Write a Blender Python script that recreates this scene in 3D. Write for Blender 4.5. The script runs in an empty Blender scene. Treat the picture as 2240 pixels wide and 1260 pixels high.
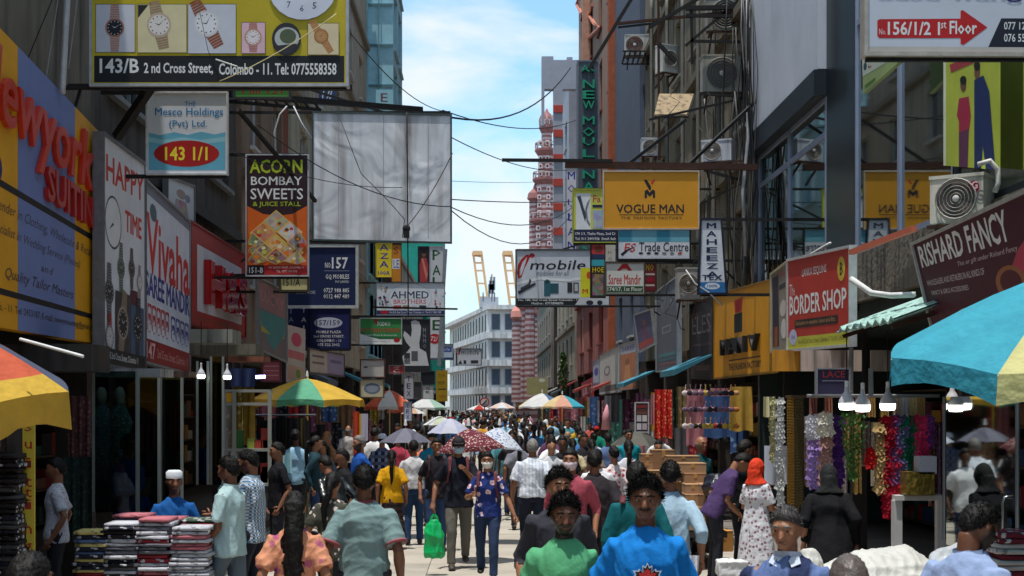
import bpy, bmesh, math, random
import numpy as np
from mathutils import Vector, Matrix, Euler, noise
random.seed(7)
S = bpy.context.scene
# ---------------------------------------------------------------- camera, world, sun, exposure
F = 3111.0; VX = 1060.0; VY = 885.0; CH = 2.2
cam_d = bpy.data.cameras.new("camera"); cam = bpy.data.objects.new("camera", cam_d)
S.collection.objects.link(cam); S.camera = cam
cam.location = (0, 0, CH); cam.rotation_euler = (math.radians(90), 0, 0)
cam_d.sensor_width = 36; cam_d.lens = F/2240*36
cam_d.shift_x = (1120-VX)/2240; cam_d.shift_y = (VY-630)/2240
cam_d.clip_end = 4000; cam_d.clip_start = .1
cam_d.dof.use_dof = True; cam_d.dof.focus_distance = 17.0; cam_d.dof.aperture_fstop = 8.0

SUN = Vector((-.10, -.13, .985)).normalized()
sun_d = bpy.data.lights.new("sun", 'SUN'); sun_d.energy = 2.15; sun_d.angle = math.radians(.53); sun_d.color = (1, .965, .9)
sun = bpy.data.objects.new("sun", sun_d); S.collection.objects.link(sun)
sun.rotation_euler = SUN.to_track_quat('Z', 'Y').to_euler(); sun.location = (0, 0, 60)
W = bpy.data.worlds.new("World"); S.world = W; W.use_nodes = True
def build_world():
    nt = W.node_tree; n = nt.nodes; L = nt.links; n.clear()
    out = n.new('ShaderNodeOutputWorld'); bg = n.new('ShaderNodeBackground'); bg.inputs[1].default_value = .15
    sky = n.new('ShaderNodeTexSky'); sky.sky_type = 'NISHITA'; sky.sun_disc = False
    sky.sun_elevation = math.asin(SUN.z); sky.sun_rotation = math.atan2(SUN.x, SUN.y); sky.dust_density = 1.6; sky.air_density = 1.0; sky.ozone_density = 1.2
    tc = n.new('ShaderNodeTexCoord'); mp = n.new('ShaderNodeMapping'); mp.inputs['Scale'].default_value = (1, 1, 2.3); mp.inputs['Location'].default_value = (.35, 0, .62)
    L.new(tc.outputs['Generated'], mp.inputs[0])
    n1 = n.new('ShaderNodeTexNoise'); n1.inputs['Scale'].default_value = 5.2; n1.inputs['Detail'].default_value = 9; n1.inputs['Roughness'].default_value = .52
    n1.inputs['Distortion'].default_value = .25
    L.new(mp.outputs[0], n1.inputs[0])
    r = n.new('ShaderNodeValToRGB'); r.color_ramp.elements[0].position = .46; r.color_ramp.elements[1].position = .60
    r.color_ramp.elements[0].color = (0, 0, 0, 1); r.color_ramp.elements[1].color = (.95, .95, .95, 1)
    L.new(n1.outputs[0], r.inputs[0])
    # haze towards the horizon: more white low down
    sep = n.new('ShaderNodeSeparateXYZ'); L.new(tc.outputs['Generated'], sep.inputs[0])
    mr = n.new('ShaderNodeMapRange'); mr.inputs[1].default_value = 0; mr.inputs[2].default_value = .16; mr.inputs[3].default_value = .55; mr.inputs[4].default_value = 0
    L.new(sep.outputs[2], mr.inputs[0])
    mx = n.new('ShaderNodeMath'); mx.operation = 'MAXIMUM'; L.new(r.outputs[0], mx.inputs[0]); L.new(mr.outputs[0], mx.inputs[1])
    tint = n.new('ShaderNodeMixRGB'); tint.blend_type = 'MULTIPLY'; tint.inputs[0].default_value = 1; tint.inputs[2].default_value = SKYT
    L.new(sky.outputs[0], tint.inputs[1])
    mix = n.new('ShaderNodeMixRGB'); mix.inputs[2].default_value = CLOUD
    L.new(mx.outputs[0], mix.inputs[0]); L.new(tint.outputs[0], mix.inputs[1]); L.new(mix.outputs[0], bg.inputs[0]); L.new(bg.outputs[0], out.inputs[0])
SKYT = (.58, .74, .75, 1); CLOUD = (2.75, 2.95, 3.1, 1)
build_world()
S.view_settings.view_transform = 'Standard'; S.view_settings.look = 'None'; S.view_settings.gamma = 1; S.view_settings.exposure = 1.15
try: S.view_settings.use_curve_mapping = False
except Exception: pass
try:
    S.cycles.max_bounces = 6; S.cycles.glossy_bounces = 3; S.cycles.transmission_bounces = 4; S.cycles.transparent_max_bounces = 12
except Exception: pass

# ---------------------------------------------------------------- helpers
def P(x, y, D): return Vector(((x-VX)/F*D, D, CH+(VY-y)/F*D))
def DX(x, X): return X*F/(x-VX)
def lin(c):
    return tuple(((v/255)/12.92 if v/255 <= .04045 else ((v/255+.055)/1.055)**2.4) for v in c)
def link(o): S.collection.objects.link(o); return o
_M = {}
def mat(col, rough=.7, metal=0, kind=None, bump=0, var=.12, scale=3., spec=.4, col2=None, emit=0, trans=0, alpha=1, extra=None):
    """col: sRGB 0-255.  kind None / check / stripe / floral / dots / cloth / streak / corr / print"""
    key = (col, rough, metal, kind, bump, var, scale, spec, col2, emit, trans, alpha, extra)
    if key in _M: return _M[key]
    m = bpy.data.materials.new((kind or 'surface')+'_material'); m.use_nodes = True
    nt = m.node_tree; n = nt.nodes; L = nt.links
    b = n['Principled BSDF']; b.inputs['Roughness'].default_value = rough; b.inputs['Metallic'].default_value = metal
    b.inputs['Specular IOR Level'].default_value = spec
    c = (*lin(col), 1); c2 = (*lin(col2), 1) if col2 else tuple(v*.45 for v in c[:3])+(1,)
    tc = n.new('ShaderNodeTexCoord'); oc = tc.outputs['Object']
    base = None
    def mixn(fac, a, bb, mode='MIX'):
        x = n.new('ShaderNodeMixRGB'); x.blend_type = mode
        if hasattr(fac, 'links'): L.new(fac, x.inputs[0])
        else: x.inputs[0].default_value = fac
        for i, v in ((1, a), (2, bb)):
            if hasattr(v, 'links'): L.new(v, x.inputs[i])
            else: x.inputs[i].default_value = v
        return x.outputs[0]
    def ramp(src, a, bb):
        r = n.new('ShaderNodeMapRange'); r.inputs[1].default_value = a; r.inputs[2].default_value = bb; L.new(src, r.inputs[0]); return r.outputs[0]
    def wav(axis, sc, lo, hi):
        s = n.new('ShaderNodeSeparateXYZ'); L.new(oc, s.inputs[0])
        a = n.new('ShaderNodeMath'); a.operation = 'MULTIPLY'; a.inputs[1].default_value = sc; L.new(s.outputs[axis], a.inputs[0])
        f = n.new('ShaderNodeMath'); f.operation = 'SINE'; L.new(a.outputs[0], f.inputs[0])
        return ramp(f.outputs[0], lo, hi)
    if kind == 'check':
        a = wav(0, scale, .1, .3); d = wav(2, scale, .1, .3)
        base = mixn(d, mixn(a, c, c2), mixn(a, mixn(.5, c, c2), tuple(v*.35 for v in c2[:3])+(1,)))
    elif kind == 'stripe': base = mixn(wav(0, scale, .3, .6), c, c2)
    elif kind == 'hstripe': base = mixn(wav(2, scale, -.1, .1), c, c2)
    elif kind in ('floral', 'dots'):
        v = n.new('ShaderNodeTexVoronoi'); v.inputs['Scale'].default_value = scale; v.inputs['Randomness'].default_value = .8
        L.new(oc, v.inputs[0]); src = v.outputs['Distance']
        if kind == 'floral':
            nn = n.new('ShaderNodeTexNoise'); nn.inputs['Scale'].default_value = scale*3; L.new(oc, nn.inputs[0])
            ad = n.new('ShaderNodeMath'); ad.inputs[1].default_value = 0; L.new(src, ad.inputs[0])
            m2 = n.new('ShaderNodeMath'); m2.operation = 'MULTIPLY_ADD'; m2.inputs[1].default_value = .5; m2.inputs[2].default_value = -.25
            L.new(nn.outputs[0], m2.inputs[0]); L.new(m2.outputs[0], ad.inputs[1]); src = ad.outputs[0]
            base = mixn(ramp(src, .36, .30), c, c2)
            if extra: base = mixn(ramp(src, .17, .12), base, (*lin(extra), 1))
        else: base = mixn(ramp(src, .34, .28), c, c2)
    elif kind == 'patch':
        v = n.new('ShaderNodeTexVoronoi'); v.inputs['Scale'].default_value = scale; L.new(oc, v.inputs[0])
        h = n.new('ShaderNodeHueSaturation'); h.inputs['Saturation'].default_value = .8
        L.new(v.outputs['Color'], h.inputs['Color']); base = mixn(.75, h.outputs[0], c)
    elif kind in ('streak','sheet'):
        mp = n.new('ShaderNodeMapping'); mp.inputs['Scale'].default_value = (1.6, 1.6, .16); L.new(oc, mp.inputs[0])
        nn = n.new('ShaderNodeTexNoise'); nn.inputs['Scale'].default_value = scale; nn.inputs['Detail'].default_value = 7; L.new(mp.outputs[0], nn.inputs[0])
        base = mixn(ramp(nn.outputs[0], .47, .72), c, c2)
    else: base = None
    no = n.new('ShaderNodeTexNoise'); no.inputs['Scale'].default_value = scale if kind in (None, 'cloth', 'streak') else 3.; no.inputs['Detail'].default_value = 6; no.inputs['Roughness'].default_value = .62
    L.new(oc, no.inputs[0])
    k = ramp(no.outputs[0], .3, .7)
    base = mixn(k, mixn(1., base if base is not None else c, (1-var, 1-var, 1-var, 1), 'MULTIPLY'), base if base is not None else c)
    L.new(base, b.inputs['Base Color'])
    if bump:
        nb = n.new('ShaderNodeTexNoise'); nb.inputs['Scale'].default_value = {'cloth': 9, 'sheet': .8}.get(kind, 14); nb.inputs['Detail'].default_value = 2.5 if kind == 'sheet' else 5; nb.inputs['Distortion'].default_value = 1.5 if kind == 'sheet' else 0; L.new(oc, nb.inputs[0])
        bm_ = n.new('ShaderNodeBump'); bm_.inputs['Strength'].default_value = bump; bm_.inputs['Distance'].default_value = .09 if kind == 'sheet' else .03
        L.new(nb.outputs[0], bm_.inputs['Height']); L.new(bm_.outputs[0], b.inputs['Normal'])
    if emit: b.inputs['Emission Color'].default_value = c; b.inputs['Emission Strength'].default_value = emit
    if trans: b.inputs['Transmission Weight'].default_value = trans
    if alpha < 1: b.inputs['Alpha'].default_value = alpha
    _M[key] = m; return m

def glass(tint=(150, 175, 175), thin=.35):
    key = ('glass', tint, thin)
    if key in _M: return _M[key]
    m = bpy.data.materials.new('glass_material'); m.use_nodes = True; nt = m.node_tree; n = nt.nodes; L = nt.links; n.clear()
    o = n.new('ShaderNodeOutputMaterial'); g = n.new('ShaderNodeBsdfGlossy'); g.inputs['Roughness'].default_value = .03; g.inputs['Color'].default_value = (.5, .54, .53, 1)
    t = n.new('ShaderNodeBsdfTransparent'); t.inputs[0].default_value = (*lin(tint), 1)
    fr = n.new('ShaderNodeFresnel'); fr.inputs[0].default_value = 1.5
    ad = n.new('ShaderNodeMath'); ad.inputs[1].default_value = thin; ad.use_clamp = True; L.new(fr.outputs[0], ad.inputs[0])
    mx = n.new('ShaderNodeMixShader'); L.new(ad.outputs[0], mx.inputs[0]); L.new(t.outputs[0], mx.inputs[1]); L.new(g.outputs[0], mx.inputs[2]); L.new(mx.outputs[0], o.inputs[0])
    _M[key] = m; return m

class MB:
    """collects shapes, links them as ONE mesh object"""
    def __init__(s): s.v = []; s.f = []; s.m = []; s.mi = 0
    def add(s, vs, fs):
        k = len(s.v); s.v.extend([tuple(v) for v in vs]); s.f.extend([tuple(i+k for i in f) for f in fs]); s.m.extend([s.mi]*len(fs)); return s
    def box(s, a, b, rot=None, at=None):
        x0, y0, z0 = a; x1, y1, z1 = b
        vs = [Vector(p) for p in ((x0,y0,z0),(x1,y0,z0),(x1,y1,z0),(x0,y1,z0),(x0,y0,z1),(x1,y0,z1),(x1,y1,z1),(x0,y1,z1))]
        if rot is not None: vs = [rot @ v for v in vs]
        if at is not None: vs = [v+Vector(at) for v in vs]
        return s.add(vs, ((0,3,2,1),(4,5,6,7),(0,1,5,4),(1,2,6,5),(2,3,7,6),(3,0,4,7)))
    def bar(s, a, b, w, h=None):
        """square bar from a to b"""
        a = Vector(a); b = Vector(b); h = h or w; d = (b-a); u = d.cross(Vector((0,0,1)))
        if u.length < 1e-4*max(1, d.length): u = Vector((1,0,0))
        u.normalize(); t = u.cross(d).normalized()
        vs = [p+u*sx*w/2+t*sy*h/2 for p in (a, b) for sx, sy in ((-1,-1),(1,-1),(1,1),(-1,1))]
        return s.add(vs, ((0,3,2,1),(4,5,6,7),(0,1,5,4),(1,2,6,5),(2,3,7,6),(3,0,4,7)))
    def loft(s, pts, rad, n=8, cap=True, up=None):
        """elliptic tube: rad entries r or (ru, rv)"""
        pts = [Vector(p) for p in pts]; vs = []; fs = []; N = len(pts); pu = None
        for i, p in enumerate(pts):
            d = (pts[min(i+1, N-1)]-pts[max(i-1, 0)])
            if d.length < 1e-9: d = Vector((0,0,1))
            d.normalize()
            ref = Vector(up) if up else (Vector((0,-1,0)) if abs(d.y) < .9 else Vector((0,0,1)))
            if pu is not None and not up: ref = pu
            u = ref.cross(d)
            if u.length < 1e-5: u = Vector((1,0,0)).cross(d)
            u.normalize(); w = d.cross(u).normalized(); pu = w
            r = rad[i] if isinstance(rad, (list, tuple)) else rad
            ru, rv = r if isinstance(r, (list, tuple)) else (r, r)
            for k in range(n):
                a = 2*math.pi*k/n; vs.append(p+u*math.cos(a)*ru+w*math.sin(a)*rv)
        for i in range(N-1):
            for k in range(n):
                a = i*n+k; b = i*n+(k+1) % n; fs.append((a, b, b+n, a+n))
        if cap: fs.append(tuple(range(n-1, -1, -1))); fs.append(tuple((N-1)*n+k for k in range(n)))
        return s.add(vs, fs)
    def ell(s, c, r, nu=12, nv=8, rot=None, fn=None):
        c = Vector(c); vs = []; fs = []
        for j in range(1, nv):
            t = math.pi*j/nv
            for i in range(nu):
                a = 2*math.pi*i/nu
                p = Vector((math.sin(t)*math.cos(a), math.sin(t)*math.sin(a), math.cos(t)))
                vs.append(p)
        vs.append(Vector((0,0,1))); vs.append(Vector((0,0,-1)))
        out = []
        for p in vs:
            q = Vector((p.x*r[0], p.y*r[1], p.z*r[2]))
            if fn: q = fn(p, q)
            if rot is not None: q = rot @ q
            out.append(c+q)
        T = (nv-1)*nu; B = T+1
        for j in range(nv-2):
            for i in range(nu):
                a = j*nu+i; b = j*nu+(i+1) % nu; fs.append((a, a+nu, b+nu, b))
        for i in range(nu):
            fs.append((T, i, (i+1) % nu)); a = (nv-2)*nu; fs.append((B, a+(i+1) % nu, a+i))
        return s.add(out, fs)
    def lathe(s, prof, c=(0,0,0), n=16, cap=True):
        vs = []; fs = []
        for r, z in prof:
            for k in range(n):
                a = 2*math.pi*k/n; vs.append((c[0]+r*math.cos(a), c[1]+r*math.sin(a), c[2]+z))
        for i in range(len(prof)-1):
            for k in range(n):
                a = i*n+k; b = i*n+(k+1) % n; fs.append((a, b, b+n, a+n))
        return s.add(vs, fs)
    def build(s, name, m=None, parent=None, smooth=False, off=None, label=None):
        me = bpy.data.meshes.new(name)
        vs = s.v
        if off is not None: ox, oy, oz = off; vs = [(a-ox, b-oy, c-oz) for a, b, c in vs]
        me.from_pydata(vs, [], s.f)
        ms = m if isinstance(m, (list, tuple)) else [m]
        for q in ms:
            if q: me.materials.append(q)
        if len(ms) > 1: me.polygons.foreach_set('material_index', s.m)
        if smooth: me.polygons.foreach_set('use_smooth', [True]*len(me.polygons))
        me.update()
        o = link(bpy.data.objects.new(name, me))
        if parent: o.parent = parent
        if label: o['label'] = label
        return o
def tag(o, label=None, cat=None, group=None, kind=None):
    if label: o['label'] = label
    if cat: o['category'] = cat
    if group: o['group'] = group
    if kind: o['kind'] = kind
    return o
def thing(name, label, cat, loc=(0,0,0), group=None, rz=0):
    o = bpy.data.objects.new(name, None); o.empty_display_size = .2; link(o); o.location = loc; o.rotation_euler = (0, 0, rz)
    return tag(o, label, cat, group)
def kids(o): return [c for c in o.children]
def copy_tree(o, parent=None):
    c = o.copy(); link(c)
    if parent: c.parent = parent
    for ch in o.children: copy_tree(ch, c)
    return c

# ---------------------------------------------------------------- text
_T = {}
def text_geo(s, bold=.0, ext=0, shear=0, res=2, bevel=0):
    key = (s, bold, ext, shear, res, bevel)
    if key in _T: return _T[key]
    fat = bold if ('M' in s and not ext) else 0      # the offset folds the M over itself: thicken by shifted copies
    if 'M' in s: bold = 0
    c = bpy.data.curves.new('t', 'FONT'); c.body = s; c.offset = bold; c.resolution_u = res; c.extrude = ext; c.shear = shear; c.fill_mode = 'BOTH' if ext else 'FRONT'
    c.bevel_depth = bevel; c.space_line = .85; c.align_x = 'CENTER' if '\n' in s else 'LEFT'
    o = bpy.data.objects.new('t', c); link(o)
    dg = bpy.context.evaluated_depsgraph_get(); me = bpy.data.meshes.new_from_object(o.evaluated_get(dg))
    vs = np.empty(len(me.vertices)*3); me.vertices.foreach_get('co', vs); vs = vs.reshape(-1, 3)
    fs = [tuple(p.vertices) for p in me.polygons]
    bpy.data.objects.remove(o); bpy.data.curves.remove(c); bpy.data.meshes.remove(me)
    if fat > 0:
        n0 = len(vs); f0 = list(fs); cp = [vs]
        for k_, (dx, dy) in enumerate(((fat*1.6,0),(-fat*1.6,0),(0,fat),(0,-fat))):
            v2 = vs.copy(); v2[:,0] += dx; v2[:,1] += dy; v2[:,2] = k_+1; cp.append(v2); fs += [tuple(i+n0*(k_+1) for i in f) for f in f0]
        vs = np.concatenate(cp)
    lo = vs.min(0); hi = vs.max(0); d = np.maximum(hi-lo, 1e-6)
    if ext or bevel: nv = (vs-lo)/d
    else: nv = np.stack([(vs[:,0]-lo[0])/d[0], (vs[:,1]-lo[1])/d[1], vs[:,2] if fat > 0 else vs[:,2]*0], 1)
    _T[key] = (nv, fs); return _T[key]
# ---------------------------------------------------------------- signs
BRK = mat((38,36,36), .7, .3, var=.4, scale=9)
RUST = mat((70,45,36), .85, .2, var=.4, scale=8)
GALV = mat((150,152,155), .45, .6, var=.25, scale=8)
WHITEM = mat((225,225,222), .5, var=.1)
def fr(x0, y0, x1, y1, D, ty=0): return [(x0,y0,D),(x1,y0+ty,D),(x1,y1+ty,D),(x0,y1,D)]
def wl(x0, t0, b0, x1, t1, b1, X): return [(x0,t0,DX(x0,X)),(x1,t1,DX(x1,X)),(x1,b1,DX(x1,X)),(x0,b0,DX(x0,X))]
def pm(col, kind=None, **k): return mat(col, k.pop('rough', .5), kind=kind, var=k.pop('var', .18), scale=k.pop('scale', 2.5), **k)
def circ(cu, cv, ru, rv, n=22, a0=0, a1=360): return [(cu+ru*math.cos(math.radians(a0+(a1-a0)*k/n)), cv+rv*math.sin(math.radians(a0+(a1-a0)*k/n))) for k in range(n)]
def sign(name, label, q, bg, items, th=.05, frame=(150,152,155), fw=.035, group=None, cat='sign', R=None, struts=None, tube_light=False, bgkind=None, bgk={}):
    W4 = [P(*p) for p in q]; TL, TR, BR, BL = W4
    c0 = (TL+TR+BR+BL)/4; nrm = (BL-TL).cross(TR-TL).normalized()
    if nrm.y > .5: nrm = -nrm
    xs = [p[0] for p in q]; ys = [p[1] for p in q]
    if R is None: R = (0, 0, 1, 1)
    elif R == 'px': R = (q[0][0], q[0][1], q[2][0], q[2][1])
    def M(u, v, w): return TL*(1-u)*(1-v)+TR*u*(1-v)+BR*u*v+BL*(1-u)*v + nrm*w - c0
    def U(x, y): return ((x-R[0])/(R[2]-R[0]), (y-R[1])/(R[3]-R[1]))
    root = thing(name, label, cat, c0, group)
    Wm = ((TR-TL).length+(BR-BL).length)/2; Hm = ((BL-TL).length+(BR-TR).length)/2
    b = MB(); fs = ((0,1,2,3),(7,6,5,4),(0,4,5,1),(1,5,6,2),(2,6,7,3),(3,7,4,0)); ng = 8
    b.add([M(u,v,0) for u, v in ((0,0),(1,0),(1,1),(0,1))]+[M(u,v,-th) for u, v in ((0,0),(1,0),(1,1),(0,1))], fs[1:])
    b.add([M(i/ng,j/ng,0) for j in range(ng+1) for i in range(ng+1)], [(j*(ng+1)+i, j*(ng+1)+i+1, (j+1)*(ng+1)+i+1, (j+1)*(ng+1)+i) for j in range(ng) for i in range(ng)])
    b.build('board', pm(bg, bgkind, **bgk), root)
    if frame:
        fu = fw/Wm; fv = fw/Hm; f = MB()
        for (u0,v0,u1,v1) in ((-fu,-fv,1+fu,0),(-fu,1,1+fu,1+fv),(-fu,0,0,1),(1,0,1+fu,1)):
            cs = [M(u,v,.02) for u, v in ((u0,v0),(u1,v0),(u1,v1),(u0,v1))]+[M(u,v,-th-.012) for u, v in ((u0,v0),(u1,v0),(u1,v1),(u0,v1))]
            f.add(cs, fs)
        f.build('frame', mat(frame, .5, .4, var=.3, scale=9), root)
    lay = [.001]
    def flat(pts, m, w=None, nm='printed_shape'):
        if w is None: lay[0] += .00028; w = lay[0]
        MB().add([M(u,v,w) for u, v in pts], [tuple(range(len(pts)))]).build(nm, m, root)
    for it in items:
        k = it[0]
        if k == 't':
            _, s, x0, y0, x1, y1, col = it[:7]; o = it[7] if len(it) > 7 else {}
            nv, fc = text_geo(s, min(o.get('b', .012), .02 if (R == (0,0,1,1) or y1-y0 > 24) else .009), o.get('ext', 0), o.get('sh', 0), o.get('res', 2 if (max(x1-x0, 0)*(1 if R != (0,0,1,1) else 300)) > 60 else 1), o.get('bev', 0))
            u0, v0 = U(x0, y0); u1, v1 = U(x1, y1); sl = o.get('slope', 0)
            lay[0] += .0003; dep = o.get('dep', 0)
            if o.get('ext'):      # raised letters: one part each
                iv = sorted([min(nv[i][0] for i in f), max(nv[i][0] for i in f), f] for f in fc); gr = []
                for a_, b_, f in sorted(iv, key=lambda t: t[0]):
                    if gr and a_ < gr[-1][0]-.004: gr[-1][0] = max(gr[-1][0], b_); gr[-1][1].append(f)
                    else: gr.append([b_, [f]])
                gr = [x[1] for x in gr]
            else: gr = [fc]
            for gf in gr:
                ids = sorted({i for f in gf for i in f}); mp_ = {i: k_ for k_, i in enumerate(ids)}
                MB().add([M(u0+(u1-u0)*nv[i][0], v1-(v1-v0)*nv[i][1]+sl*nv[i][0], lay[0]+(dep*nv[i][2] if dep else .00005*nv[i][2])) for i in ids], [tuple(mp_[i] for i in f) for f in gf]).build('raised_letter' if o.get('ext') else 'lettering', pm(col, rough=o.get('r', .5)), root)
        elif k == 'r':
            u0, v0 = U(it[1], it[2]); u1, v1 = U(it[3], it[4]); flat(((u0,v0),(u1,v0),(u1,v1),(u0,v1)), it[5] if not isinstance(it[5], tuple) else pm(it[5]), nm='printed_panel')
        elif k == 'e':
            u, v = U(it[1], it[2]); ru = it[3]/(R[2]-R[0]); rv = it[4]/(R[3]-R[1]); flat(circ(u, v, ru, rv), pm(it[5]) if isinstance(it[5], tuple) else it[5], nm='printed_oval')
        elif k == 'p': flat([U(*p) for p in it[1]], pm(it[2]) if isinstance(it[2], tuple) else it[2])
        elif k == 'w':   # wrist watch print: cx, cy, r, strap colour, bezel, dial, tilt(deg), strap half-length in r
            _, cx, cy, r, sc_, bc, dc, tilt, L = it[:9]; a = math.radians(tilt); ca, sa = math.cos(a), math.sin(a)
            def Tn(px, py): return U(cx+(px*ca-py*sa)*r, cy+(px*sa+py*ca)*r*(it[9] if len(it) > 9 else 1))
            nl = max(3, int(L*3))
            lay[0] += .0016; w = lay[0]-.0013; g = MB()
            for sgn in (-1, 1):
                for j in range(nl):
                    y0 = sgn*(.8+(L-.8)*j/nl); y1 = sgn*(.8+(L-.8)*(j+.86)/nl); hw = .52-.12*j/nl
                    g.add([M(*Tn(xx, yy), w) for xx, yy in ((-hw,y0),(hw,y0),(hw,y1),(-hw,y1))], [(0,1,2,3)])
            g.build('printed_strap', pm(sc_, var=.3, scale=30), root)
            def disc(rr, col, dz):
                MB().add([M(*Tn(rr*math.cos(2*math.pi*t/20), rr*math.sin(2*math.pi*t/20)), w+dz) for t in range(20)], [tuple(range(20))]).build('printed_dial', pm(col), root)
            disc(1, bc, .0004); disc(.82, dc, .0008)
            g = MB(); ink = (225,225,225) if sum(dc) < 300 else (60,55,55)
            for t in range(12):
                aa = 2*math.pi*t/12
                cx_, cy_ = .68*math.cos(aa), .68*math.sin(aa); g.add([M(*Tn(cx_+ex, cy_+ey), w+.0012) for ex, ey in ((-.05,-.05),(.05,-.05),(.05,.05),(-.05,.05))], [(0,1,2,3)])
            for aa, ll, ww in ((-2.5, .4, .05), (-.6, .6, .035)):
                dx, dy = math.cos(aa), math.sin(aa)
                g.add([M(*Tn(*p), w+.0012) for p in ((-dy*ww, dx*ww), (dy*ww, -dx*ww), (dx*ll, dy*ll))], [(0,1,2)])
            g.build('printed_hands', pm(ink), root)
    if struts:
        X, kind = struts   # bars from the sign's back to the wall plane X
        g = MB(); y = .06
        e = TR if X > 0 else TL; e2 = BR if X > 0 else BL
        o = TL if X > 0 else TR
        bars = [((X-c0.x, y, z-c0.z), (o.x-c0.x, y, z-c0.z), .045) for z in (e.z+.02, e2.z-.03)]
        if kind > 0: bars += [((X-c0.x, y+.05, e.z+.9-c0.z), (0, y+.05, e.z+.04-c0.z), .035), ((X-c0.x, y+.05, e2.z-.6-c0.z), ((e2.x+X)/2-c0.x, y+.05, e2.z-.04-c0.z), .03)]
        for b_ in bars: MB().bar(*b_).build('bracket', BRK, root)
    root['_D'] = 0
    del root['_D']
    return root
LETT = lambda s, x0, y0, x1, y1, col, b=.02, **k: ('t', s, x0, y0, x1, y1, col, dict(b=b, **k))
K = (18,18,22); Wt = (232,232,232); RED = (178,28,30)

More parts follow.
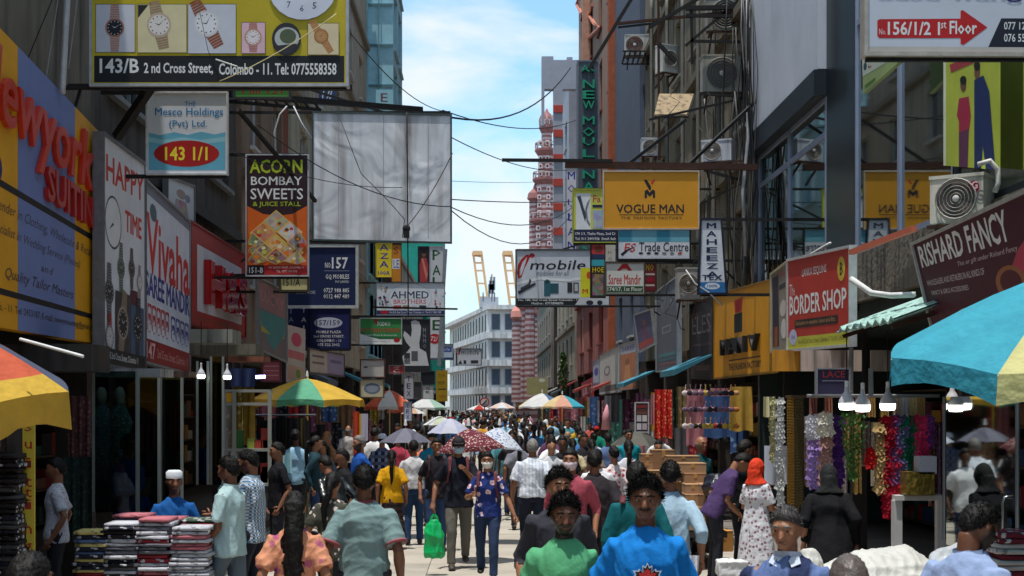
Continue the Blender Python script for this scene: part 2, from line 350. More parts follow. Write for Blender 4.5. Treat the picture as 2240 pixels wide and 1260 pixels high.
def build_signs():
    XL, XR = -4.6, 4.8
    # ---- left, big watch billboard (frontal)
    sign('watch_billboard', 'large yellow billboard with printed wrist watches above a black 143/B address strip', fr(202,-110,757,183,15.5), (196,176,28), [
        ('r',206,122,753,180,(16,17,24)),
        LETT('143/B',218,128,304,160,Wt,.04), LETT('2 nd Cross Street,',315,137,466,164,Wt,.03), LETT('Colombo - 11. Tel: 0775558358',479,138,736,164,Wt,.03),
        ('r',209,9,296,115,(30,28,26)),('r',210,10,295,114,(205,208,220)), ('w',251,61,21,(190,140,125),(175,120,105),(28,30,42),0,2.5),
        ('r',300,9,409,116,(30,28,26)),('r',301,10,408,115,(222,212,170)), ('p',[(302,11),(325,11),(302,40)],(35,30,28)), ('w',348,55,27,(170,145,115),(200,180,160),(232,226,222),-12,2.0),
        ('r',411,9,517,118,(30,28,26)),('r',412,10,516,117,(206,210,222)), ('w',452,52,29,(150,82,48),(215,215,220),(232,232,238),-28,2.0),
        ('r',528,49,581,118,(40,34,30)),('r',529,50,580,117,(228,190,205)), ('w',554,82,19,(190,130,120),(200,150,130),(235,225,228),0,1.75),
        ('e',627,86,32,36,(40,40,46)),('e',628,84,27,24,(186,192,190)),('e',630,80,18,16,(84,96,70)),('p',[(608,100),(622,120),(640,116),(650,96)],(44,44,52)),
        ('r',673,51,742,121,(60,50,38)),('r',674,52,741,120,(225,208,170)), ('w',703,80,16,(190,130,70),(170,110,60),(200,150,90),-32,2.6),
        ('e',662,-30,76,74,(214,220,236)), LETT('7',628,4,636,18,(40,40,60),.0), LETT('6',656,12,665,26,(40,40,60),0), LETT('5',684,6,693,20,(40,40,60),0),
        LETT('8',602,-26,611,-12,(40,40,60),0), LETT('4',712,-26,721,-12,(40,40,60),0), ('p',[(658,-30),(664,-30),(640,14)],(235,236,240)),('p',[(660,-34),(666,-28),(706,24)],(235,236,240)),
        ], R='px', frame=(186,188,194), fw=.03, th=.12, bgk=dict(var=.22, scale=1.3), struts=(XL,1))
    sign('small_hanging_sign', 'white and sky blue hanging sign with a red oval numbered 143 1/1', fr(323,204,495,379,17), (214,220,232), [
        ('p',[(325,290),(350,296),(380,289),(410,295),(440,288),(470,294),(493,289),(493,372),(325,372)],(104,182,214)), ('p',[(325,300),(360,306),(400,300),(440,306),(493,299),(493,309),(440,316),(400,310),(360,316),(325,310)],(150,206,226)),
        ('e',408,336,72,29,(176,24,26)), LETT('143 1/1',361,321,454,351,(250,230,60),.03),
        LETT('THE',404,222,428,232,(30,130,190),.03), LETT('Mesco Holdings',339,236,488,258,(30,130,190),.045), LETT('(Pvt) Ltd.',370,263,453,282,(30,130,190),.045)],
        R='px', frame=(222,224,228), fw=.02, bgk=dict(var=.12, scale=4), struts=(XL,0))
    it = [('p',[(540,450),(575,468),(607,472),(640,468),(672,450),(672,595),(540,595)],(214,96,18)),
        LETT('ACORN',546,349,662,379,(176,196,40),.05), LETT('BOMBAY',549,386,661,405,Wt,.05), LETT('SWEETS',548,412,663,436,Wt,.05), LETT('& JUICE STALL',553,441,658,454,(176,196,40),.03),
        ('r',541,580,578,601,(20,16,18)), ('r',578,580,672,601,(170,24,28)), LETT('151-B',545,585,576,597,Wt,.02), LETT('514 CROSS STREET, COLOMBO 11',588,583,664,588,(240,220,210),0), LETT('TEL: 0777 953 505',604,591,650,596,(240,220,210),0)]
    food = [((604,484),(176,168,140)),((575,510),(204,96,24)),((634,508),(222,214,204)),((604,536),(226,170,48)),((570,548),(118,52,34)),((636,552),(206,150,84)),((552,532),(120,110,60)),((656,530),(150,120,108)),((604,566),(140,60,30)),((560,570),(150,84,40)),((650,572),(206,178,150)) ]
    for (x, y), c in food:
        it.append(('p',[(max(542,x-29),y),(x,y-25),(min(671,x+29),y),(x,min(579,y+25))],(226,178,90)))
        it.append(('p',[(max(543,x-26),y),(x,y-22),(min(670,x+26),y),(x,min(578,y+22))],mat(c,.5,kind='patch',scale=16,var=.3)))
        for k in range(5):
            rr = random.uniform(3,6); a = random.random()*6.28; it.append(('e', min(664,max(548,x+9*math.cos(a))), min(572,y+8*math.sin(a)), rr, rr*.8, random.choice([(230,150,40),(200,60,30),(240,220,180),(120,60,30),(190,190,80),(225,120,30)])))
    sign('sweets_shop_sign', 'tall dark brown ACORN sweets and juice stall sign with food pictures', fr(540,340,673,602,22), (46,18,26), it, R='px', frame=(200,200,205), fw=.02, struts=(XL,0))
    sign('blank_billboard', 'large blank silver sheet billboard, creased and rust streaked', fr(686,247,985,523,25,6), (222,224,230), [('r',838+k*49,248,839.5+k*49,522,(170,166,168)) for k in (-2,0,1,2)], R='px', frame=(70,84,84), fw=.03, bgkind='sheet', bgk=dict(col2=(150,146,148), scale=2.2, rough=.55, bump=.7, var=.1), struts=(XL,1))
    sign('navy_mobile_sign', 'navy blue sign reading No.157 with phone numbers in white', fr(627,541,778,668,30), (20,34,78), [
        LETT('NO.',711,574,725,586,Wt,.01), LETT('157',726,563,761,588,Wt,.02), LETT('GQ MOBILES',712,600,764,612,Wt,.02), LETT('PVT LIMITED',734,614,764,619,Wt,0), ('r',709,592,764,593,(150,160,190)),
        LETT('0727 988 885',708,630,764,640,Wt,.01), LETT('0112 447 489',708,643,764,653,Wt,.01), LETT('LUXURY WATCHES',648,636,690,643,(190,190,200),0)], R='px', frame=(206,210,208), fw=.06, struts=(XL,0))
    sign('navy_oval_sign', 'navy blue sign with pale oval reading 157/159 for a mobile plaza', fr(679,673,764,762,31), (24,32,92), [
        ('e',718,706,31,12,(196,202,226)), LETT('157/159',692,700,744,712,(26,30,66),.02), LETT('MOBILE PLAZA',692,723,746,729,Wt,.02), LETT('2nd CROSS STREET,',686,733,753,739,Wt,.01), LETT('COLOMBO - 11',692,742,746,748,Wt,.01), LETT('075 522 2002',695,751,743,757,Wt,.01)], R='px', frame=(30,32,50), struts=(XL,0))
    sign('navy_vertical_sign', 'narrow navy sign with stacked white letters beside the 157/159 sign', fr(630,672,677,765,31.4), (26,36,90), [LETT('T',632,674,641,686,(140,170,200),.02),LETT('A',632,694,642,704,(140,170,200),.02),LETT('T',660,674,669,684,Wt,.02),LETT('A',659,694,670,704,Wt,.02),LETT('I',663,712,666,722,Wt,.02),LETT('L',661,730,669,740,Wt,.02)], R='px', frame=None)
    sign('address_plate', 'small cream plate reading 151/A under the sweets sign', fr(615,604,672,634,24), (206,196,140), [LETT('151/A',620,609,657,626,(40,40,40),.05)], R='px', frame=(80,76,60), struts=(XL,0))
    sign('narrow_yellow_sign', 'narrow yellow sign with AZA in blue stacked letters', fr(823,534,856,605,42), (236,206,40), [LETT('A',830,534,850,548,(34,60,150),.05),LETT('Z',831,554,850,566,(34,60,150),.05),LETT('A',830,571,850,585,(34,60,150),.05),LETT('100A',827,592,853,602,(34,60,150),.03)], R='px', frame=(210,190,60), fw=.02)
    sign('orange_shop_sign', 'orange sign half hidden behind the narrow AZA sign', fr(857,536,877,616,42.4), (206,130,34), [LETT('S',861,540,872,556,(150,60,30),.05),('r',858,566,874,588,(225,225,230)),LETT('LE',861,569,873,586,(40,80,170),.03)], R='px', frame=(90,60,40), fw=.02)
    its = [('e',897,652,48,32,(190,198,206)),('e',897,652,46.5,30.5,(222,226,234)),LETT('AHMED',855,637,938,653,(36,46,92),.05), LETT('BROTHERS',861,655,932,665,(200,70,90),.04), ('r',823,679,972,688,(40,50,104)), LETT('No.200, 2nd Cross Street, Colombo-11. Tel: 011 2433 980',852,681,965,686,Wt,0), ('e',841,683,9,4,RED),
        ('r',861,668,878,676,(190,60,60)),('r',881,668,896,676,(140,120,80)),('r',900,668,912,676,(190,196,206)),('r',917,668,932,676,(40,66,74))]
    for k in range(26): 
        x = random.choice([random.uniform(827,845), random.uniform(948,968)]); y = random.uniform(622,674); its.append(('r',x,y,x+random.uniform(2,5),y+random.uniform(2,7),random.choice([(40,50,80),(180,60,90),(60,150,190),(60,60,60),(190,160,110)])))
    sign('brothers_shop_sign', 'white AHMED BROTHERS hanging sign with small product pictures', fr(824,620,972,689,40), (218,222,230), its, R='px', frame=(120,124,130), fw=.02, struts=(XL,0))
    sign('green_ringtone_sign', 'green and white hanging sign with red MY TONE CENTER lettering', fr(788,697,878,752,38), (54,136,70), [
        ('p',[(788,730),(806,736),(830,742),(878,742),(878,752),(788,752)],(226,228,228)),('p',[(788,724),(800,730),(830,737),(878,738),(878,742),(830,742),(806,736),(788,730)],(30,100,60)),('p',[(816,698),(826,698),(824,712)],RED),
        LETT('7CIDKO',825,704,854,713,Wt,.03), LETT('MY TONE CENTER',790,718,875,727,(190,40,40),.05), LETT('Mobile Phone & Accessories',798,731,868,735,(225,235,225),0), ('e',868,744,7,5,RED), LETT('No: 2nd Cross Street, Colombo 11',792,745,852,749,(170,60,60),0)], R='px', frame=(200,205,200), fw=.02, struts=(XL,0))
    sign('thumb_poster', 'black poster sign with pale grey hand silhouette', fr(880,700,939,812,45), (40,42,48), [
        ('p',[(899,703),(908,700),(917,704),(921,716),(920,732),(917,750),(918,762),(932,770),(938,800),(884,800),(880,780),(892,768),(898,760),(888,748),(882,734),(884,724),(892,730),(899,738),(901,722)],(206,208,212)),
        ('r',884,772,897,796,(54,56,64)), LETT('DSS',885,784,896,795,(190,190,195),.0), ('r',900,768,914,790,(90,92,100)), LETT('M\nN\nM\nO',925,718,932,762,(150,150,160),0)], R='px', frame=(60,60,62), fw=.03, bgk=dict(var=.3))
    sign('stacked_letter_sign', 'tall white vertical PALACE sign with green letters and red oval', fr(941,540,969,782,50), (206,208,214), [LETT(ch,946,y,964,y+22,(30,84,36),.06) for ch, y in (('P',547),('A',580),('L',606),('A',634),('C',664),('E',700))]+[('e',951,741,13,11,(180,30,40)),LETT('72/1',942,736,961,746,Wt,.0)], R='px', frame=(170,172,178), fw=.03)
    sign('saree_poster', 'dark poster with a woman in a red saree beside the PALACE sign', fr(915,540,940,622,50.2), (40,22,30), [('e',927,556,4.5,6,(120,80,60)),('p',[(922,564),(932,564),(937,580),(935,618),(919,618),(918,580)],(176,60,66)),('p',[(922,566),(926,566),(936,600),(932,612)],(214,130,110)),('e',927,551,5.5,4,(20,14,16))], R='px', frame=(60,50,50), fw=.02)
    sign('distant_phone_sign', 'small white i mobile hanging sign far down the street', fr(1000,764,1052,798,72), (216,220,228), [LETT('mobile',1008,766,1048,776,(30,30,36),.05,sh=.2),('p',[(1001,776),(1004,764),(1008,764),(1005,776)],RED),('e',1007,761,2,2,RED),('r',1014,788,1020,796,(40,60,70)),('r',1030,788,1046,795,(60,60,66)),('p',[(1002,796),(1008,788),(1011,796)],(50,50,56))], R='px', frame=(90,90,94), fw=.04)
    sign('distant_blue_sign', 'small blue and white sign left of the far phone sign', fr(944,754,990,786,66), (196,214,232), [('r',960,760,988,770,(40,80,170)),LETT('Bradines',962,756,984,760,(40,40,80),0),LETT('CLOTH',964,762,984,768,Wt,.02),('r',944,782,990,786,(40,70,120)),('e',951,770,5,8,(30,60,100))], R='px', frame=(120,124,130), fw=.04)
    sign('distant_yellow_banner', 'narrow yellow banner far down the left side', fr(954,810,979,878,60), (222,178,40), [LETT('DM',960,818,972,826,(150,90,30),.0),LETT('MSF',959,834,973,841,(60,50,40),.0),('r',958,850,976,853,(90,90,60)),LETT('YARN',960,864,974,870,(190,70,40),0)], R='px', frame=None)
    sign('distant_dark_sign', 'small black sign above the white umbrella', fr(922,813,950,840,56), (22,24,34), [], R='px', frame=(60,60,62), fw=.03)
    sign('cream_round_emblem_sign', 'cream sign with grey oval emblem above the white umbrella', fr(789,832,838,868,36), (206,196,164), [('e',814,850,18,12,(110,120,140)),('e',814,850,13,8,(146,154,168))], R='px', frame=(120,100,80), fw=.03)
    sign('plain_white_signboard', 'blank off-white signboard under the green MY TONE sign', fr(790,788,840,824,37), (200,192,186), [('e',800,803,5,2,(70,70,80)),('r',808,800,836,802,(150,140,150))], R='px', frame=(110,70,60), fw=.03)
    # ---- left wall signs (parallel to the street)
    X = -4.45
    q = wl(-60,-2,706,224,296,754,X)
    w_ = 1/3.
    its = [('r',.285,0,.735,1,mat((112,128,180),.6,kind='stripe',scale=90,col2=(102,116,170),var=.1)),
        ('r',0,.505,.97,.53,K),('r',0,.868,.94,.89,K),
        ('e',.06,.47,.12,.085,(28,36,104)), LETT('3/A',.0,.435,.15,.505,Wt,.04),
        LETT('Chender in Clothing, Wholesale & Retail',.1,.57,.9,.62,(70,60,60),-.006,sh=.35,slope=.0), LETT('Specialist in Wedding Service (Pieces)',.1,.65,.78,.695,(70,60,60),-.006,sh=.35),
        LETT('and',.45,.73,.55,.76,(70,60,60),-.006,sh=.3), LETT('Quality Tailor Masters',.2,.79,.72,.84,(70,60,60),-.006,sh=.35),
        LETT('Colombo, - 11. Tel: 2433187. E-mail: newyorksuiting@gmail.com',.05,.915,.93,.95,(60,50,40),.0),
        LETT('Newyork',-.04,.07,.88,.4,(196,50,28),.0,ext=.1,dep=.05,sh=.2,bev=.012,res=3,r=.3), LETT('SUITING',.47,.345,.97,.485,(170,34,28),.01,ext=.1,dep=.05,bev=.012,res=2,r=.3)]
    sign('suiting_shop_sign', 'huge yellow and lilac striped Newyork Suiting fascia with raised red letters', q, (226,160,12), its, th=.15, frame=None, fw=.02)
    # happy time
    q = wl(226,296,794,316,362,812,-4.3)
    sign('happy_time_sign', 'tall white HAPPY TIME sign with red letters, a clock and watches', q, (222,224,232), [
        LETT('HAPPY',.06,.07,.98,.19,(206,50,36),.03,slope=-.01), LETT('TIME',.5,.27,.92,.37,(206,50,36),.03),
        ('e',.22,.36,.19,.12,(70,70,74)),('e',.22,.36,.175,.11,(228,230,234)),('p',[(.21,.36),(.23,.35),(.3,.31)],(40,40,44)),('p',[(.21,.36),(.23,.37),(.12,.4)],(40,40,44)),
        ('w',.4,.55,.09,(90,110,96),(110,120,110),(60,80,70),0,2.4,.55), ('w',.66,.53,.08,(90,80,80),(100,90,90),(50,46,46),0,2.2,.55),('w',.86,.58,.07,(170,150,150),(150,140,140),(220,210,210),0,2.2,.55),
        ('w',.12,.68,.1,(100,100,110),(90,90,96),(36,36,44),0,2.4,.55),('r',.62,.63,.8,.72,(90,30,46)),
        ('r',.26,.66,.6,.93,(60,56,58)),('w',.43,.8,.13,(150,130,110),(170,150,130),(40,38,40),12,2,.6),('r',.62,.7,.96,.94,(70,90,120)),('w',.8,.8,.12,(40,40,46),(60,60,70),(24,24,32),5,2,.6),
        ('w',.12,.88,.09,(160,40,40),(150,140,140),(220,214,214),0,2,.6),
        ('r',0,.93,1,1,(26,26,30)),LETT('143B 2nd Cross Street, Colombo 11',.04,.945,.8,.98,Wt,.0)], th=.1, frame=(120,120,124), fw=.04)
    q = wl(318,396,790,414,486,816,-4.3)
    sign('saree_mandir_fascia', 'white VIVAHA saree mandir fascia with red and blue lettering over number 147', q, (216,220,232), [
        ('p',[(0,0),(1,0),(1,.06),(0,.06)],(120,124,140)), ('e',.16,.14,.07,.05,(70,100,110)),
        LETT('Vivaha',.02,.16,1.0,.5,(206,44,40),.04), LETT('SAREE MANDIR',.0,.49,1.0,.63,(44,48,140),.03),
        LETT('විවාහ',.04,.67,.5,.84,(200,36,40),.03,res=1), LETT('සාරි',.55,.68,.98,.84,(60,56,150),.02,res=1),
        ('r',0,.87,1,1,(150,30,34)), LETT('147',.02,.885,.2,.98,(230,190,190),.02), LETT('2nd Cross Street, Colombo 11',.24,.91,.95,.97,(220,160,160),.0)], th=.08, frame=(150,150,156), fw=.03)
    q = wl(417,486,706,536,560,738,-4.3)
    sign('red_letter_fascia', 'red framed white fascia with raised shiny red letters H&S', q, (166,40,34), [
        ('r',.1,.18,.92,.86,(206,206,214)), LETT('H&S',.2,.3,.92,.78,(170,20,22),.06,ext=.1,dep=.12,bev=.02,r=.12), LETT('The House of Fashion Textiles, Colombo 11',.06,.9,.94,.96,(120,90,60),0)], th=.1, frame=(150,44,38), fw=.03)
    sign('faded_poster_board', 'weathered white poster board with figures above the VIVAHA fascia', wl(366,388,470,424,410,500,-4.55), (200,206,212), [('e',.5,.3,.18,.12,(150,130,120)),('p',[(.3,.45),(.7,.45),(.8,.95),(.2,.95)],mat((150,120,120),.6,kind='patch',scale=9)),('e',.75,.35,.1,.1,(120,120,150))], frame=(120,124,126), fw=.03)
    sign('glass_banner_sign', 'leaning translucent banner with faded red panel and teal yellow shield', [(563,606,23),(627,640,25),(627,790,25),(566,762,23)], (120,104,104), [
        ('r',.05,.04,.95,.4,(150,110,110)),('p',[(.05,.44),(.95,.4),(.95,.62),(.5,.95),(.05,.66)],(70,130,130)),('p',[(.08,.6),(.92,.56),(.9,.7),(.1,.74)],(180,166,60)),LETT('LUCKY',.1,.14,.9,.3,(190,130,130),.0)], frame=(160,164,166), fw=.02, th=.02)
    sign('pink_shop_banner', 'pale banner with pink bands below the navy vertical sign', [(628,710,27),(668,720,28),(668,848,28),(628,836,27)], (196,180,182), [('e',.5,.22,.28,.12,(200,80,110)),('r',.06,.42,.94,.56,(198,110,120)),('r',.06,.68,.94,.92,(206,160,150)),('e',.6,.8,.14,.08,(130,140,70))], frame=None, th=.02)
    sign('red_shutter_sign', 'small red panel with white bars beside the pink banner', fr(576,792,612,832,27), (170,80,70), [('r',578,800,610,802,(210,150,140)),('r',578,810,610,812,(210,150,140)),('r',578,820,610,822,(210,150,140))], R='px', frame=(100,50,46))
    sign('twin_faded_poster', 'pair of faded lilac and cream posters hung above the yellow green umbrella', [(676,764,30),(752,778,34),(752,822,34),(676,814,30)], (184,170,176), [('r',0,0,.48,1,(200,186,174)),('r',.5,0,1,1,(160,146,176)),('r',.08,.2,.4,.3,(120,100,110)),('r',.08,.5,.4,.6,(140,110,110)),('r',.58,.3,.92,.45,(110,100,140))], frame=(100,90,86), th=.03)
    # small white vertical signs left row
    for i, (x0, y0, x1, y1, D, c, cc, s, lb) in enumerate([(884,818,904,872,46,(190,192,206),(60,60,110),'TEX','narrow lilac sign with stacked dark letters under the thumb poster'),(906,836,922,872,48,(60,60,64),(210,120,60),'','dark narrow panel with orange patch under the thumb poster'),
            (925,844,948,872,52,(200,204,206),(50,50,60),'SK','white panel with black swirl under the small black sign'),(852,800,884,816,40,(170,60,64),(230,200,200),'SALE','small red board left of the thumb poster'),(884,880,900,920,38,(196,198,214),(60,60,120),'TEX','white upright sign board behind the white umbrella pole')]):
        sign('shop_signboard', lb, fr(x0,y0,x1,y1,D), c, [LETT(ch,x0+(x1-x0)*.28,y0+(y1-y0)*(.08+.3*j),x0+(x1-x0)*.72,y0+(y1-y0)*(.3+.3*j),cc,.02) for j, ch in enumerate(s)], R='px', frame=(120,120,124), fw=.02)
    sign('green_shop_number_sign', 'green sign strip with red 151 seen under the watch billboard', fr(515,186,632,212,21), (84,150,60), [LETT('Mill 151',530,188,618,206,(190,40,34),.04)], R='px', frame=(60,60,60))
    sign('suiting_vertical_banner', 'yellow vertical banner with Suiting in red stacked letters at left edge', fr(49,922,75,1222,12), (206,186,66), [LETT(ch,54,y,70,y+h,(170,40,36),.03) for ch, y, h in (('S',926,18),('u',966,16),('i',1001,22),('t',1044,22),('t',1068,20),('i',1092,22),('n',1150,18),('g',1188,24))], R='px', frame=None, th=.03)
    # ---- right side
    it = [('p',[(1134,610),(1131,596),(1133,580),(1141,566),(1152,557),(1161,559),(1156,570),(1147,588),(1141,606)],RED), ('p',[(1137,604),(1137,590),(1143,574),(1153,562),(1148,580),(1141,600)],(214,218,226)), ('e',1164,559,6,5,RED),
        LETT('mobile',1159,569,1281,590,(34,34,40),.05,sh=.15), LETT('mobiles for all',1173,592,1245,603,(110,112,118),0,sh=.3), ('p',[(1129,618),(1180,606),(1240,610),(1332,598),(1332,606),(1240,616),(1180,612),(1129,624)],(232,235,240)),
        ('r',1129,653,1332,667,(24,26,30)),('p',[(1268,653),(1332,653),(1332,667),(1258,667)],(206,210,216)), LETT('No. 180, 2nd Cross Street Colombo - 11',1134,654,1266,659,Wt,.01), LETT('Hotline : 0777898870',1163,661,1232,666,Wt,.01),
        ('r',1190,614,1204,648,(44,96,110)),('r',1204,620,1222,642,(36,84,98)),('e',1197,616,4,5,(30,60,70)),('r',1241,618,1252,640,(44,46,50)),('r',1254,618,1266,640,(60,62,66)),('r',1257,621,1264,637,(190,192,196)),
        ('p',[(1132,638),(1170,618),(1173,622),(1136,644)],(40,42,50)),('p',[(1140,634),(1160,624),(1162,612),(1158,610),(1156,620),(1138,630)],(60,62,70)),('e',1290,662,8,5,(40,44,60)),('e',1312,662,6,5,(40,44,60))]
    sign('phone_shop_sign', 'large pale grey i mobile sign hanging at mid street', fr(1130,548,1332,667,34), (206,210,220), it, R='px', frame=(80,84,90), fw=.03, struts=(XR,1))
    sign('saree_number_sign', 'white sign with a red A over Saree Mandir and green 174/17 strip', fr(1326,576,1408,642,29), (214,214,208), [('p',[(1349,592),(1362,577),(1372,577),(1383,592),(1374,592),(1371,588),(1361,588),(1358,592)],(190,34,30)),LETT('Saree Mandir',1331,600,1402,622,(190,40,34),.02), ('r',1327,626,1407,640,(50,80,50)), LETT('174/17, 1st Floor',1329,628,1405,638,(226,228,220),.02)], R='px', frame=(90,80,72), fw=.03, struts=(XR,0))
    sign('ochre_fashion_sign', 'ochre yellow VOGUE MAN sign hanging from the long steel beam', fr(1321,376,1527,499,23), (212,146,24), [
        ('p',[(1408,393),(1415,393),(1424,408),(1424,416),(1420,416)],(26,24,30)),('p',[(1428,393),(1434,393),(1427,404),(1423,400)],(200,60,30)),('p',[(1410,418),(1416,414),(1421,421),(1428,414),(1433,418),(1433,433),(1428,433),(1428,424),(1421,430),(1415,424),(1415,433),(1410,433)],(26,24,30)),
        LETT('VOGUE MAN',1348,447,1496,466,(26,24,30),.045), ('r',1355,469,1495,470.5,(26,24,30)), LETT('THE  FASHION  FACTORY',1358,474,1492,479,(40,34,34),.02)], R='px', frame=(214,196,176), fw=.02, bgk=dict(var=.08))
    sign('trade_centre_sign', 'white FS Trade Centre sign with teal picture strip above', fr(1352,502,1508,566,26), (214,218,228), [('r',1353,503,1508,529,mat((110,176,196),.5,kind='stripe',scale=9,col2=(60,140,170))),
        LETT('FS',1365,532,1391,552,(196,50,40),.01,sh=.15),('p',[(1357,556),(1370,546),(1392,538),(1374,549),(1362,560)],(30,34,50)),LETT('Trade Centre',1398,530,1506,550,(44,48,60),.015)]+[('e',1402+i*17,554,5,2.4,c) for i, c in enumerate([(40,40,46),(40,40,46),(30,30,40),(120,124,130),(120,124,130),(180,70,50)])], R='px', frame=(34,34,36), fw=.03, struts=(XR,1))
    sign('green_framed_sign', 'yellow-green framed YC sign with navy address strip beside the ochre sign', fr(1254,415,1350,529,29), (206,208,84), [('r',1260,423,1292,503,(226,228,232)),('p',[(1262,430),(1270,428),(1277,455),(1283,470),(1280,486),(1275,470),(1268,446)],(60,66,80)),('p',[(1292,432),(1284,444),(1280,458),(1283,486),(1290,496),(1291,490),(1286,480),(1284,460)],(120,126,140)),
        ('r',1255,502,1350,529,(24,30,66)),LETT('174 1/1, Thaha Plaza, 2nd Cr',1258,508,1347,515,Wt,.01),LETT('Tel: 011 2441936  Email: fash',1258,519,1347,525,Wt,.01),LETT('Fa',1297,427,1314,442,(190,60,80),.04),('r',1296,448,1318,454,(24,30,66)),('r',1297,460,1318,500,mat((150,170,200),.5,kind='patch',scale=9))], R='px', frame=(180,184,70), fw=.02, struts=(XR,0))
    sign('tall_cone_sign', 'tapered white MAHEEZA TEX sign with stacked navy letters and blue foot', [(1535,482,22),(1576,482,22),(1587,640,22),(1530,640,22)], (214,216,224), [LETT(ch,.22,.03+.1165*i,.78,.11+.1165*i,(28,34,74),.06) for i, ch in enumerate('MAHEEZA')][:0]+[LETT(ch,.26,.035+.112*i,.76,.112+.112*i,(28,34,74),.06) for i, ch in enumerate('MAHEEZA')]+[LETT('TEX',.08,.755,.92,.83,(28,34,74),.06),('r',0,.855,1,1,(40,110,170)),('e',.5,.91,.3,.045,(214,220,230)),LETT('100%',.3,.89,.7,.93,(40,90,150),.02)], frame=(40,44,60), fw=.03, struts=(XR,0))
    sign('blue_vertical_letter_sign', 'tall white vertical sign with navy stacked letters M O U L A N', fr(1239,370,1261,560,60), (210,212,224), [LETT(ch,1242,y,1258,y+17,(36,56,150),.05) for ch, y in (('M',376),('O',404),('U',436),('L',466),('A',498),('N',528))], R='px', frame=(170,172,176), fw=.04)
    sign('green_letter_tower_sign', 'dark tower sign with raised green stacked letters NEW MOULANA', fr(1266,135,1308,590,46), (82,86,98), [LETT('AK',1272,144,1300,158,(26,150,116),.04,ext=.1,dep=.15)]+[LETT(ch,1274,y,1300,y+h,(26,150,116),.05,ext=.1,dep=.15) for ch, y, h in (('N',176,19),('E',200,18),('W',222,18),('M',256,18),('O',280,20),('U',302,18),('L',328,17),('N',374,18),('A',400,18),('N',540,18),('A',566,18))], th=.6, R='px', frame=(120,124,132), fw=.05)
    sign('colourful_tall_sign', 'narrow tall sign with red, teal and brown food pictures by the phone sign', fr(1293,532,1323,650,31), (60,46,40), [('r',1294,534,1322,556,(190,60,60)),('e',1310,545,9,8,(120,60,50)),('r',1294,556,1322,566,(40,60,100)),('r',1294,568,1322,582,(60,170,190)),LETT('HOE',1296,584,1321,596,(230,206,40),.03),('r',1296,600,1320,646,mat((92,64,46),.6,kind='patch',scale=12))], R='px', frame=(40,36,36), fw=.02)
    sign('small_yellow_pizza_sign', 'small yellow sign with red M at the corner of the phone sign', fr(1270,586,1292,650,33), (220,214,40), [('e',1288,602,5,8,(210,80,30)),LETT('M',1274,632,1286,642,(190,40,40),.04)], R='px', frame=None)
    sign('plain_white_upright_sign', 'white upright sign panel with faint grey letters above Saree Mandir', fr(1325,532,1346,574,30), (206,204,200), [LETT('H',1330,548,1337,556,(150,120,120),0),LETT('G',1330,562,1338,570,(140,140,140),0)], R='px', frame=None)
    sign('yellow_red_corner_sign', 'maroon sign with yellow letters right of Saree Mandir', fr(1411,576,1434,636,30), (110,30,40), [LETT('NO',1413,578,1430,592,(230,190,30),.03),('r',1412,598,1432,602,(200,180,170)),('e',1422,612,9,6,(150,20,40)),('r',1412,622,1432,626,(200,180,170))], R='px', frame=(80,40,40), fw=.02)
    sign('right_arrow_billboard', 'white 1st Floor billboard with a thick red arrow at top right', fr(1898,-60,2330,114,11,2), (202,206,218), [
        ('p',[(1919,46),(1924,43),(2101,41),(2101,24),(2106,22),(2160,60),(2108,99),(2101,97),(2101,84),(1924,85),(1919,80)],(190,26,30)), LETT('No.',1923,64,1938,77,Wt,.0), LETT('156/1/2 1',1942,48,2056,78,Wt,.03), LETT('st',2058,48,2070,63,Wt,.02), LETT('Floor',2077,46,2137,76,Wt,.03),
        ('p',[(2190,40),(2330,40),(2330,105),(2161,105)],(24,28,46)), LETT('077 1234',2196,48,2260,65,Wt,.01), LETT('076 5544',2196,74,2260,92,Wt,.01),
        LETT('ausd wang',1921,-26,2236,4,(44,44,110),.05), ('r',1899,104,2330,114,(190,184,178))], R='px', frame=(198,188,176), fw=.03, th=.1, bgk=dict(var=.08), struts=(XR,0))
    q = wl(1724,572,764,1860,542,752,3.76)
    sign('red_border_shop_sign', 'red BORDER SHOP sign with yellow-green foot strip and round B badge', q, (184,52,40), [
        LETT('LANKA SEQUINS',.26,.12,.66,.22,Wt,.0), LETT('The',.03,.27,.13,.4,(230,220,215),.0), LETT('BORDER SHOP',.03,.40,.95,.62,Wt,.03), ('r',.13,.68,.83,.77,(50,36,30)), LETT('Exclusive in sequins, laces and Etc.',.15,.695,.8,.755,(190,140,90),0),
        ('r',0,.87,1,1,(190,186,60)),LETT('No.143, 2nd Cross Street, Colombo-11 Tel: 011 2433 126',.2,.90,.97,.96,(60,60,40),0),('e',.88,.2,.055,.13,(206,180,60)),LETT('B',.86,.13,.905,.27,(30,26,20),.03),('e',.1,.87,.07,.09,(190,196,226)),LETT('CBA',.06,.85,.14,.89,(60,60,140),0)], frame=(206,208,210), fw=.03)
    sign('saree_photo_board', 'narrow photo board of shop models joined left of the BORDER SHOP sign', wl(1688,602,768,1722,576,764,3.76), (140,132,120), [('p',[(.05,.05),(.45,.05),(.5,.95),(.1,.95)],(50,44,60)),LETT('MALE',.5,.04,.98,.12,(190,60,60),.0),('r',.5,.2,.95,.26,(60,56,60)),('e',.75,.5,.2,.1,(200,190,180)),('r',.2,.7,.4,.95,(150,80,40)),('e',.8,.75,.18,.12,(210,206,200))], frame=(190,180,150), fw=.03)
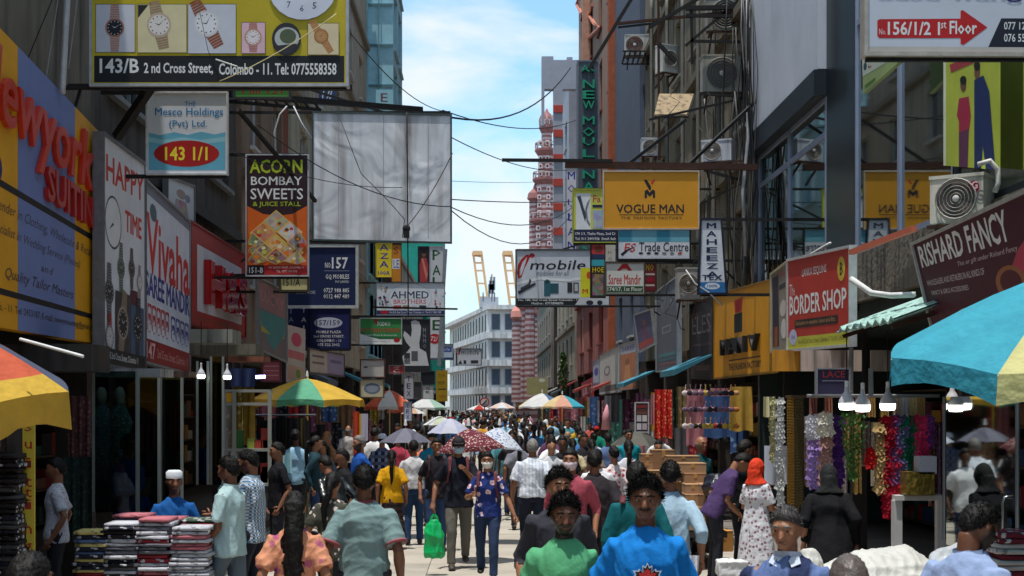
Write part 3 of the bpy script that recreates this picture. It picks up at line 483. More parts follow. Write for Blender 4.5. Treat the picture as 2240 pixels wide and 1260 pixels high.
    sign('maroon_fancy_shop_sign', 'maroon RISHARD FANCY fascia with jewellery pictures at right edge', [(1998,536,12.6),(2290,402,9.8),(2384,800,9.8),(2052,760,12.6)], (76,22,40), [
        LETT('RISHARD FANCY',.03,.03,.72,.235,Wt,.02), LETT('This or gift under Rishard Fancy',.32,.27,.75,.315,(214,190,196),0,sh=.2), LETT('WHOLESALERS AND RETAILERS IN ALL KINDS OF',.04,.36,.5,.41,(222,206,210),0), LETT('FANCY & GIRLS ACCESSORIES',.06,.46,.36,.5,(222,206,210),0),
        ('p',[(.55,.62),(.75,.3),(1,.1),(1,.75),(.6,.8)],(190,60,84)),('e',.66,.5,.1,.12,(160,100,60)),('e',.66,.49,.07,.08,(90,30,40)),('e',.3,.72,.08,.08,(196,160,80)),('e',.3,.72,.045,.045,(76,22,40)),('e',.22,.85,.07,.07,(206,190,150)),('e',.22,.85,.04,.04,(76,22,40)),('p',[(.86,.2),(.93,.16),(.95,.36),(.88,.4)],(220,220,222)),('e',.42,.68,.06,.09,(60,60,70))], frame=(200,196,190), fw=.03)
    q = wl(1563,648,826,1686,614,812,4.45)
    sign('yellow_logo_fascia', 'bright yellow fascia with raised red and black V M logo', q, (226,156,14), [('p',[(.4,.12),(.56,.10),(.54,.26),(.42,.27)],(190,30,24)),('p',[(.4,.28),(.55,.27),(.55,.5),(.4,.5)],(26,22,22)),LETT('MAN V',.2,.56,.85,.75,(24,20,22),.09,ext=.1,dep=.08),('r',.3,.81,.85,.825,(60,40,20)),LETT('THE FASHION FACTORY',.3,.86,.86,.94,(50,36,26),.02)], frame=(160,120,40), fw=.03, th=.1)
    q = wl(1436,640,812,1482,606,806,4.2)
    sign('slate_grey_fascia', 'slate grey ZAM ZAM sign board with thin frame and teal foot bands', q, (98,98,112), [LETT('ZAM ZAM',.1,.12,.9,.3,(140,140,150),0,slope=-.02),('r',.3,.48,.7,.56,(160,160,170)),('r',.33,.49,.67,.55,(98,98,112)),('r',.08,.8,.92,.84,(80,130,140)),('r',.08,.86,.92,.89,(70,110,120)),('r',.08,.92,.92,.94,(140,90,100))], frame=(170,172,178), fw=.03, th=.08)
    sign('dark_wall_sign', 'dark charcoal fascia with thin pale letters between slate and yellow signs', wl(1510,668,826,1560,650,828,4.6), (62,52,56), [LETT('ELES',.1,.18,.9,.42,(130,120,120),.0),('r',.1,.55,.9,.58,(100,80,80)),LETT('Fashion',.2,.8,.85,.9,(170,140,140),0)], frame=(60,54,54), fw=.03)
    sign('tilted_model_poster', 'tilted framed poster of models above the teal awning', [(1389,690,31),(1424,678,30.5),(1432,750,30.5),(1398,768,31)], (110,112,140), [('e',.5,.3,.12,.1,(150,120,120)),('p',[(.3,.4),(.6,.36),(.75,.95),(.3,.98)],(130,100,130)),('r',.05,.8,.95,.97,(190,100,100))], frame=(190,192,196), fw=.03, th=.04)
    sign('orange_saree_board', 'orange saree picture board on the right shopfronts', wl(1358,756,852,1392,746,848,4.35), (196,120,84), [('r',0,0,1,.22,(190,190,206)),LETT('SAREE',.1,.05,.9,.17,(90,90,140),.02),('e',.45,.4,.14,.08,(150,100,70)),('p',[(.3,.48),(.6,.46),(.75,.95),(.2,.95)],(214,150,100))], frame=(160,150,146), fw=.03)
    sign('white_wall_signboard', 'weathered white signboard with grey ring logo and dark foot strip', wl(1312,780,862,1356,756,856,4.4), (206,204,200), [('e',.4,.45,.16,.12,(120,116,120)),('e',.4,.45,.11,.08,(206,204,200)),('r',0,.82,1,.96,(110,100,100))], frame=(150,150,150), fw=.03)
    sign('lilac_wall_signboard', 'small lilac signboard at the foot of the red building', wl(1298,792,850,1311,786,848,4.4), (196,190,214), [('e',.5,.4,.35,.15,(90,90,170)),('r',0,.8,1,.9,(120,110,140))], frame=(140,140,150), fw=.03)
    sign('red_wall_signboard', 'crimson fascia board with white letters below the pink building', wl(1272,838,880,1297,824,872,4.5), (170,44,60), [LETT('DLH',.15,.25,.9,.7,(220,180,190),.03)], frame=None)
    sign('poster_with_figures', 'black and red poster with small model pictures beside the red cloth', fr(1391,882,1417,944,23), (50,40,44), [('r',1393,886,1415,892,(190,60,60)),('r',1393,894,1415,906,(120,70,60)),('r',1393,908,1403,922,(196,190,190)),('r',1405,908,1415,922,(210,200,196)),('r',1393,926,1403,940,(206,196,200)),('r',1405,926,1415,940,(190,170,180))], R='px', frame=(200,196,196), fw=.02)
    sign('hanging_lace_sign', 'navy LACE sign under the awning with red letters', fr(1788,808,1856,862,14.6), (46,40,70), [LETT('LACE',1800,811,1848,826,(190,60,60),.03),('r',1798,832,1850,834,(160,150,170))], R='px', frame=(150,150,156), fw=.015)
    sign('khaki_wall_sign', 'khaki sign board with white swirl at the street end', fr(1152,826,1198,864,85), (170,160,110), [('e',1186,832,7,4,(220,220,200))], R='px', frame=None)
    sign('teal_letter_tower_sign', 'pale blue tower sign with a dark red letter E', fr(822,196,860,232,50), (150,200,214), [LETT('E',833,204,848,223,(120,60,70),.05)], R='px', frame=None, th=.1)
    sign('navy_swirl_wall_sign', 'navy vertical sign with white stylised letters behind the billboard', fr(697,196,736,226,34), (40,60,100), [LETT('UL',704,198,730,222,(200,206,216),.02,sh=.3)], R='px', frame=None)
build_signs()
# ---------------------------------------------------------------- ground and road slabs
def build_ground():
    g = MB(); g.add([(-400,-60,-.02),(400,-60,-.02),(400,1400,-.02),(-400,1400,-.02)], [(0,1,2,3)])
    tag(g.build('ground', mat((112,104,94), .95, var=.3, scale=.3)), kind='structure')
    r = MB(); r.add([(-3.9,-20,-.006),(3.9,-20,-.006),(3.9,300,-.006),(-3.9,300,-.006)], [(0,1,2,3)])
    rd = r.build('road', mat((110,104,96), .9, var=.3, scale=2)); tag(rd, kind='structure')
    base = [mat(c, .85, var=.36, scale=s, bump=.25) for c, s in (((176,167,154),1.1),((170,162,150),1.7),((181,172,159),.8))]
    rnd = random.Random(3); meshes = []
    for m in base:
        b = MB(); b.box((-.745,-1.11,-.05),(.745,1.11,.008)); o = b.build('road_slab', m, rd); meshes.append(o)
    first = list(meshes)
    for j in range(26):
        for i in range(5):
            x = -3.0+1.5*i; y = 5+2.24*j
            if first: o = first.pop()
            else: o = rnd.choice(meshes).copy(); link(o); o.parent = rd
            o.location = (x, y, rnd.uniform(-.002,.002)); o.name = 'road_slab'
    for side in (-1, 1):
        p = MB(); p.box((side*3.9 if side > 0 else -9, -20, -.1), (9 if side > 0 else -3.9, 200, .12))
        tag(p.build('pavement', mat((120,112,104), .9, var=.3, scale=2)), kind='structure')
build_ground()

# ---------------------------------------------------------------- buildings
def wall_grid(b, side, X, y0, y1, z0, z1, ops, rev=.18):
    ys = sorted({y0, y1, *[o[0] for o in ops], *[o[1] for o in ops]}); zs = sorted({z0, z1, *[o[2] for o in ops], *[o[3] for o in ops]})
    ys = [y for y in ys if y0 <= y <= y1]; zs = [z for z in zs if z0 <= z <= z1]
    for i in range(len(ys)-1):
        for j in range(len(zs)-1):
            cy = (ys[i]+ys[i+1])/2; cz = (zs[j]+zs[j+1])/2
            if any(o[0] < cy < o[1] and o[2] < cz < o[3] for o in ops): continue
            b.add([(X,ys[i],zs[j]),(X,ys[i+1],zs[j]),(X,ys[i+1],zs[j+1]),(X,ys[i],zs[j+1])], [(0,1,2,3)])
    Xi = X+side*rev
    for a, c, d, e in [o[:4] for o in ops]:
        b.add([(X,a,d),(X,c,d),(X,c,e),(X,a,e),(Xi,a,d),(Xi,c,d),(Xi,c,e),(Xi,a,e)], [(0,1,5,4),(1,2,6,5),(2,3,7,6),(3,0,4,7)])
PANE = None
def pane_mat():
    global PANE
    if PANE is None: PANE = mat((34,44,52), .08, spec=.8, var=.3, scale=.7)
    return PANE
def window(parent, side, X, a, c, d, e, fcol=(200,200,200), off=(0,0,0), mull=1, kind='glass', panecol=None):
    Xi = X+side*.12; t = .05; f = MB()
    for (q0,q1,r0,r1) in ((a,a+t,d,e),(c-t,c,d,e),(a+t,c-t,d,d+t),(a+t,c-t,e-t,e)): f.box((min(Xi,Xi+side*.06),q0,r0),(max(Xi,Xi+side*.06),q1,r1))
    for k in range(mull): yy = a+(c-a)*(k+1)/(mull+1); f.box((min(Xi,Xi+side*.05),yy-.02,d+t),(max(Xi,Xi+side*.05),yy+.02,e-t))
    w = f.build('window', mat(fcol, .6, var=.2), parent, off=off)
    Xp = X+side*.165; MB().add([(Xp,a,d),(Xp,c,d),(Xp,c,e),(Xp,a,e)], [(0,1,2,3)]).build('pane', mat(panecol, .12, spec=.8) if panecol else pane_mat(), w, off=off)
    if kind == 'sill':
        s = MB(); s.box((min(X,X-side*.1),a-.06,d-.07),(max(X,X-side*.1),c+.06,d)); s.build('sill', mat(fcol, .7, var=.2), w, off=off)
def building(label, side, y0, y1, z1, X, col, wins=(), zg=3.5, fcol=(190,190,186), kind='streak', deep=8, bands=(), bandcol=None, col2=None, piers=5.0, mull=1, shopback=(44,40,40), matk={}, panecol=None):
    off = (X, (y0+y1)/2, 0); root = thing('shop_building', label, 'building', off)
    m = mat(col, .85, kind=kind, col2=col2 or tuple(int(v*.5) for v in col), var=.25, scale=2.2, **matk)
    b = MB(); Xb = X+side*deep
    wall_grid(b, side, X, y0, y1, zg, z1, wins)
    for y in (y0, y1): b.add([(X,y,zg),(Xb,y,zg),(Xb,y,z1),(X,y,z1)], [(0,1,2,3)])
    b.add([(X,y0,z1),(Xb,y0,z1),(Xb,y1,z1),(X,y1,z1)], [(0,1,2,3)]); b.add([(X,y0,zg),(Xb,y0,zg),(Xb,y1,zg),(X,y1,zg)], [(0,1,2,3)])
    b.add([(X+side*.5,y0+.001,zg),(X+side*.5,y1-.001,zg),(X+side*.5,y1-.001,z1),(X+side*.5,y0+.001,z1)], [(0,1,2,3)])
    b.build('wall', m, root, off=off)
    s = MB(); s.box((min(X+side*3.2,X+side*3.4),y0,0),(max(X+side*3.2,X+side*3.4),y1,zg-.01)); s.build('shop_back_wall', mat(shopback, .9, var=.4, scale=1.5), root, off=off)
    n = max(1, round((y1-y0)/piers))
    for k in range(n+1):
        y = y0+(y1-y0)*k/n; y = min(max(y, y0+.12), y1-.12)
        pp = MB(); pp.box((min(X+side*.02,X+side*.4),y-.12,.12),(max(X+side*.02,X+side*.4),y+.12,zg-.012)); pp.build('party_pier', mat((70,62,58), .9, var=.4, scale=4), root, off=off)
    pr = MB(); pr.box((min(X-side*.12,X+side*.2),y0,z1),(max(X-side*.12,X+side*.2),y1,z1+.25)); pr.build('parapet', m, root, off=off)
    for z in bands:
        q = MB(); q.box((min(X-side*.14,X-side*.001),y0+.004,z-.09),(max(X-side*.14,X-side*.001),y1-.004,z+.09)); q.build('floor_band', mat(bandcol or tuple(int(v*.8) for v in col), .85, var=.3, scale=3), root, off=off)
    for o in wins: window(root, side, X, *o[:4], fcol=fcol, off=off, mull=mull, kind='sill' if len(o) < 5 else o[4], panecol=panecol)
    return root
def gridw(y0, y1, n, zs, w, h): 
    return [(y0+(y1-y0)*(k+.5)/n-w/2, y0+(y1-y0)*(k+.5)/n+w/2, z, z+h) for k in range(n) for z in zs]
LB = []
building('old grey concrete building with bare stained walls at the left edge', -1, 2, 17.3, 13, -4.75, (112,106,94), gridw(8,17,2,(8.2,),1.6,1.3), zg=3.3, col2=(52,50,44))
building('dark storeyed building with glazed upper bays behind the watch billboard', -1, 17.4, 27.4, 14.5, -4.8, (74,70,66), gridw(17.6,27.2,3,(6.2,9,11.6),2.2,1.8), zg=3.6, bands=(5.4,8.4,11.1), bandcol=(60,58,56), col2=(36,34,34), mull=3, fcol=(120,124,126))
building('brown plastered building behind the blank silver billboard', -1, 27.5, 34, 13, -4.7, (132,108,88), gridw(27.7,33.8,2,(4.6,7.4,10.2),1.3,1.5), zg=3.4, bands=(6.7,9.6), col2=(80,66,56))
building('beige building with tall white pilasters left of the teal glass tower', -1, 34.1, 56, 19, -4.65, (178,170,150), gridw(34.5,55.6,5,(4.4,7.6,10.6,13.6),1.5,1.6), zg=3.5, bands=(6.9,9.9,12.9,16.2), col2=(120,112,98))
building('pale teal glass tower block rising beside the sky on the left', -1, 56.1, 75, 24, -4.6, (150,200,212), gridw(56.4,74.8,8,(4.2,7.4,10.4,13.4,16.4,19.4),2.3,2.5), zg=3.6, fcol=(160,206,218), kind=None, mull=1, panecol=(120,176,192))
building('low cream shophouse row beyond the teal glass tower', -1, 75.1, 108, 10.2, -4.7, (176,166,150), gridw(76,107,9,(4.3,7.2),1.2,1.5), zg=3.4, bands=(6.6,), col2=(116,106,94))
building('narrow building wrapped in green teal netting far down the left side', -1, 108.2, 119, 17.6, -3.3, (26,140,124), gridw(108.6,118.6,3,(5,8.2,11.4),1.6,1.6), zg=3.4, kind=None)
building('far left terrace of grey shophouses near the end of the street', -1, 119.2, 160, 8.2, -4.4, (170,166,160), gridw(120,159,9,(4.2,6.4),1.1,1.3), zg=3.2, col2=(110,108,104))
_tw = building('upper storeys of the teal glass tower stepping out over the street', -1, 56.3, 62.5, 24.2, -3.62, (160,206,218), gridw(56.5,62.3,2,(10.4,13.4,16.4,19.4),2.2,2.4), zg=9.3, fcol=(160,206,218), kind=None, mull=0, panecol=(120,176,192), deep=7, piers=20)
for k_ in range(9): b_ = MB(); b_.box((-8,56.2,10+k_*1.6),(-3.62,56.29,10.06+k_*1.6)); b_.build('glazing_bar', mat((90,130,144), .5), _tw, off=(-3.62,59.4,0))
for k_ in range(3): b_ = MB(); b_.box((-4.2-k_*.5,56.17,9.4),(-4.16-k_*.5,56.195,24.1)); b_.build('glazing_bar', mat((90,130,144), .5), _tw, off=(-3.62,59.4,0))
# right: glass fronted corner building
def glass_building():
    X = 4.8; off = (X, 18, 0); r = thing('glass_shop_building', 'modern glass fronted shop building with white upper panels on the right', 'building', off)
    dark = mat((30,40,48), .5, .2, var=.3, scale=3); lil = mat((150,160,184), .5, .3, var=.15)
    for (y0, y1) in ((6,10.2),(10.3,14.45),(14.5,18.3),(19.9,24.8)):
        zt = 6.5 if y0 > 19 else 13
        g = MB(); n = 2
        MB().add([(X,y0,4.15),(X,y1,4.15),(X,y1,zt),(X,y0,zt)], [(0,1,2,3)]).build('glass_pane', glass((120,150,148), .17), r, off=off)
        for y in (y0, (y0+y1)/2, y1): g.box((X-.03,y-.045,4.15),(X+.1,y+.045,zt))
        for z in (4.15, 6.0 if zt < 10 else 7.1, zt): g.box((X-.02,y0,z-.04),(X+.09,y1,z+.04))
        g.build('glazing_frame', dark if y0 < 14 else lil, r, off=off)
    for k in range(3):
        y0 = 19.9+k*1.64; b = MB(); b.box((X-.14,y0,6.9),(X+.2,y0+1.625,14)); b.build('white_wall_panel', mat((206,210,220), .5, var=.2, scale=.9), r, off=off)
    b = MB(); b.box((X-.2,19.86,6.52),(X+.2,24.95,6.88)); b.build('dark_lintel_band', dark, r, off=off)
    b = MB(); b.box((X-.03,18.32,3.4),(X+.3,19.84,14)); b.build('dark_corner_column', mat((22,36,44), .35, .2, var=.3), r, off=off)
    b = MB(); b.box((X-.08,6,3.5),(X+.35,25,4.1)); b.build('concrete_ledge', mat((120,112,98), .9, kind='streak', col2=(50,46,42), scale=6, bump=.5), r, off=off)
    b = MB(); b.box((X+3.2,6,.1),(X+3.4,25,14)); b.box((X+.02,24.9,.1),(X+3.2,25,14)); b.box((X+.1,6,7.0),(X+3.2,24.8,7.15)); b.box((X+.02,6,3.35),(X+3.2,24.9,3.49)); b.box((X+.02,6,14),(X+3.4,25,14.2)); b.build('inner_wall', mat((60,74,72), .9, var=.5, scale=1.2), r, off=off)
    for k in range(5):
        y = 6.2+k*4.5; b = MB(); b.box((X+.3,y,.1),(X+.5,y+.14,3.35)); b.build('party_pier', mat((60,54,52), .9, var=.4), r, off=off)
    # things seen through glass
    b = MB(); b.box((X+.12,12.95,4.2),(X+.16,14.4,8.5)); b.build('lime_window_poster', mat((156,166,80), .6, var=.15), r, off=off)
    sign('window_poster', 'lime green window poster of a woman in red and a man in long navy', [(2064,118,14.35),(2186,112,12.95),(2186,372,12.95),(2064,362,14.35)], (184,196,70), [
        ('p',[(.0,0),(.05,0),(.05,1),(0,1)],(225,230,200)),('p',[(.12,.1),(.75,-.02),(.78,.05),(.15,.17)],(170,60,70)),('p',[(.3,.4),(.48,.38),(.52,.55),(.48,.7),(.46,1),(.3,1),(.3,.6),(.26,.55)],(170,40,70)),('e',.38,.28,.055,.06,(110,70,56)),('e',.38,.24,.06,.04,(20,16,16)),
        ('p',[(.3,.7),(.48,.66),(.46,1),(.3,1)],(96,50,80)),('p',[(.58,.24),(.74,.2),(.84,.34),(.94,1),(.78,1),(.73,.8),(.7,1),(.58,1)],(24,44,96)),('e',.63,.17,.05,.06,(120,80,60)),('e',.63,.12,.055,.04,(20,16,16))], frame=None, th=.01)
glass_building()
sign('diamond_sign', 'slanted green DIAMOND sign seen behind glass under the arrow billboard', [(1886,130,16.5),(1986,100,15),(1984,120,15),(1888,205,16.5)], (150,170,110), [('p',[(0,0),(1,-.2),(1,.5),(0,.5)],(196,204,190)),LETT('DIAMOND',.14,.06,.96,.36,(160,60,60),.03),('e',.07,.24,.04,.12,(40,80,90)),('r',.05,.8,.3,.9,(80,120,40))], frame=None)
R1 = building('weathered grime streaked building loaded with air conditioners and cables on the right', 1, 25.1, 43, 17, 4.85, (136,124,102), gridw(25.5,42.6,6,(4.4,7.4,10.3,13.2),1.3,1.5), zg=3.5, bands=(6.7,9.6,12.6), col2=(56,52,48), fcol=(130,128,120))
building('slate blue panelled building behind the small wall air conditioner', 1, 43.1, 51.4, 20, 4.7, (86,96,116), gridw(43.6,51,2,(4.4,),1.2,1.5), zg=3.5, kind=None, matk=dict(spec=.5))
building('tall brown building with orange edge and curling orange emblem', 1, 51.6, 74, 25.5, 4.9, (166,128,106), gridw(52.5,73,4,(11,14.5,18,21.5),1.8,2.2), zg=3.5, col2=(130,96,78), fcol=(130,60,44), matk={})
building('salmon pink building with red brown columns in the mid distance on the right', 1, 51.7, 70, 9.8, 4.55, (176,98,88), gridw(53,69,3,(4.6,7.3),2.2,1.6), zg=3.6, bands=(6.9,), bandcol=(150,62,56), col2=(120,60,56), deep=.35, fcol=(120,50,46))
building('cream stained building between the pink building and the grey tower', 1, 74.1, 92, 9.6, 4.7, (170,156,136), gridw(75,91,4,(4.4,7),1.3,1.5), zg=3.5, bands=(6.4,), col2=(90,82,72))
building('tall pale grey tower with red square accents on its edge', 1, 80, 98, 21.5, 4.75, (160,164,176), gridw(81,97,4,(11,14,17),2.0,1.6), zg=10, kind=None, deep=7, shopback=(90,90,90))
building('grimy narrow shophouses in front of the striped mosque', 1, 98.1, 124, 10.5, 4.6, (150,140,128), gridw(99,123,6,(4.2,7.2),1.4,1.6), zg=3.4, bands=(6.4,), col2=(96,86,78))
# tower accents, orange edge strips
def accents():
    t = thing('tower_frame', 'projecting grey portal frame with red blocks on the pale tower', 'building trim', (4.5, 80, 10))
    g = MB(); g.box((-.7,-1.6,-.3),(-.2,-1.0,11.2)); g.box((-.2,-1.6,9.6),(2.2,-1.0,11.2)); g.box((-1.35,-1.6,9.6),(-.7,-1,11.4)); g.box((-1.35,-1.6,7.6),(-1.2,-1,9.6)); g.build('frame', mat((168,172,184), .5, var=.15), t)
    for k in range(7): b = MB(); b.box((-.72,-1.66,.2+k*1.35),(-.18,-1.601,.6+k*1.35)); b.build('red_block', mat((190,70,56), .6), t)
    for y, x, c in ((51.5,4.62,(176,92,58)),(66,4.7,(206,150,124))):
        o = tag(MB().box((x-.16,y-.3,3.6),(x+.2,y+.12,25.8)).build('wall_pilaster', mat(c, .8, var=.35, scale=4)), 'full height orange brown corner strip of the brown building' if y < 60 else 'pale peach full height strip on the brown building', 'pilaster')
    # curling emblem
    e = MB(); pts = [(1296,10),(1290,35),(1300,52),(1312,62),(1298,74),(1284,90),(1282,112),(1288,124)]
    w = [Vector((4.86, DX(x,4.86), CH+(VY-y)/F*DX(x,4.86))) for x, y in pts]; e.loft(w, .09, 6)
    pts = [(1268,-20),(1262,10),(1272,30),(1284,20),(1286,-10)]; w = [Vector((4.86, DX(x,4.86), CH+(VY-y)/F*DX(x,4.86))) for x, y in pts]; e.loft(w, .1, 6)
    tag(e.build('wall_emblem', mat((186,116,90), .7)), 'curling raised orange emblem on the tall brown building', 'emblem')
accents()
# ---------------------------------------------------------------- mosque
def mosque():
    off = P(1188, 885, 128); off.z = 0; t = thing('striped_mosque', 'red and white striped mosque with a tall stepped minaret beside the grey tower', 'mosque', off)
    s = 128/F; red = mat((152,98,96), .8, var=.35, scale=2.5); wh = mat((196,172,172), .8, var=.3, scale=2); dk = mat((120,52,56), .8)
    def zz(y): return CH+(VY-y)*s
    def shaft(cx, yb, yt, w0, w1, n, name='minaret'):
        zb, zt = zz(yb), zz(yt); X = (cx-1188)*s; o = MB(); q = MB()
        for k in range(n):
            a = k/n; b = (k+1)/n; r0 = w0+(w1-w0)*a; r1 = w0+(w1-w0)*b
            (o if k % 2 else q).lathe([(r0*1.0,zb+(zt-zb)*a),(r1,zb+(zt-zb)*b)], (X,0,0), 8)
        m = o.build(name, red, t); q.build('white_band', wh, m); return m
    # main minaret tiers
    shaft(1190, 660, 480, 1.15, 1.0, 30); shaft(1192, 480, 395, .95, .85, 15); shaft(1194, 392, 330, .72, .66, 11); shaft(1196, 326, 282, .5, .46, 9)
    for cx, y, r in ((1190,484,1.35),(1192,394,1.12),(1194,330,1.0),(1196,280,.7)):
        b = MB(); z = zz(y); b.lathe([(r*.7,z-.5),(r,z-.05),(r,z+.12),(r*.8,z+.2)], ((cx-1188)*s,0,0), 12); b.build('balcony', red, t)
        b = MB()
        for k in range(10): a = k*math.tau/10; x = (cx-1188)*s+math.cos(a)*r*.92; y_ = math.sin(a)*r*.92; b.box((x-.06,y_-.06,z+.2),(x+.06,y_+.06,z+.62))
        b.lathe([(r*.97,z+.62),(r*.97,z+.72),(r*.85,z+.72)], ((cx-1188)*s,0,0), 12); b.build('railing', wh, t)
    b = MB(); b.lathe([(.44,zz(280)),(.62,zz(272)),(.66,zz(262)),(.5,zz(252)),(.2,zz(246)),(.05,zz(238))], ((1196-1188)*s,0,0), 12); b.build('dome', red, t, True)
    b = MB()
    for k in range(8): a = k*math.tau/8; b.loft([((1196-1188)*s+math.cos(a)*rr, math.sin(a)*rr, z) for rr, z in ((.46,zz(280)),(.64,zz(272)),(.68,zz(262)),(.52,zz(252)))], .05, 4)
    b.build('dome_ribs', wh, t)
    for k in range(22):      # little square window frames up the street side of the minaret
        y = 655-k*17; r_ = 1.12 if y > 480 else .92 if y > 395 else .7
        if y < 300 or min(abs(y-q_) for q_ in (484,394,330)) < 9: continue
        for dx in (-.45, .35):
            b = MB(); z = zz(y); x = (1190-1188)*s+dx*r_*1.1; yy = -math.sqrt(max(r_*r_-(dx*r_*1.1)**2, .01))-.03
            b.box((x-.17,yy-.06,z-.2),(x+.17,yy+.1,z+.22)); w_ = b.build('window_frame', mat((222,206,204), .8), t); MB().box((x-.09,yy-.075,z-.11),(x+.09,yy-.061,z+.12)).build('window_opening', dk, w_)
    # smaller turret left
    shaft(1170, 660, 440, .55, .5, 40); b = MB(); z = zz(440); b.lathe([(.5,z),(.7,z+.2),(.6,z+.7),(.2,z+1.1),(.02,z+1.6)], ((1170-1188)*s,0,0), 10); b.build('turret_cap', red, t)
    # body: striped block with lower turrets
    zt = zz(668); n = 34
    a = MB(); c = MB()
    for k in range(n):
        z0 = zt*k/n; z1 = zt*(k+1)/n; (a if k % 2 else c).box((zz(0)*0+(1128-1188)*s, .6, z0),((1204-1188)*s,9,z1))
    m = a.build('striped_wall', red, t); c.build('white_course', wh, m)
    for cx, yt, w in ((1132,700,.55),(1142,676,.5),(1158,672,.6),(1176,690,.45)):
        shaft(cx, 880, yt, w, w*.9, 34, 'turret'); b = MB(); z = zz(yt); b.lathe([(w*.8,z),(w*1.15,z+.25),(w*1.0,z+.8),(w*.4,z+1.3),(.02,z+1.9)], ((cx-1188)*s,0,0), 10); b.build('turret_dome', mat((206,136,124), .8), t)
    for cx, y in ((1150,740),(1166,740),(1150,800),(1166,800)):
        b = MB(); z = zz(y); x = (cx-1188)*s; b.add([(x+math.cos(math.radians(k*20))*.28, .59, z+.3+math.sin(math.radians(k*20))*.3) for k in range(10)]+[(x-.28,.59,z-.6),(x+.28,.59,z-.6)], [tuple(range(12))]); b.build('arched_window', dk, t)
mosque()
# ---------------------------------------------------------------- far white building with storeys
def far_white():
    t = thing('white_storeyed_building', 'four storey pale building with balcony bands closing the street end', 'building', (0.3,150,0))
    Wm = mat((216,214,212), .75, kind='streak', col2=(160,158,156), var=.25, scale=.8); cx, cy = P(1066,885,150).x-.3, 0
    L = (P(984,885,190).x-.3, 40); Rr = (P(1136,885,150).x-.3+.2, 0.0)
    s = 150/F; H = CH+(VY-672)*s
    dl = Vector((L[0]-cx, L[1]-cy, 0)); ll = dl.length; dl.normalize(); nl = Vector((-dl.y, dl.x, 0)); 
    if nl.y > 0: nl = -nl
    b = MB(); b.add([(cx,cy,0),(Rr[0],0,0),(Rr[0],12,0),(L[0]+6,L[1],0),(L[0],L[1],0)]+[(cx,cy,H),(Rr[0],0,H),(Rr[0],12,H),(L[0]+6,L[1],H),(L[0],L[1],H)], [(0,1,6,5),(1,2,7,6),(2,3,8,7),(3,4,9,8),(4,0,5,9),(5,6,7,8,9)]); b.build('wall', Wm, t)
    pn = mat((70,80,96), .2, var=.3)
    for k, z in enumerate((H-.15, H-3.2, H-6.1, H-9.0)):
        b = MB(); e = .55
        A = Vector((cx,cy,0)); B = Vector((Rr[0]+.3,0,0)); C = Vector((L[0],L[1],0))
        o0 = [A+Vector((0,-e,0))+nl*0+dl*-.2, B+Vector((0,-e,0)), B, C, C+nl*e*2]
        b.add([(p.x,p.y,z-.1) for p in o0]+[(p.x,p.y,z+(.55 if k else .35)) for p in o0], [(0,1,6,5),(1,2,7,6),(2,3,8,7),(3,4,9,8),(4,0,5,9),(5,6,7,8,9),(4,3,2,1,0)]); b.build('balcony_band', mat((220,218,216), .75, kind='streak', col2=(150,148,146), var=.25, scale=1.5), t)
    for z in (H-2.6, H-5.5, H-8.4, H-11.2):
        if z < 0: continue
        for x in (.9, 2.3):
            b = MB(); b.box((cx+x-.45,-.06,z+.2),(cx+x+.45,-.004,z+1.9)); w = b.build('window', mat((110,120,134), .6), t); MB().box((cx+x-.38,-.075,z+.27),(cx+x+.38,-.061,z+1.83)).build('pane', pn, w)
        for k in range(13):
            q = A+dl*(1.8+k*(ll-4)/13)+nl*.02; b = MB(); u = dl*.75
            b.add([tuple(q-u+Vector((0,0,z+.2))),tuple(q+u+Vector((0,0,z+.2))),tuple(q+u+Vector((0,0,z+1.9))),tuple(q-u+Vector((0,0,z+1.9)))]+[tuple(q+nl*.08-u+Vector((0,0,z+.2))),tuple(q+nl*.08+u+Vector((0,0,z+.2))),tuple(q+nl*.08+u+Vector((0,0,z+1.9))),tuple(q+nl*.08-u+Vector((0,0,z+1.9)))], [(4,5,6,7),(0,1,5,4),(1,2,6,5),(2,3,7,6),(3,0,4,7)]); w = b.build('window', mat((60,70,86), .3, var=.4, scale=1), t)
    b = MB(); b.box((cx-.8,3,H+.2),(cx+1.2,6,H+1.3)); b.build('roof_tank', mat((170,176,186), .7), t)
    for x, h in ((1057,640),(1076,600),(1082,640)):
        p = P(x,660,152); q = P(x,h,152); MB().loft([p-Vector((.3,150,0)), q-Vector((.3,150,0))], .07, 5).build('roof_mast', mat((90,96,106), .6), t)
    b = MB()
    for k in range(6): p = P(1070+k*2.2, 632-8*(k % 3), 152)-Vector((.3,150,0)); b.box((p.x-.12,p.y-.1,p.z-.9),(p.x+.12,p.y+.1,p.z+.5))
    b.build('roof_antennas', mat((130,136,146), .6), t)
far_white()
def crane(x, lab):
    p = P(x, 885, 420); t = thing('harbour_crane', lab, 'crane', (p.x,p.y,0)); s = 420/F; m = mat((236,190,138), .7)
    def z(y): return CH+(VY-y)*s
    b = MB()
    for dx0, dx1 in ((27,-17),(46,1)):
        for oy in (0, 4): b.bar((dx0*s,oy,z(885)),(dx1*s,oy,z(552)),.62)
    b.build('legs', m, t)
    b = MB()
    for y in (557, 575, 592, 620, 650, 680): f = (885-y)/333; b.bar(((27-44*f)*s,0,z(y)),((46-45*f)*s,0,z(y)),.45)
    b.bar((-17*s,0,z(556)),(1*s,4,z(556)),.9); b.build('cross_beams', m, t)
    b = MB(); b.box((-18*s,-.6,z(558)),(3*s,4.6,z(549))); b.build('head_block', m, t)
crane(1052, 'left of the two tall yellow harbour cranes beyond the white building'); crane(1118, 'right of the two tall yellow harbour cranes beyond the white building')
MB_t = MB()

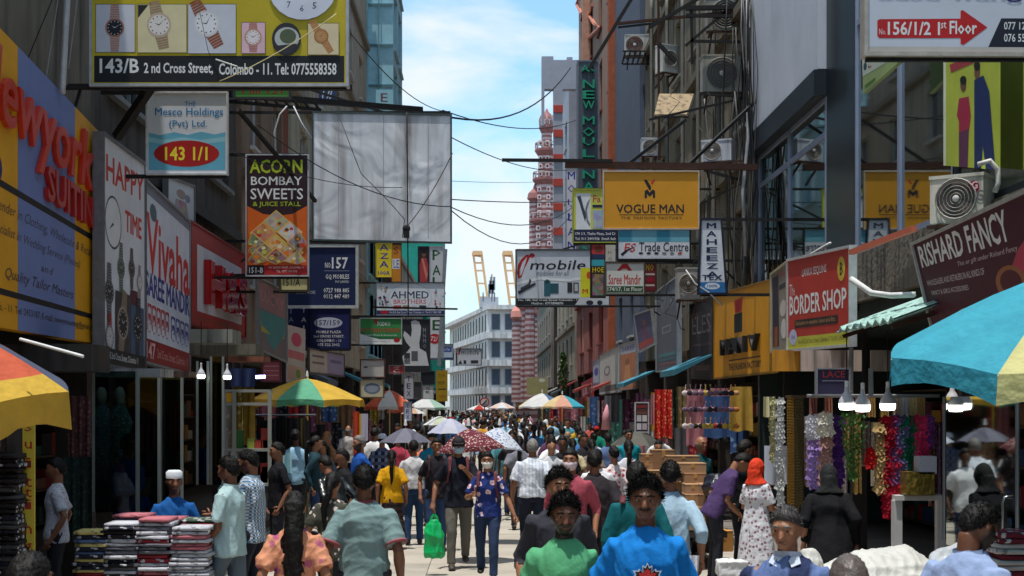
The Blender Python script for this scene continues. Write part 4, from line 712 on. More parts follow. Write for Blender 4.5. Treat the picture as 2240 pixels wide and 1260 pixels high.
# unseen rest of the street behind the camera, added for reflections and light
for side, lb in ((-1,'plain stained building on the left behind the viewpoint'),(1,'plain stained building on the right behind the viewpoint')):
    building(lb, side, -40, 1.9 if side < 0 else 5.9, 8, side*5.2, (200,190,170), gridw(-38,1,6,(4.6,),1.4,1.5), zg=3.4)
t_ = thing('shop_building', 'unseen building added to close the street behind the viewpoint', 'building', (0,-60,0)); MB().box((-14,0,0),(14,8,6.5)).build('wall', mat((160,150,136), .85, kind='streak', col2=(90,84,78), scale=2.2), t_)
for k in range(5):
    for z in (1.2,4.2): w_ = MB().box((-9.7+k*4,8.0,z),(-8.3+k*4,8.08,z+1.6)).build('window', mat((120,116,110), .6), t_); MB().add([(-9.6+k*4,8.085,z+.1),(-8.4+k*4,8.085,z+.1),(-8.4+k*4,8.085,z+1.5),(-9.6+k*4,8.085,z+1.5)],[(0,1,2,3)]).build('pane', pane_mat(), w_)
# ---------------------------------------------------------------- people
SKIN = [(112,72,52),(134,88,64),(150,102,74),(94,60,44),(164,118,88)]
HAIRC = mat((20,17,16), .62, var=.35, scale=40, spec=.22, bump=.9); GREYH = mat((120,116,112), .6, var=.3, scale=40, bump=.6)
def remesh(mb, vox, smooth=2, fac=.5):
    me = bpy.data.meshes.new('t'); me.from_pydata(mb.v, [], mb.f); o = link(bpy.data.objects.new('t', me))
    r = o.modifiers.new('r', 'REMESH'); r.mode = 'VOXEL'; r.voxel_size = vox
    if smooth: s = o.modifiers.new('s', 'SMOOTH'); s.iterations = smooth; s.factor = fac
    dg = bpy.context.evaluated_depsgraph_get(); m2 = bpy.data.meshes.new_from_object(o.evaluated_get(dg))
    bpy.data.objects.remove(o); bpy.data.meshes.remove(me); return m2
def fold(me, amp, sc=(7,7,2.6), seed=0, diag=1):
    if amp <= 0: return
    n = len(me.vertices); co = np.empty(n*3); me.vertices.foreach_get('co', co); co = co.reshape(-1,3)
    no = np.empty(n*3); me.vertices.foreach_get('normal', no); no = no.reshape(-1,3); r = np.random.RandomState(seed)
    h = np.zeros(n)
    for k in range(7):
        d = np.array([r.normal()*sc[0], r.normal()*sc[1], r.normal()*sc[2]])*(1+.55*k); ph = r.rand()*6.28
        q = co @ d + ph + 1.3*np.sin(co @ (np.array([r.normal(), r.normal(), r.normal()])*5)+r.rand()*6)
        h += (1-np.abs(np.sin(q)))**1.25*(.8**k)
    h -= h.mean(); co += no*(h*amp/1.1)[:, None]; me.vertices.foreach_set('co', co.reshape(-1)); me.update()
def put(me, name, m, parent, label=None):
    me.name = name; me.materials.clear(); me.materials.append(m)
    me.polygons.foreach_set('use_smooth', [True]*len(me.polygons)); me.update()
    o = link(bpy.data.objects.new(name, me)); o.parent = parent
    if label: o['label'] = label
    return o
def skinmat(i):
    key = ('skin', i)
    if key in _M: return _M[key]
    m = bpy.data.materials.new('skin_material'); m.use_nodes = True; nt = m.node_tree; n = nt.nodes; L = nt.links; b = n['Principled BSDF']
    b.inputs['Roughness'].default_value = .48; b.inputs['Specular IOR Level'].default_value = .4
    tc = n.new('ShaderNodeTexCoord'); no = n.new('ShaderNodeTexNoise'); no.inputs['Scale'].default_value = 16; no.inputs['Detail'].default_value = 5; L.new(tc.outputs['Object'], no.inputs[0])
    c = (*lin(SKIN[i % 5]), 1); x = n.new('ShaderNodeMixRGB'); x.inputs[1].default_value = tuple(v*.78 for v in c[:3])+(1,); x.inputs[2].default_value = tuple(min(1, v*1.12) for v in c[:3])+(1,); L.new(no.outputs[0], x.inputs[0])
    a = n.new('ShaderNodeAttribute'); a.attribute_name = 'stubble'; n2 = n.new('ShaderNodeTexNoise'); n2.inputs['Scale'].default_value = 90; L.new(tc.outputs['Object'], n2.inputs[0])
    mu = n.new('ShaderNodeMath'); mu.operation = 'MULTIPLY_ADD'; mu.inputs[1].default_value = .5; mu.inputs[2].default_value = .75; L.new(n2.outputs[0], mu.inputs[0])
    m3 = n.new('ShaderNodeMath'); m3.operation = 'MULTIPLY'; m3.use_clamp = True; L.new(a.outputs['Fac'], m3.inputs[0]); L.new(mu.outputs[0], m3.inputs[1])
    y = n.new('ShaderNodeMixRGB'); y.inputs[2].default_value = (*lin((24,19,18)), 1); L.new(m3.outputs[0], y.inputs[0]); L.new(x.outputs[0], y.inputs[1]); L.new(y.outputs[0], b.inputs['Base Color'])
    _M[key] = m; return m
def lerp(a, b, t): return a+(b-a)*t
_pseed = [0]
def person(label, loc, H=1.7, rz=0, shirt='short', sm=None, tm=None, skin=1, hair='short', hairm=None, lod=1, pose={}, group=None, build=1.0, bottom='trousers', mask=None,
           beard=0, cap=None, bag=None, watch=False, woman=False, shirt_len=.80, collar=None, long_tail=False, strands=0, shoes=(30,26,24), apron=None, face=True, moust=False, robe=False, hem=None):
    """local: faces -Y, +x = viewer's right when facing the camera.  pose keys: hl/hr hand targets, stride, tilt, turn, lean, sit"""
    _pseed[0] += 1; sd = _pseed[0]; k = H/1.72
    root = thing('person', label, 'person', loc, group, rz); root.scale = (k, k, k)
    V = Vector; vox = {0: .0096, 1: .0145, 2: .024, 3: .04}[lod]
    lean = pose.get('lean', 0); stride = pose.get('stride', 0); sit = pose.get('sit', 0); side = pose.get('side', 0)
    w = build; sw = .162*(.9 if woman else 1)*w
    hip = V((0,0,.92-sit))
    def L(p):     # lean of upper body about the hip
        p = V(p); 
        if sit: p.z -= sit
        d = p-hip; R = Euler((lean, 0, 0)).to_matrix() @ Euler((0, side, 0)).to_matrix(); return hip+R @ d
    def Hd(p):    # head turn/tilt about the neck
        c = V((0,.005,1.50)); R = Euler((pose.get('tilt', 0), pose.get('roll', 0), pose.get('turn', 0))).to_matrix(); return L(c+R @ (V(p)-c))
    headR = Euler((lean,0,0)).to_matrix() @ Euler((pose.get('tilt', 0), pose.get('roll', 0), pose.get('turn', 0))).to_matrix()
    # ---- skeleton points
    sh = {s: L((s*sw, .01, 1.35)) for s in (-1, 1)}
    hands = {}; elb = {}
    for s in (-1, 1):
        t = pose.get('hr' if s > 0 else 'hl'); a = .29; b_ = .27
        if t is None:
            sg = stride*s*.5; t = L((s*(sw+.09), -.03-sg*.55, .86+abs(sg)*.05))
        else: t = L(t)
        d = t-sh[s]; dl = min(d.length, a+b_-.004); d.normalize(); t = sh[s]+d*dl
        x = (a*a-b_*b_+dl*dl)/(2*dl); h = math.sqrt(max(a*a-x*x, 0)); hint = V(pose.get('eh', (s*.35, .9, -.35)) if 'eh' not in pose else (s*pose['eh'][0], pose['eh'][1], pose['eh'][2]))
        hint = hint-d*hint.dot(d); hint.normalize(); elb[s] = sh[s]+d*x+hint*h; hands[s] = t
    legs = {}
    for s in (-1, 1):
        hp = V((s*.088*w, 0, .90-sit)); f = stride*s
        if sit: kn = V((s*.14, -.40, .50)); an = V((s*.12, -.38, .09))
        else:
            an = V((s*.095, -f*.34, .085+(.07 if f < -.3 else 0))); kn = V((s*.095, -f*.17-.03-abs(f)*.04, .49))
        legs[s] = (hp, kn, an)
    # ---- body
    b = MB(); N = 12 if lod < 2 else 8
    hw = {0:1,1:1}.get(0)
    tors = [(.84,.150,.105),(.92,.162,.115),(1.02,.142,.103),(1.12,.136 if woman else .146,.102),(1.22,.148,.110),(1.31,.150,.104),(1.36,.128,.086),(1.40,.088,.070),(1.44,.060,.060),(1.46,.056,.058),(1.52,.054,.058),(1.56,.05,.055)]
    b.loft([L((0, .012 if z > 1.4 else 0, z)) for z, _, _ in tors], [(a*w*.93 if z < 1.43 else a, c*w*.93 if z < 1.43 else c) for z, a, c in tors], N, up=(0,-1,0) if abs(lean) < .9 else None)
    for s in (-1, 1):
        e = elb[s]; h_ = hands[s]; b.loft([L((s*sw*.5,.01,1.365)), sh[s], lerp(sh[s],e,.4), e, lerp(e,h_,.3), lerp(e,h_,.93), h_], [.032*w,.040*w,.040*w,.036*w,.040*w,.0275,.025], N)
        hp, kn, an = legs[s]; b.loft([hp+V((0,0,.06)), hp-V((0,0,.08)), lerp(hp,kn,.55), kn, lerp(kn,an,.35), lerp(kn,an,.9), an], [.085*w,.085*w,.066*w,.05*w,.052*w,.035,.036], N)
        b.loft([an+V((0,.035,-.02)), an+V((0,-.02,-.03)), an+V((0,-.1,-.052)), an+V((0,-.15,-.062))], [(.034,.034),(.038,.036),(.043,.022),(.03,.015)], 8)
        # palm
        d = (h_-e).normalized(); side_v = V((0,-1,0)); 
        sv = d.cross(V((1,0,0))*s); 
        if sv.length < .1: sv = V((0,-1,0))
        sv.normalize(); b.loft([h_-d*.01, h_+d*.03, h_+d*.075, h_+d*.09], [(.02,.028),(.017,.038),(.014,.040),(.012,.036)], 8, up=d.cross(sv))
    # head
    hc = Hd((0,-.012,1.60))
    def hf(p, q):
        q = q.copy()
        if q.z < 0: t = -q.z/.12; q.x *= 1-.28*t; q.y = q.y*(1-.15*t)-(.012*t if p.y < 0 else -.0*t)
        if p.y > 0 and q.z > -.03: q.y *= 1.06
        return q
    b.ell(hc, (.076,.095,.118), 20, 14, headR, hf)
    b.ell(Hd((0,-.062,1.525)), (.036,.034,.028), 10, 8, headR)     # jaw/chin
    if lod < 2:
        b.loft([Hd((0,-.098,1.615)), Hd((0,-.112,1.59)), Hd((0,-.122,1.572)), Hd((0,-.1,1.562))], [(.009,.008),(.012,.01),(.018,.012),(.014,.008)], 8)
        b.ell(Hd((0,-.1,1.632)), (.052,.012,.012), 10, 6, headR)   # brow
        for s in (-1, 1):
            b.ell(Hd((s*.078,.008,1.595)), (.010,.019,.032), 8, 6, headR)
            b.ell(Hd((s*.038,-.082,1.58)), (.024,.018,.02), 8, 6, headR)
        b.ell(Hd((0,-.101,1.543)), (.026,.012,.012), 10, 6, headR)
    else:
        b.ell(Hd((0,-.105,1.582)), (.014,.02,.022), 8, 6, headR)
    sk = skinmat(skin)
    me = remesh(b, vox, 2 if lod < 2 else 1)
    # fingers appended to the same mesh
    if lod < 3:
        fb = MB()
        for s in (-1, 1):
            e = elb[s]; h_ = hands[s]; d = (h_-e).normalized(); sv = d.cross(V((1,0,0))*s)
            if sv.length < .1: sv = V((0,-1,0))
            sv.normalize(); inn = d.cross(sv)*1.0
            if inn.x*s > 0: inn = -inn
            grip = pose.get('grip', .35)
            for i in range(4):
                o = h_+d*.082+sv*(.03-.02*i)*.95; ln = (.068,.078,.073,.058)[i]; g = grip*(1+.12*i)
                p1 = o+(d*math.cos(g)+inn*math.sin(g))*ln*.45; p2 = p1+(d*math.cos(g*2.2)+inn*math.sin(g*2.2))*ln*.32; p3 = p2+(d*math.cos(g*3)+inn*math.sin(g*3))*ln*.23
                fb.loft([o-d*.02, o, p1, p2, p3], [.0085,.0092,.0082,.0075,.0055], 6)
            o = h_+d*.02+sv*.03; p1 = o+(sv*.7+d*.6+inn*.35).normalized()*.035; p2 = p1+(d*.9+sv*.2+inn*.5).normalized()*.028
            fb.loft([o-sv*.015, o, p1, p2], [.012,.0115,.0095,.0065], 6)
        m2 = bmesh.new(); m2.from_mesh(me); vs = [m2.verts.new(v) for v in fb.v]; 
        for f in fb.f:
            try: m2.faces.new([vs[i] for i in f])
            except ValueError: pass
        m2.to_mesh(me); m2.free()
    if lod < 3 and (beard or moust):
        n_ = len(me.vertices); co = np.empty(n_*3); me.vertices.foreach_get('co', co); co = co.reshape(-1,3)-np.array(hc); Ri = np.array(headR.inverted()); q = co @ Ri.T
        x_, y_, z_ = q[:,0], q[:,1], q[:,2]; sm_ = lambda e0, e1, v: np.clip((v-e0)/(e1-e0), 0, 1)
        bd = sm_(-.012, -.04, z_-np.maximum(0, np.abs(x_)-.045)*1.6)*sm_(.03, .0, y_)*sm_(-.15, -.125, z_)
        cheek = sm_(.05, .035, np.abs(x_))*sm_(-.048, -.036, z_)*(y_ < 0); bd *= 1-cheek
        mouth = sm_(.030, .022, np.abs(x_))*sm_(.013, .008, np.abs(z_+.056))*(y_ < -.05); bd *= 1-mouth
        mo = sm_(.038, .028, np.abs(x_))*sm_(.011, .006, np.abs(z_+.040))*(y_ < -.05)
        val = np.clip(bd*min(1, beard*1.15)+mo*(1 if (moust or beard > .5) else beard), 0, 1)
        at = me.attributes.new('stubble', 'FLOAT', 'POINT'); at.data.foreach_set('value', val.astype(np.float32))
        no_ = np.empty(n_*3); me.vertices.foreach_get('normal', no_); no_ = no_.reshape(-1,3); c2 = co+np.array(hc)+no_*(val*.007*beard)[:,None]; me.vertices.foreach_set('co', c2.reshape(-1)); me.update()
    body = put(me, 'body', sk, root)
    # ---- eyes, brows, lips
    if face and lod < 2:
        eb = MB()
        for s in (-1, 1): eb.ell(Hd((s*.031,-.0865,1.606)), (.0145,.011,.0068), 10, 6, headR)
        e = eb.build('eyes', mat((150,140,134), .4, var=.05), root, True); e['label'] = 'pair of eyes'
        ib = MB()
        for s in (-1, 1): ib.ell(Hd((s*.031,-.0965,1.606)), (.0075,.004,.0064), 8, 6, headR)
        ib.build('irises', mat((20,14,12), .2, var=.05), e, True)
        bb = MB()
        for s in (-1, 1): bb.loft([Hd((s*.012,-.107,1.628)), Hd((s*.032,-.108,1.634)), Hd((s*.054,-.092,1.626))], [(.006,.004),(.007,.004),(.004,.003)], 6)
        bb.build('eyebrows', HAIRC if hair != 'grey' else GREYH, root, True)
        lb = MB()
        if not mask: lb.loft([Hd((-.025,-.106,1.5425)), Hd((0,-.114,1.545)), Hd((.025,-.106,1.5425))], [(.004,.003),(.0085,.005),(.004,.003)], 8); lb.build('lips', mat(tuple(int(v*.82) for v in SKIN[skin % 5]), .4, var=.1), root, True)
    hm = hairm or (GREYH if hair == 'grey' else HAIRC)
    rnd = random.Random(sd)
    # ---- hair
    def haircap(zcut, infl, amp, fr_, back=0, name='hair', m=None, nu=36, nv=24, front=0):
        h = MB()
        def fn(p, q):
            z = q.z; t = (z-zcut+(p.y*.058 if p.y < 0 else p.y*.09)) if front == 0 else (.03-z if (p.y > -.25 and z > -.05) else -.1)
            keep = t > 0
            r_ = 1+infl*(min(1, max(0, t)/.03)) if keep else .93
            nz = noise.noise(V((p.x*fr_+sd, p.y*fr_, p.z*fr_)))*amp + noise.noise(V((p.x*fr_*2.4, p.y*fr_*2.4+sd, p.z*fr_*2.4)))*amp*.6 if keep else 0
            q = V((p.x*.079, p.y*.099*(1.06 if p.y > 0 else 1), p.z*.12)) if keep else V((p.x*.07, p.y*.088, p.z*.11))
            return q*(r_+nz)
        h.ell(hc, (1,1,1), nu, nv, headR, lambda p, q: fn(p, V((0, 0, p.z*.12))))
        return h.build(name, m or hm, root, True)
    hr_ = hair if hair != 'grey' else 'short'
    res = dict(nu=48, nv=32) if lod == 0 else (dict(nu=32, nv=20) if lod == 1 else dict(nu=16, nv=10))
    if hr_ == 'short': hh = haircap(.018, .11, .07, 9, **res)
    elif hr_ == 'curly': hh = haircap(.024, .20, .16, 7, **res)
    elif hr_ == 'buzz': hh = haircap(.025, .045, .015, 8, **res)
    elif hr_ in ('long', 'ponytail', 'bun', 'tied'):
        hh = haircap(.015, .09, .03, 4, **res)
        if hr_ == 'bun': q = MB(); q.ell(Hd((0,.12,1.64)), (.05,.045,.05), 12, 8, headR); q.build('hair_bun', hm, root, True)
        if hr_ in ('ponytail', 'tied'):
            q = MB(); q.loft([Hd((0,.09,1.63)), Hd((0,.135,1.60)), Hd((0,.15,1.5)), L((.01,.15,1.36)), L((.0,.14,1.22)), L((.01,.13,1.12))], [.03,.035,.036,.034,.028,.008], 10); q.build('ponytail', hm, root, True)
        if hr_ == 'long':
            q = MB(); q.loft([Hd((0,.03,1.68)), Hd((0,.09,1.63)), Hd((0,.115,1.5)), L((0,.15,1.36)), L((.0,.155,1.2)), L((.01,.145,1.1))], [(.05,.03),(.074,.045),(.062,.045),(.06,.04),(.05,.03),(.03,.02)], 16)
            
            for i_ in range(46):
                a_ = rnd.uniform(-1.4, 1.4); x0_ = math.sin(a_)*.045; y0_ = .04+math.cos(a_)*.075; sp = rnd.uniform(.8, 1.9); zl = rnd.uniform(.95, 1.28); ph_ = rnd.uniform(0,6); pts = []
                for j_ in range(9):
                    t_ = j_/8; z_ = 1.66+(zl-1.66)*t_; pts.append(L((x0_*(1+(sp-1)*t_)+.034*math.sin(ph_+t_*9)*t_, y0_+.055*min(1,t_*2)+.014*math.cos(ph_+t_*11)*t_, z_)))
                q.loft(pts, [.012,.013,.013,.013,.013,.012,.011,.009,.003], 6)
            m_ = remesh(q, .0085, 1); fold(m_, .006, (22,22,4), sd); put(m_, 'long_hair', hm, root)
    elif hr_ == 'bald': haircap(0, .04, .02, 6, front=1, m=GREYH, **res); hh = None
    if strands and hr_ in ('curly', 'short', 'long'):
        q = MB()
        for i in range(strands):
            th = rnd.uniform(0, 6.283); ph = rnd.uniform(0, 1) ** .6*1.75; p = V((math.sin(ph)*math.cos(th), math.sin(ph)*math.sin(th), math.cos(ph)))
            if p.z*.12+p.y*(.058 if p.y < 0 else .09) < .03: continue
            rr = 1.02 if hr_ == 'short' else 1.12
            o = V((p.x*.079, p.y*.1, p.z*.12))*rr; L_ = (.028 if hr_ == 'short' else .045)*rnd.uniform(.6,1.2)
            t1 = V((rnd.gauss(0,1), rnd.gauss(0,1), rnd.gauss(0,1))).normalized(); d1 = (p*1.0+t1*.8).normalized(); d2 = (d1*.2+t1).normalized(); sdv = p.cross(t1).normalized()*.0022
            a0 = o; a1 = o+d1*L_*.5; a2 = a1+d2*L_*.5
            vs = [hc+headR @ x for x in (a0-sdv, a0+sdv, a1+sdv, a1-sdv, a2)]; q.add(vs, [(0,1,2,3),(3,2,4)])
        s_ = q.build('hair_strands', mat((14,12,12), .85, var=.3, scale=40, spec=.08) if hm is HAIRC else hm, root); s_['kind'] = 'stuff'
    if False:
        q = MB()
        def bf(p, q_):
            q2 = V((p.x*.077*(1-.24*max(0,-p.z)), p.y*.096*(1 - .1*max(0,-p.z)), p.z*.123))
            z = q2.z; ok = p.y < .25 and z < -.015 and not (abs(p.x) < .28 and z > -.052 and p.y < 0 and z < -.038)
            r_ = 1.0+.035*beard+noise.noise(V((p.x*9, p.y*9, p.z*9)))*.05 if ok else .9
            if ok and abs(p.x) < .45 and z > -.03: r_ = .9
            return q2*r_
        q.ell(hc+headR @ V((0,-.006,-.002)), (1,1,1), 40, 28, headR, bf); q.build('beard', hm, root, True)
    if False:
        q = MB(); q.loft([Hd((-.034,-.097,1.548)), Hd((-.015,-.112,1.556)), Hd((.015,-.112,1.556)), Hd((.034,-.097,1.548))], [(.004,.004),(.008,.005),(.008,.005),(.004,.004)], 8); q.build('moustache', hm, root, True)
    if mask:
        q = MB()
        def mf(p, q_):
            q2 = V((p.x*.081*(1-.2*max(0,-p.z)), p.y*.103, p.z*.125)); ok = p.y < .1 and -.095 < q2.z < .0
            q2 *= (1.03+.14*max(0, -p.y)**3*(1-abs(p.x)) if ok else .88); return q2
        q.ell(hc+headR @ V((0,-.004,-.008)), (1,1,1), 24, 20, headR, mf); q.build('face_mask', mat(mask, .8, var=.06), root, True)
    if cap:
        if cap[0] == 'hijab':
            q = MB(); q.ell(hc+headR @ V((0,.012,.0)), (.094,.118,.135), 20, 14, headR); 
            q.loft([Hd((0,.03,1.57)), L((0,.03,1.47)), L((0,.02,1.40))], [(.09,.10),(.10,.10),(.17,.12)], 16)
            m_ = remesh(q, .012, 2); fold(m_, .006, (14,14,8), sd); o = put(m_, 'headscarf', mat(cap[1], .85, bump=.3), root)
            if face and lod < 2:
                q = MB(); q.ell(Hd((0,-.065,1.60)), (.056,.058,.078), 14, 10, headR); q.build('face', sk, root, True)
        elif cap[0] == 'kufi':
            q = MB(); q.lathe([(.083,0),(.084,.06),(.06,.082),(0,.086)], (0,0,0), 20); q.v = [tuple(hc+headR @ V((x,y*1.15+.004,z+.04))) for x,y,z in q.v]; q.build('cap', mat(cap[1], .85, bump=.3), root, True)
        else:
            q = MB(); q.ell(hc+headR @ V((0,.004,.035)), (.088,.11,.095), 20, 12, headR); c_ = q.build('cap', mat(cap[1], .8), root, True)
            q = MB(); q.add([tuple(Hd(p)) for p in ((-.07,-.08,1.645),(.07,-.08,1.645),(.055,-.17,1.628),(0,-.19,1.628),(-.055,-.17,1.628))]+[tuple(Hd(p)) for p in ((-.07,-.08,1.637),(.07,-.08,1.637),(.055,-.17,1.62),(0,-.19,1.62),(-.055,-.17,1.62))], [(0,1,2,3,4),(9,8,7,6,5),(0,5,6,1),(1,6,7,2),(2,7,8,3),(3,8,9,4),(4,9,5,0)]); q.build('brim', mat(cap[1], .8), c_)
    # ---- upper garment
    if shirt:
        g = MB(); z0 = shirt_len; ww = w*(1.0)
        prof = [(z0,.190,.142),(z0+.12,.182,.137),(1.04,.168,.130),(1.15,.164,.126),(1.25,.172,.130),(1.32,.168,.122),(1.365,.156,.108),(1.405,.125,.09),(1.435,.09,.078),(1.458,.070,.068)]
        if woman: prof = [(z0,.188,.138),(z0+.12,.182,.134),(1.04,.152,.118),(1.13,.148,.116),(1.23,.162,.136),(1.31,.155,.116),(1.36,.140,.10),(1.40,.112,.082),(1.43,.08,.07),(1.45,.066,.064)]
        if shirt == 'dress': prof = [(.12,.27,.23),(.4,.24,.2),(.7,.22,.165)]+prof[1:]
        if sit: prof = [p for p in prof if p[0] > .85]
        g.loft([L((0,.006 if z > 1.3 else 0,z)) for z, _, _ in prof], [(a*ww, c*ww) for _, a, c in prof], 16 if lod < 2 else 10, up=(0,-1,0))
        for s in (-1, 1):
            e = elb[s]; h_ = hands[s]; s0 = L((s*sw*.45,.008,1.35))
            if shirt in ('short', 'dress') and not robe and shirt != 'long': g.loft([s0, sh[s]+V((0,0,.0)), lerp(sh[s],e,.35), lerp(sh[s],e,.78)], [.035*w,.056*w,.060*w,.069*w], 12)
            elif shirt == 'long' or robe: g.loft([s0, sh[s]+V((0,0,.004)), lerp(sh[s],e,.5), e, lerp(e,h_,.5), lerp(e,h_,.93)], [.035*w,.056*w,.056*w,.052*w,.046,.040], 12)
            elif shirt == 'rolled': g.loft([s0, sh[s]+V((0,0,.004)), lerp(sh[s],e,.5), e, lerp(e,h_,.22), lerp(e,h_,.3)], [.035*w,.056*w,.056*w,.054*w,.051,.055], 12)
        m_ = remesh(g, vox*1.05, 6 if lod < 2 else 2); fold(m_, .013 if lod == 0 else .010, (7,7,3.6), sd*3+1)
        sh_o = put(m_, 'dress' if shirt == 'dress' else 'shirt', sm, root)
        if hem:
            for s in (-1, 1):
                e = elb[s]; q = MB(); q.loft([lerp(sh[s],e,.74), lerp(sh[s],e,.80)], [.0745*w,.0765*w], 14); q.build('sleeve_band', mat(hem, .8), sh_o, True)
        if collar:
            q = MB(); q.loft([L((0,.012,1.425)), L((0,.014,1.45)), L((0,.018,1.475))], [(.086,.078),(.074,.072),(.072,.072)], 16, cap=False)
            for s in (-1, 1): q.add([tuple(L(p)) for p in ((s*.012,-.07,1.45),(s*.07,-.045,1.465),(s*.085,-.075,1.425),(s*.04,-.098,1.405))], [(0,1,2,3)])
            c_ = q.build('collar', mat(collar, .8), sh_o, True)
            if shirt != 'dress':
                pass
    # ---- lower garment
    if bottom == 'trousers':
        g = MB(); zt = .93-sit
        g.loft([V((0,0,.84-sit)), V((0,0,.9-sit)), V((0,0,zt)), V((0,0,zt+.07))], [(.15*w,.12*w),(.168*w,.125*w),(.155*w,.115*w),(.14*w,.10*w)], 14, up=(0,-1,0))
        for s in (-1, 1):
            hp, kn, an = legs[s]; g.loft([hp+V((0,0,.04)), hp-V((0,0,.06)), lerp(hp,kn,.5), kn, lerp(kn,an,.4), lerp(kn,an,.85), an+V((0,0,-.01))], [.092*w,.098*w,.084*w,.067*w,.064*w,.057,.060], 12)
        m_ = remesh(g, vox*1.2, 2 if lod < 2 else 1); fold(m_, .007, (7,7,4), sd*5+2); put(m_, 'trousers', tm, root)
        for s in (-1, 1):
            an = legs[s][2]; q = MB(); q.loft([an+V((0,.055,-.035)), an+V((0,.02,-.028)), an+V((0,-.06,-.04)), an+V((0,-.12,-.052)), an+V((0,-.175,-.06))], [(.034,.036),(.042,.05),(.046,.04),(.045,.028),(.026,.016)], 10); q.build('shoe', mat(shoes, .6), root, True)
    elif bottom in ('skirt', 'sarong'):
        g = MB(); r_ = .26 if bottom == 'skirt' else .2
        g.loft([V((0,0,1.02)), V((0,0,.9)), V((0,-.01,.6)), V((0,-.01,.3)), V((0,-.01,.1))], [(.15,.12),(.18,.14),(.19,.16),(r_*.92,r_*.8),(r_,r_*.85)], 16, up=(0,-1,0))
        m_ = remesh(g, vox*1.2, 1); fold(m_, .014, (16,16,1.2), sd*5+2); put(m_, 'skirt', tm, root)
        for s in (-1, 1):
            an = legs[s][2]; q = MB(); q.loft([an+V((0,.04,-.045)), an+V((0,-.12,-.055)), an+V((0,-.16,-.062))], [(.034,.02),(.04,.02),(.02,.012)], 8); q.build('sandal', mat(shoes, .6), root, True)
    if bag == 'backpack':
        q = MB(); q.box((-.15,.12,1.0),(.15,.25,1.42)); me_ = remesh(q, .02, 6, .8); fold(me_, .008, seed=sd); o = put(me_, 'backpack', mat((30,34,40), .8), root)
        for s in (-1, 1): q = MB(); q.loft([L((s*.11,.13,1.42)), L((s*.115,.03,1.465)), L((s*.12,-.09,1.42)), L((s*.125,-.155,1.25)), L((s*.17,-.03,1.08))], [(.022,.008)]*5, 6, up=(0,0,1)); q.build('strap', mat((56,30,34), .8), o)
    elif bag == 'straps':
        for s in (-1, 1): q = MB(); q.loft([L((s*.10,.12,1.40)), L((s*.108,.03,1.452)), L((s*.115,-.085,1.42)), L((s*.12,-.148,1.28)), L((s*.15,-.11,1.12))], [(.024,.010)]*5, 6, up=(0,0,1)); q.build('bag_strap', mat((96,40,46), .8), root)
    if watch:
        s = -1; e = elb[s]; h_ = hands[s]; q = MB(); p = lerp(e,h_,.9); d = (h_-e).normalized(); q.loft([p-d*.012, p+d*.012], [.031,.031], 12); q.build('wrist_watch', mat((170,170,170), .25, .9), root)
    root['_k'] = 0; del root['_k']
    root_hand = {s: hands[s]*k for s in hands}; PH[root.name] = root_hand
    return root
PH = {}
def ppos(x, ytop, H):
    D = (CH-H)*F/(ytop-VY); p = P(x, VY, D); return Vector((p.x, D, 0 if True else 0))
def gz(v): v = v.copy(); v.z = .012 if abs(v.x) < 3.9 else .12; return v
C = lambda col, kind='cloth', **k: mat(col, k.pop('rough', .85), kind=kind, bump=k.pop('bump', .5), spec=.2, **k)
JE = lambda: mat((44,66,104), .85, kind='cloth', var=.3, scale=6, bump=.15)
DARKT = lambda: mat((28,30,40), .85, kind='cloth', var=.25, bump=.1)
R_ = math.radians
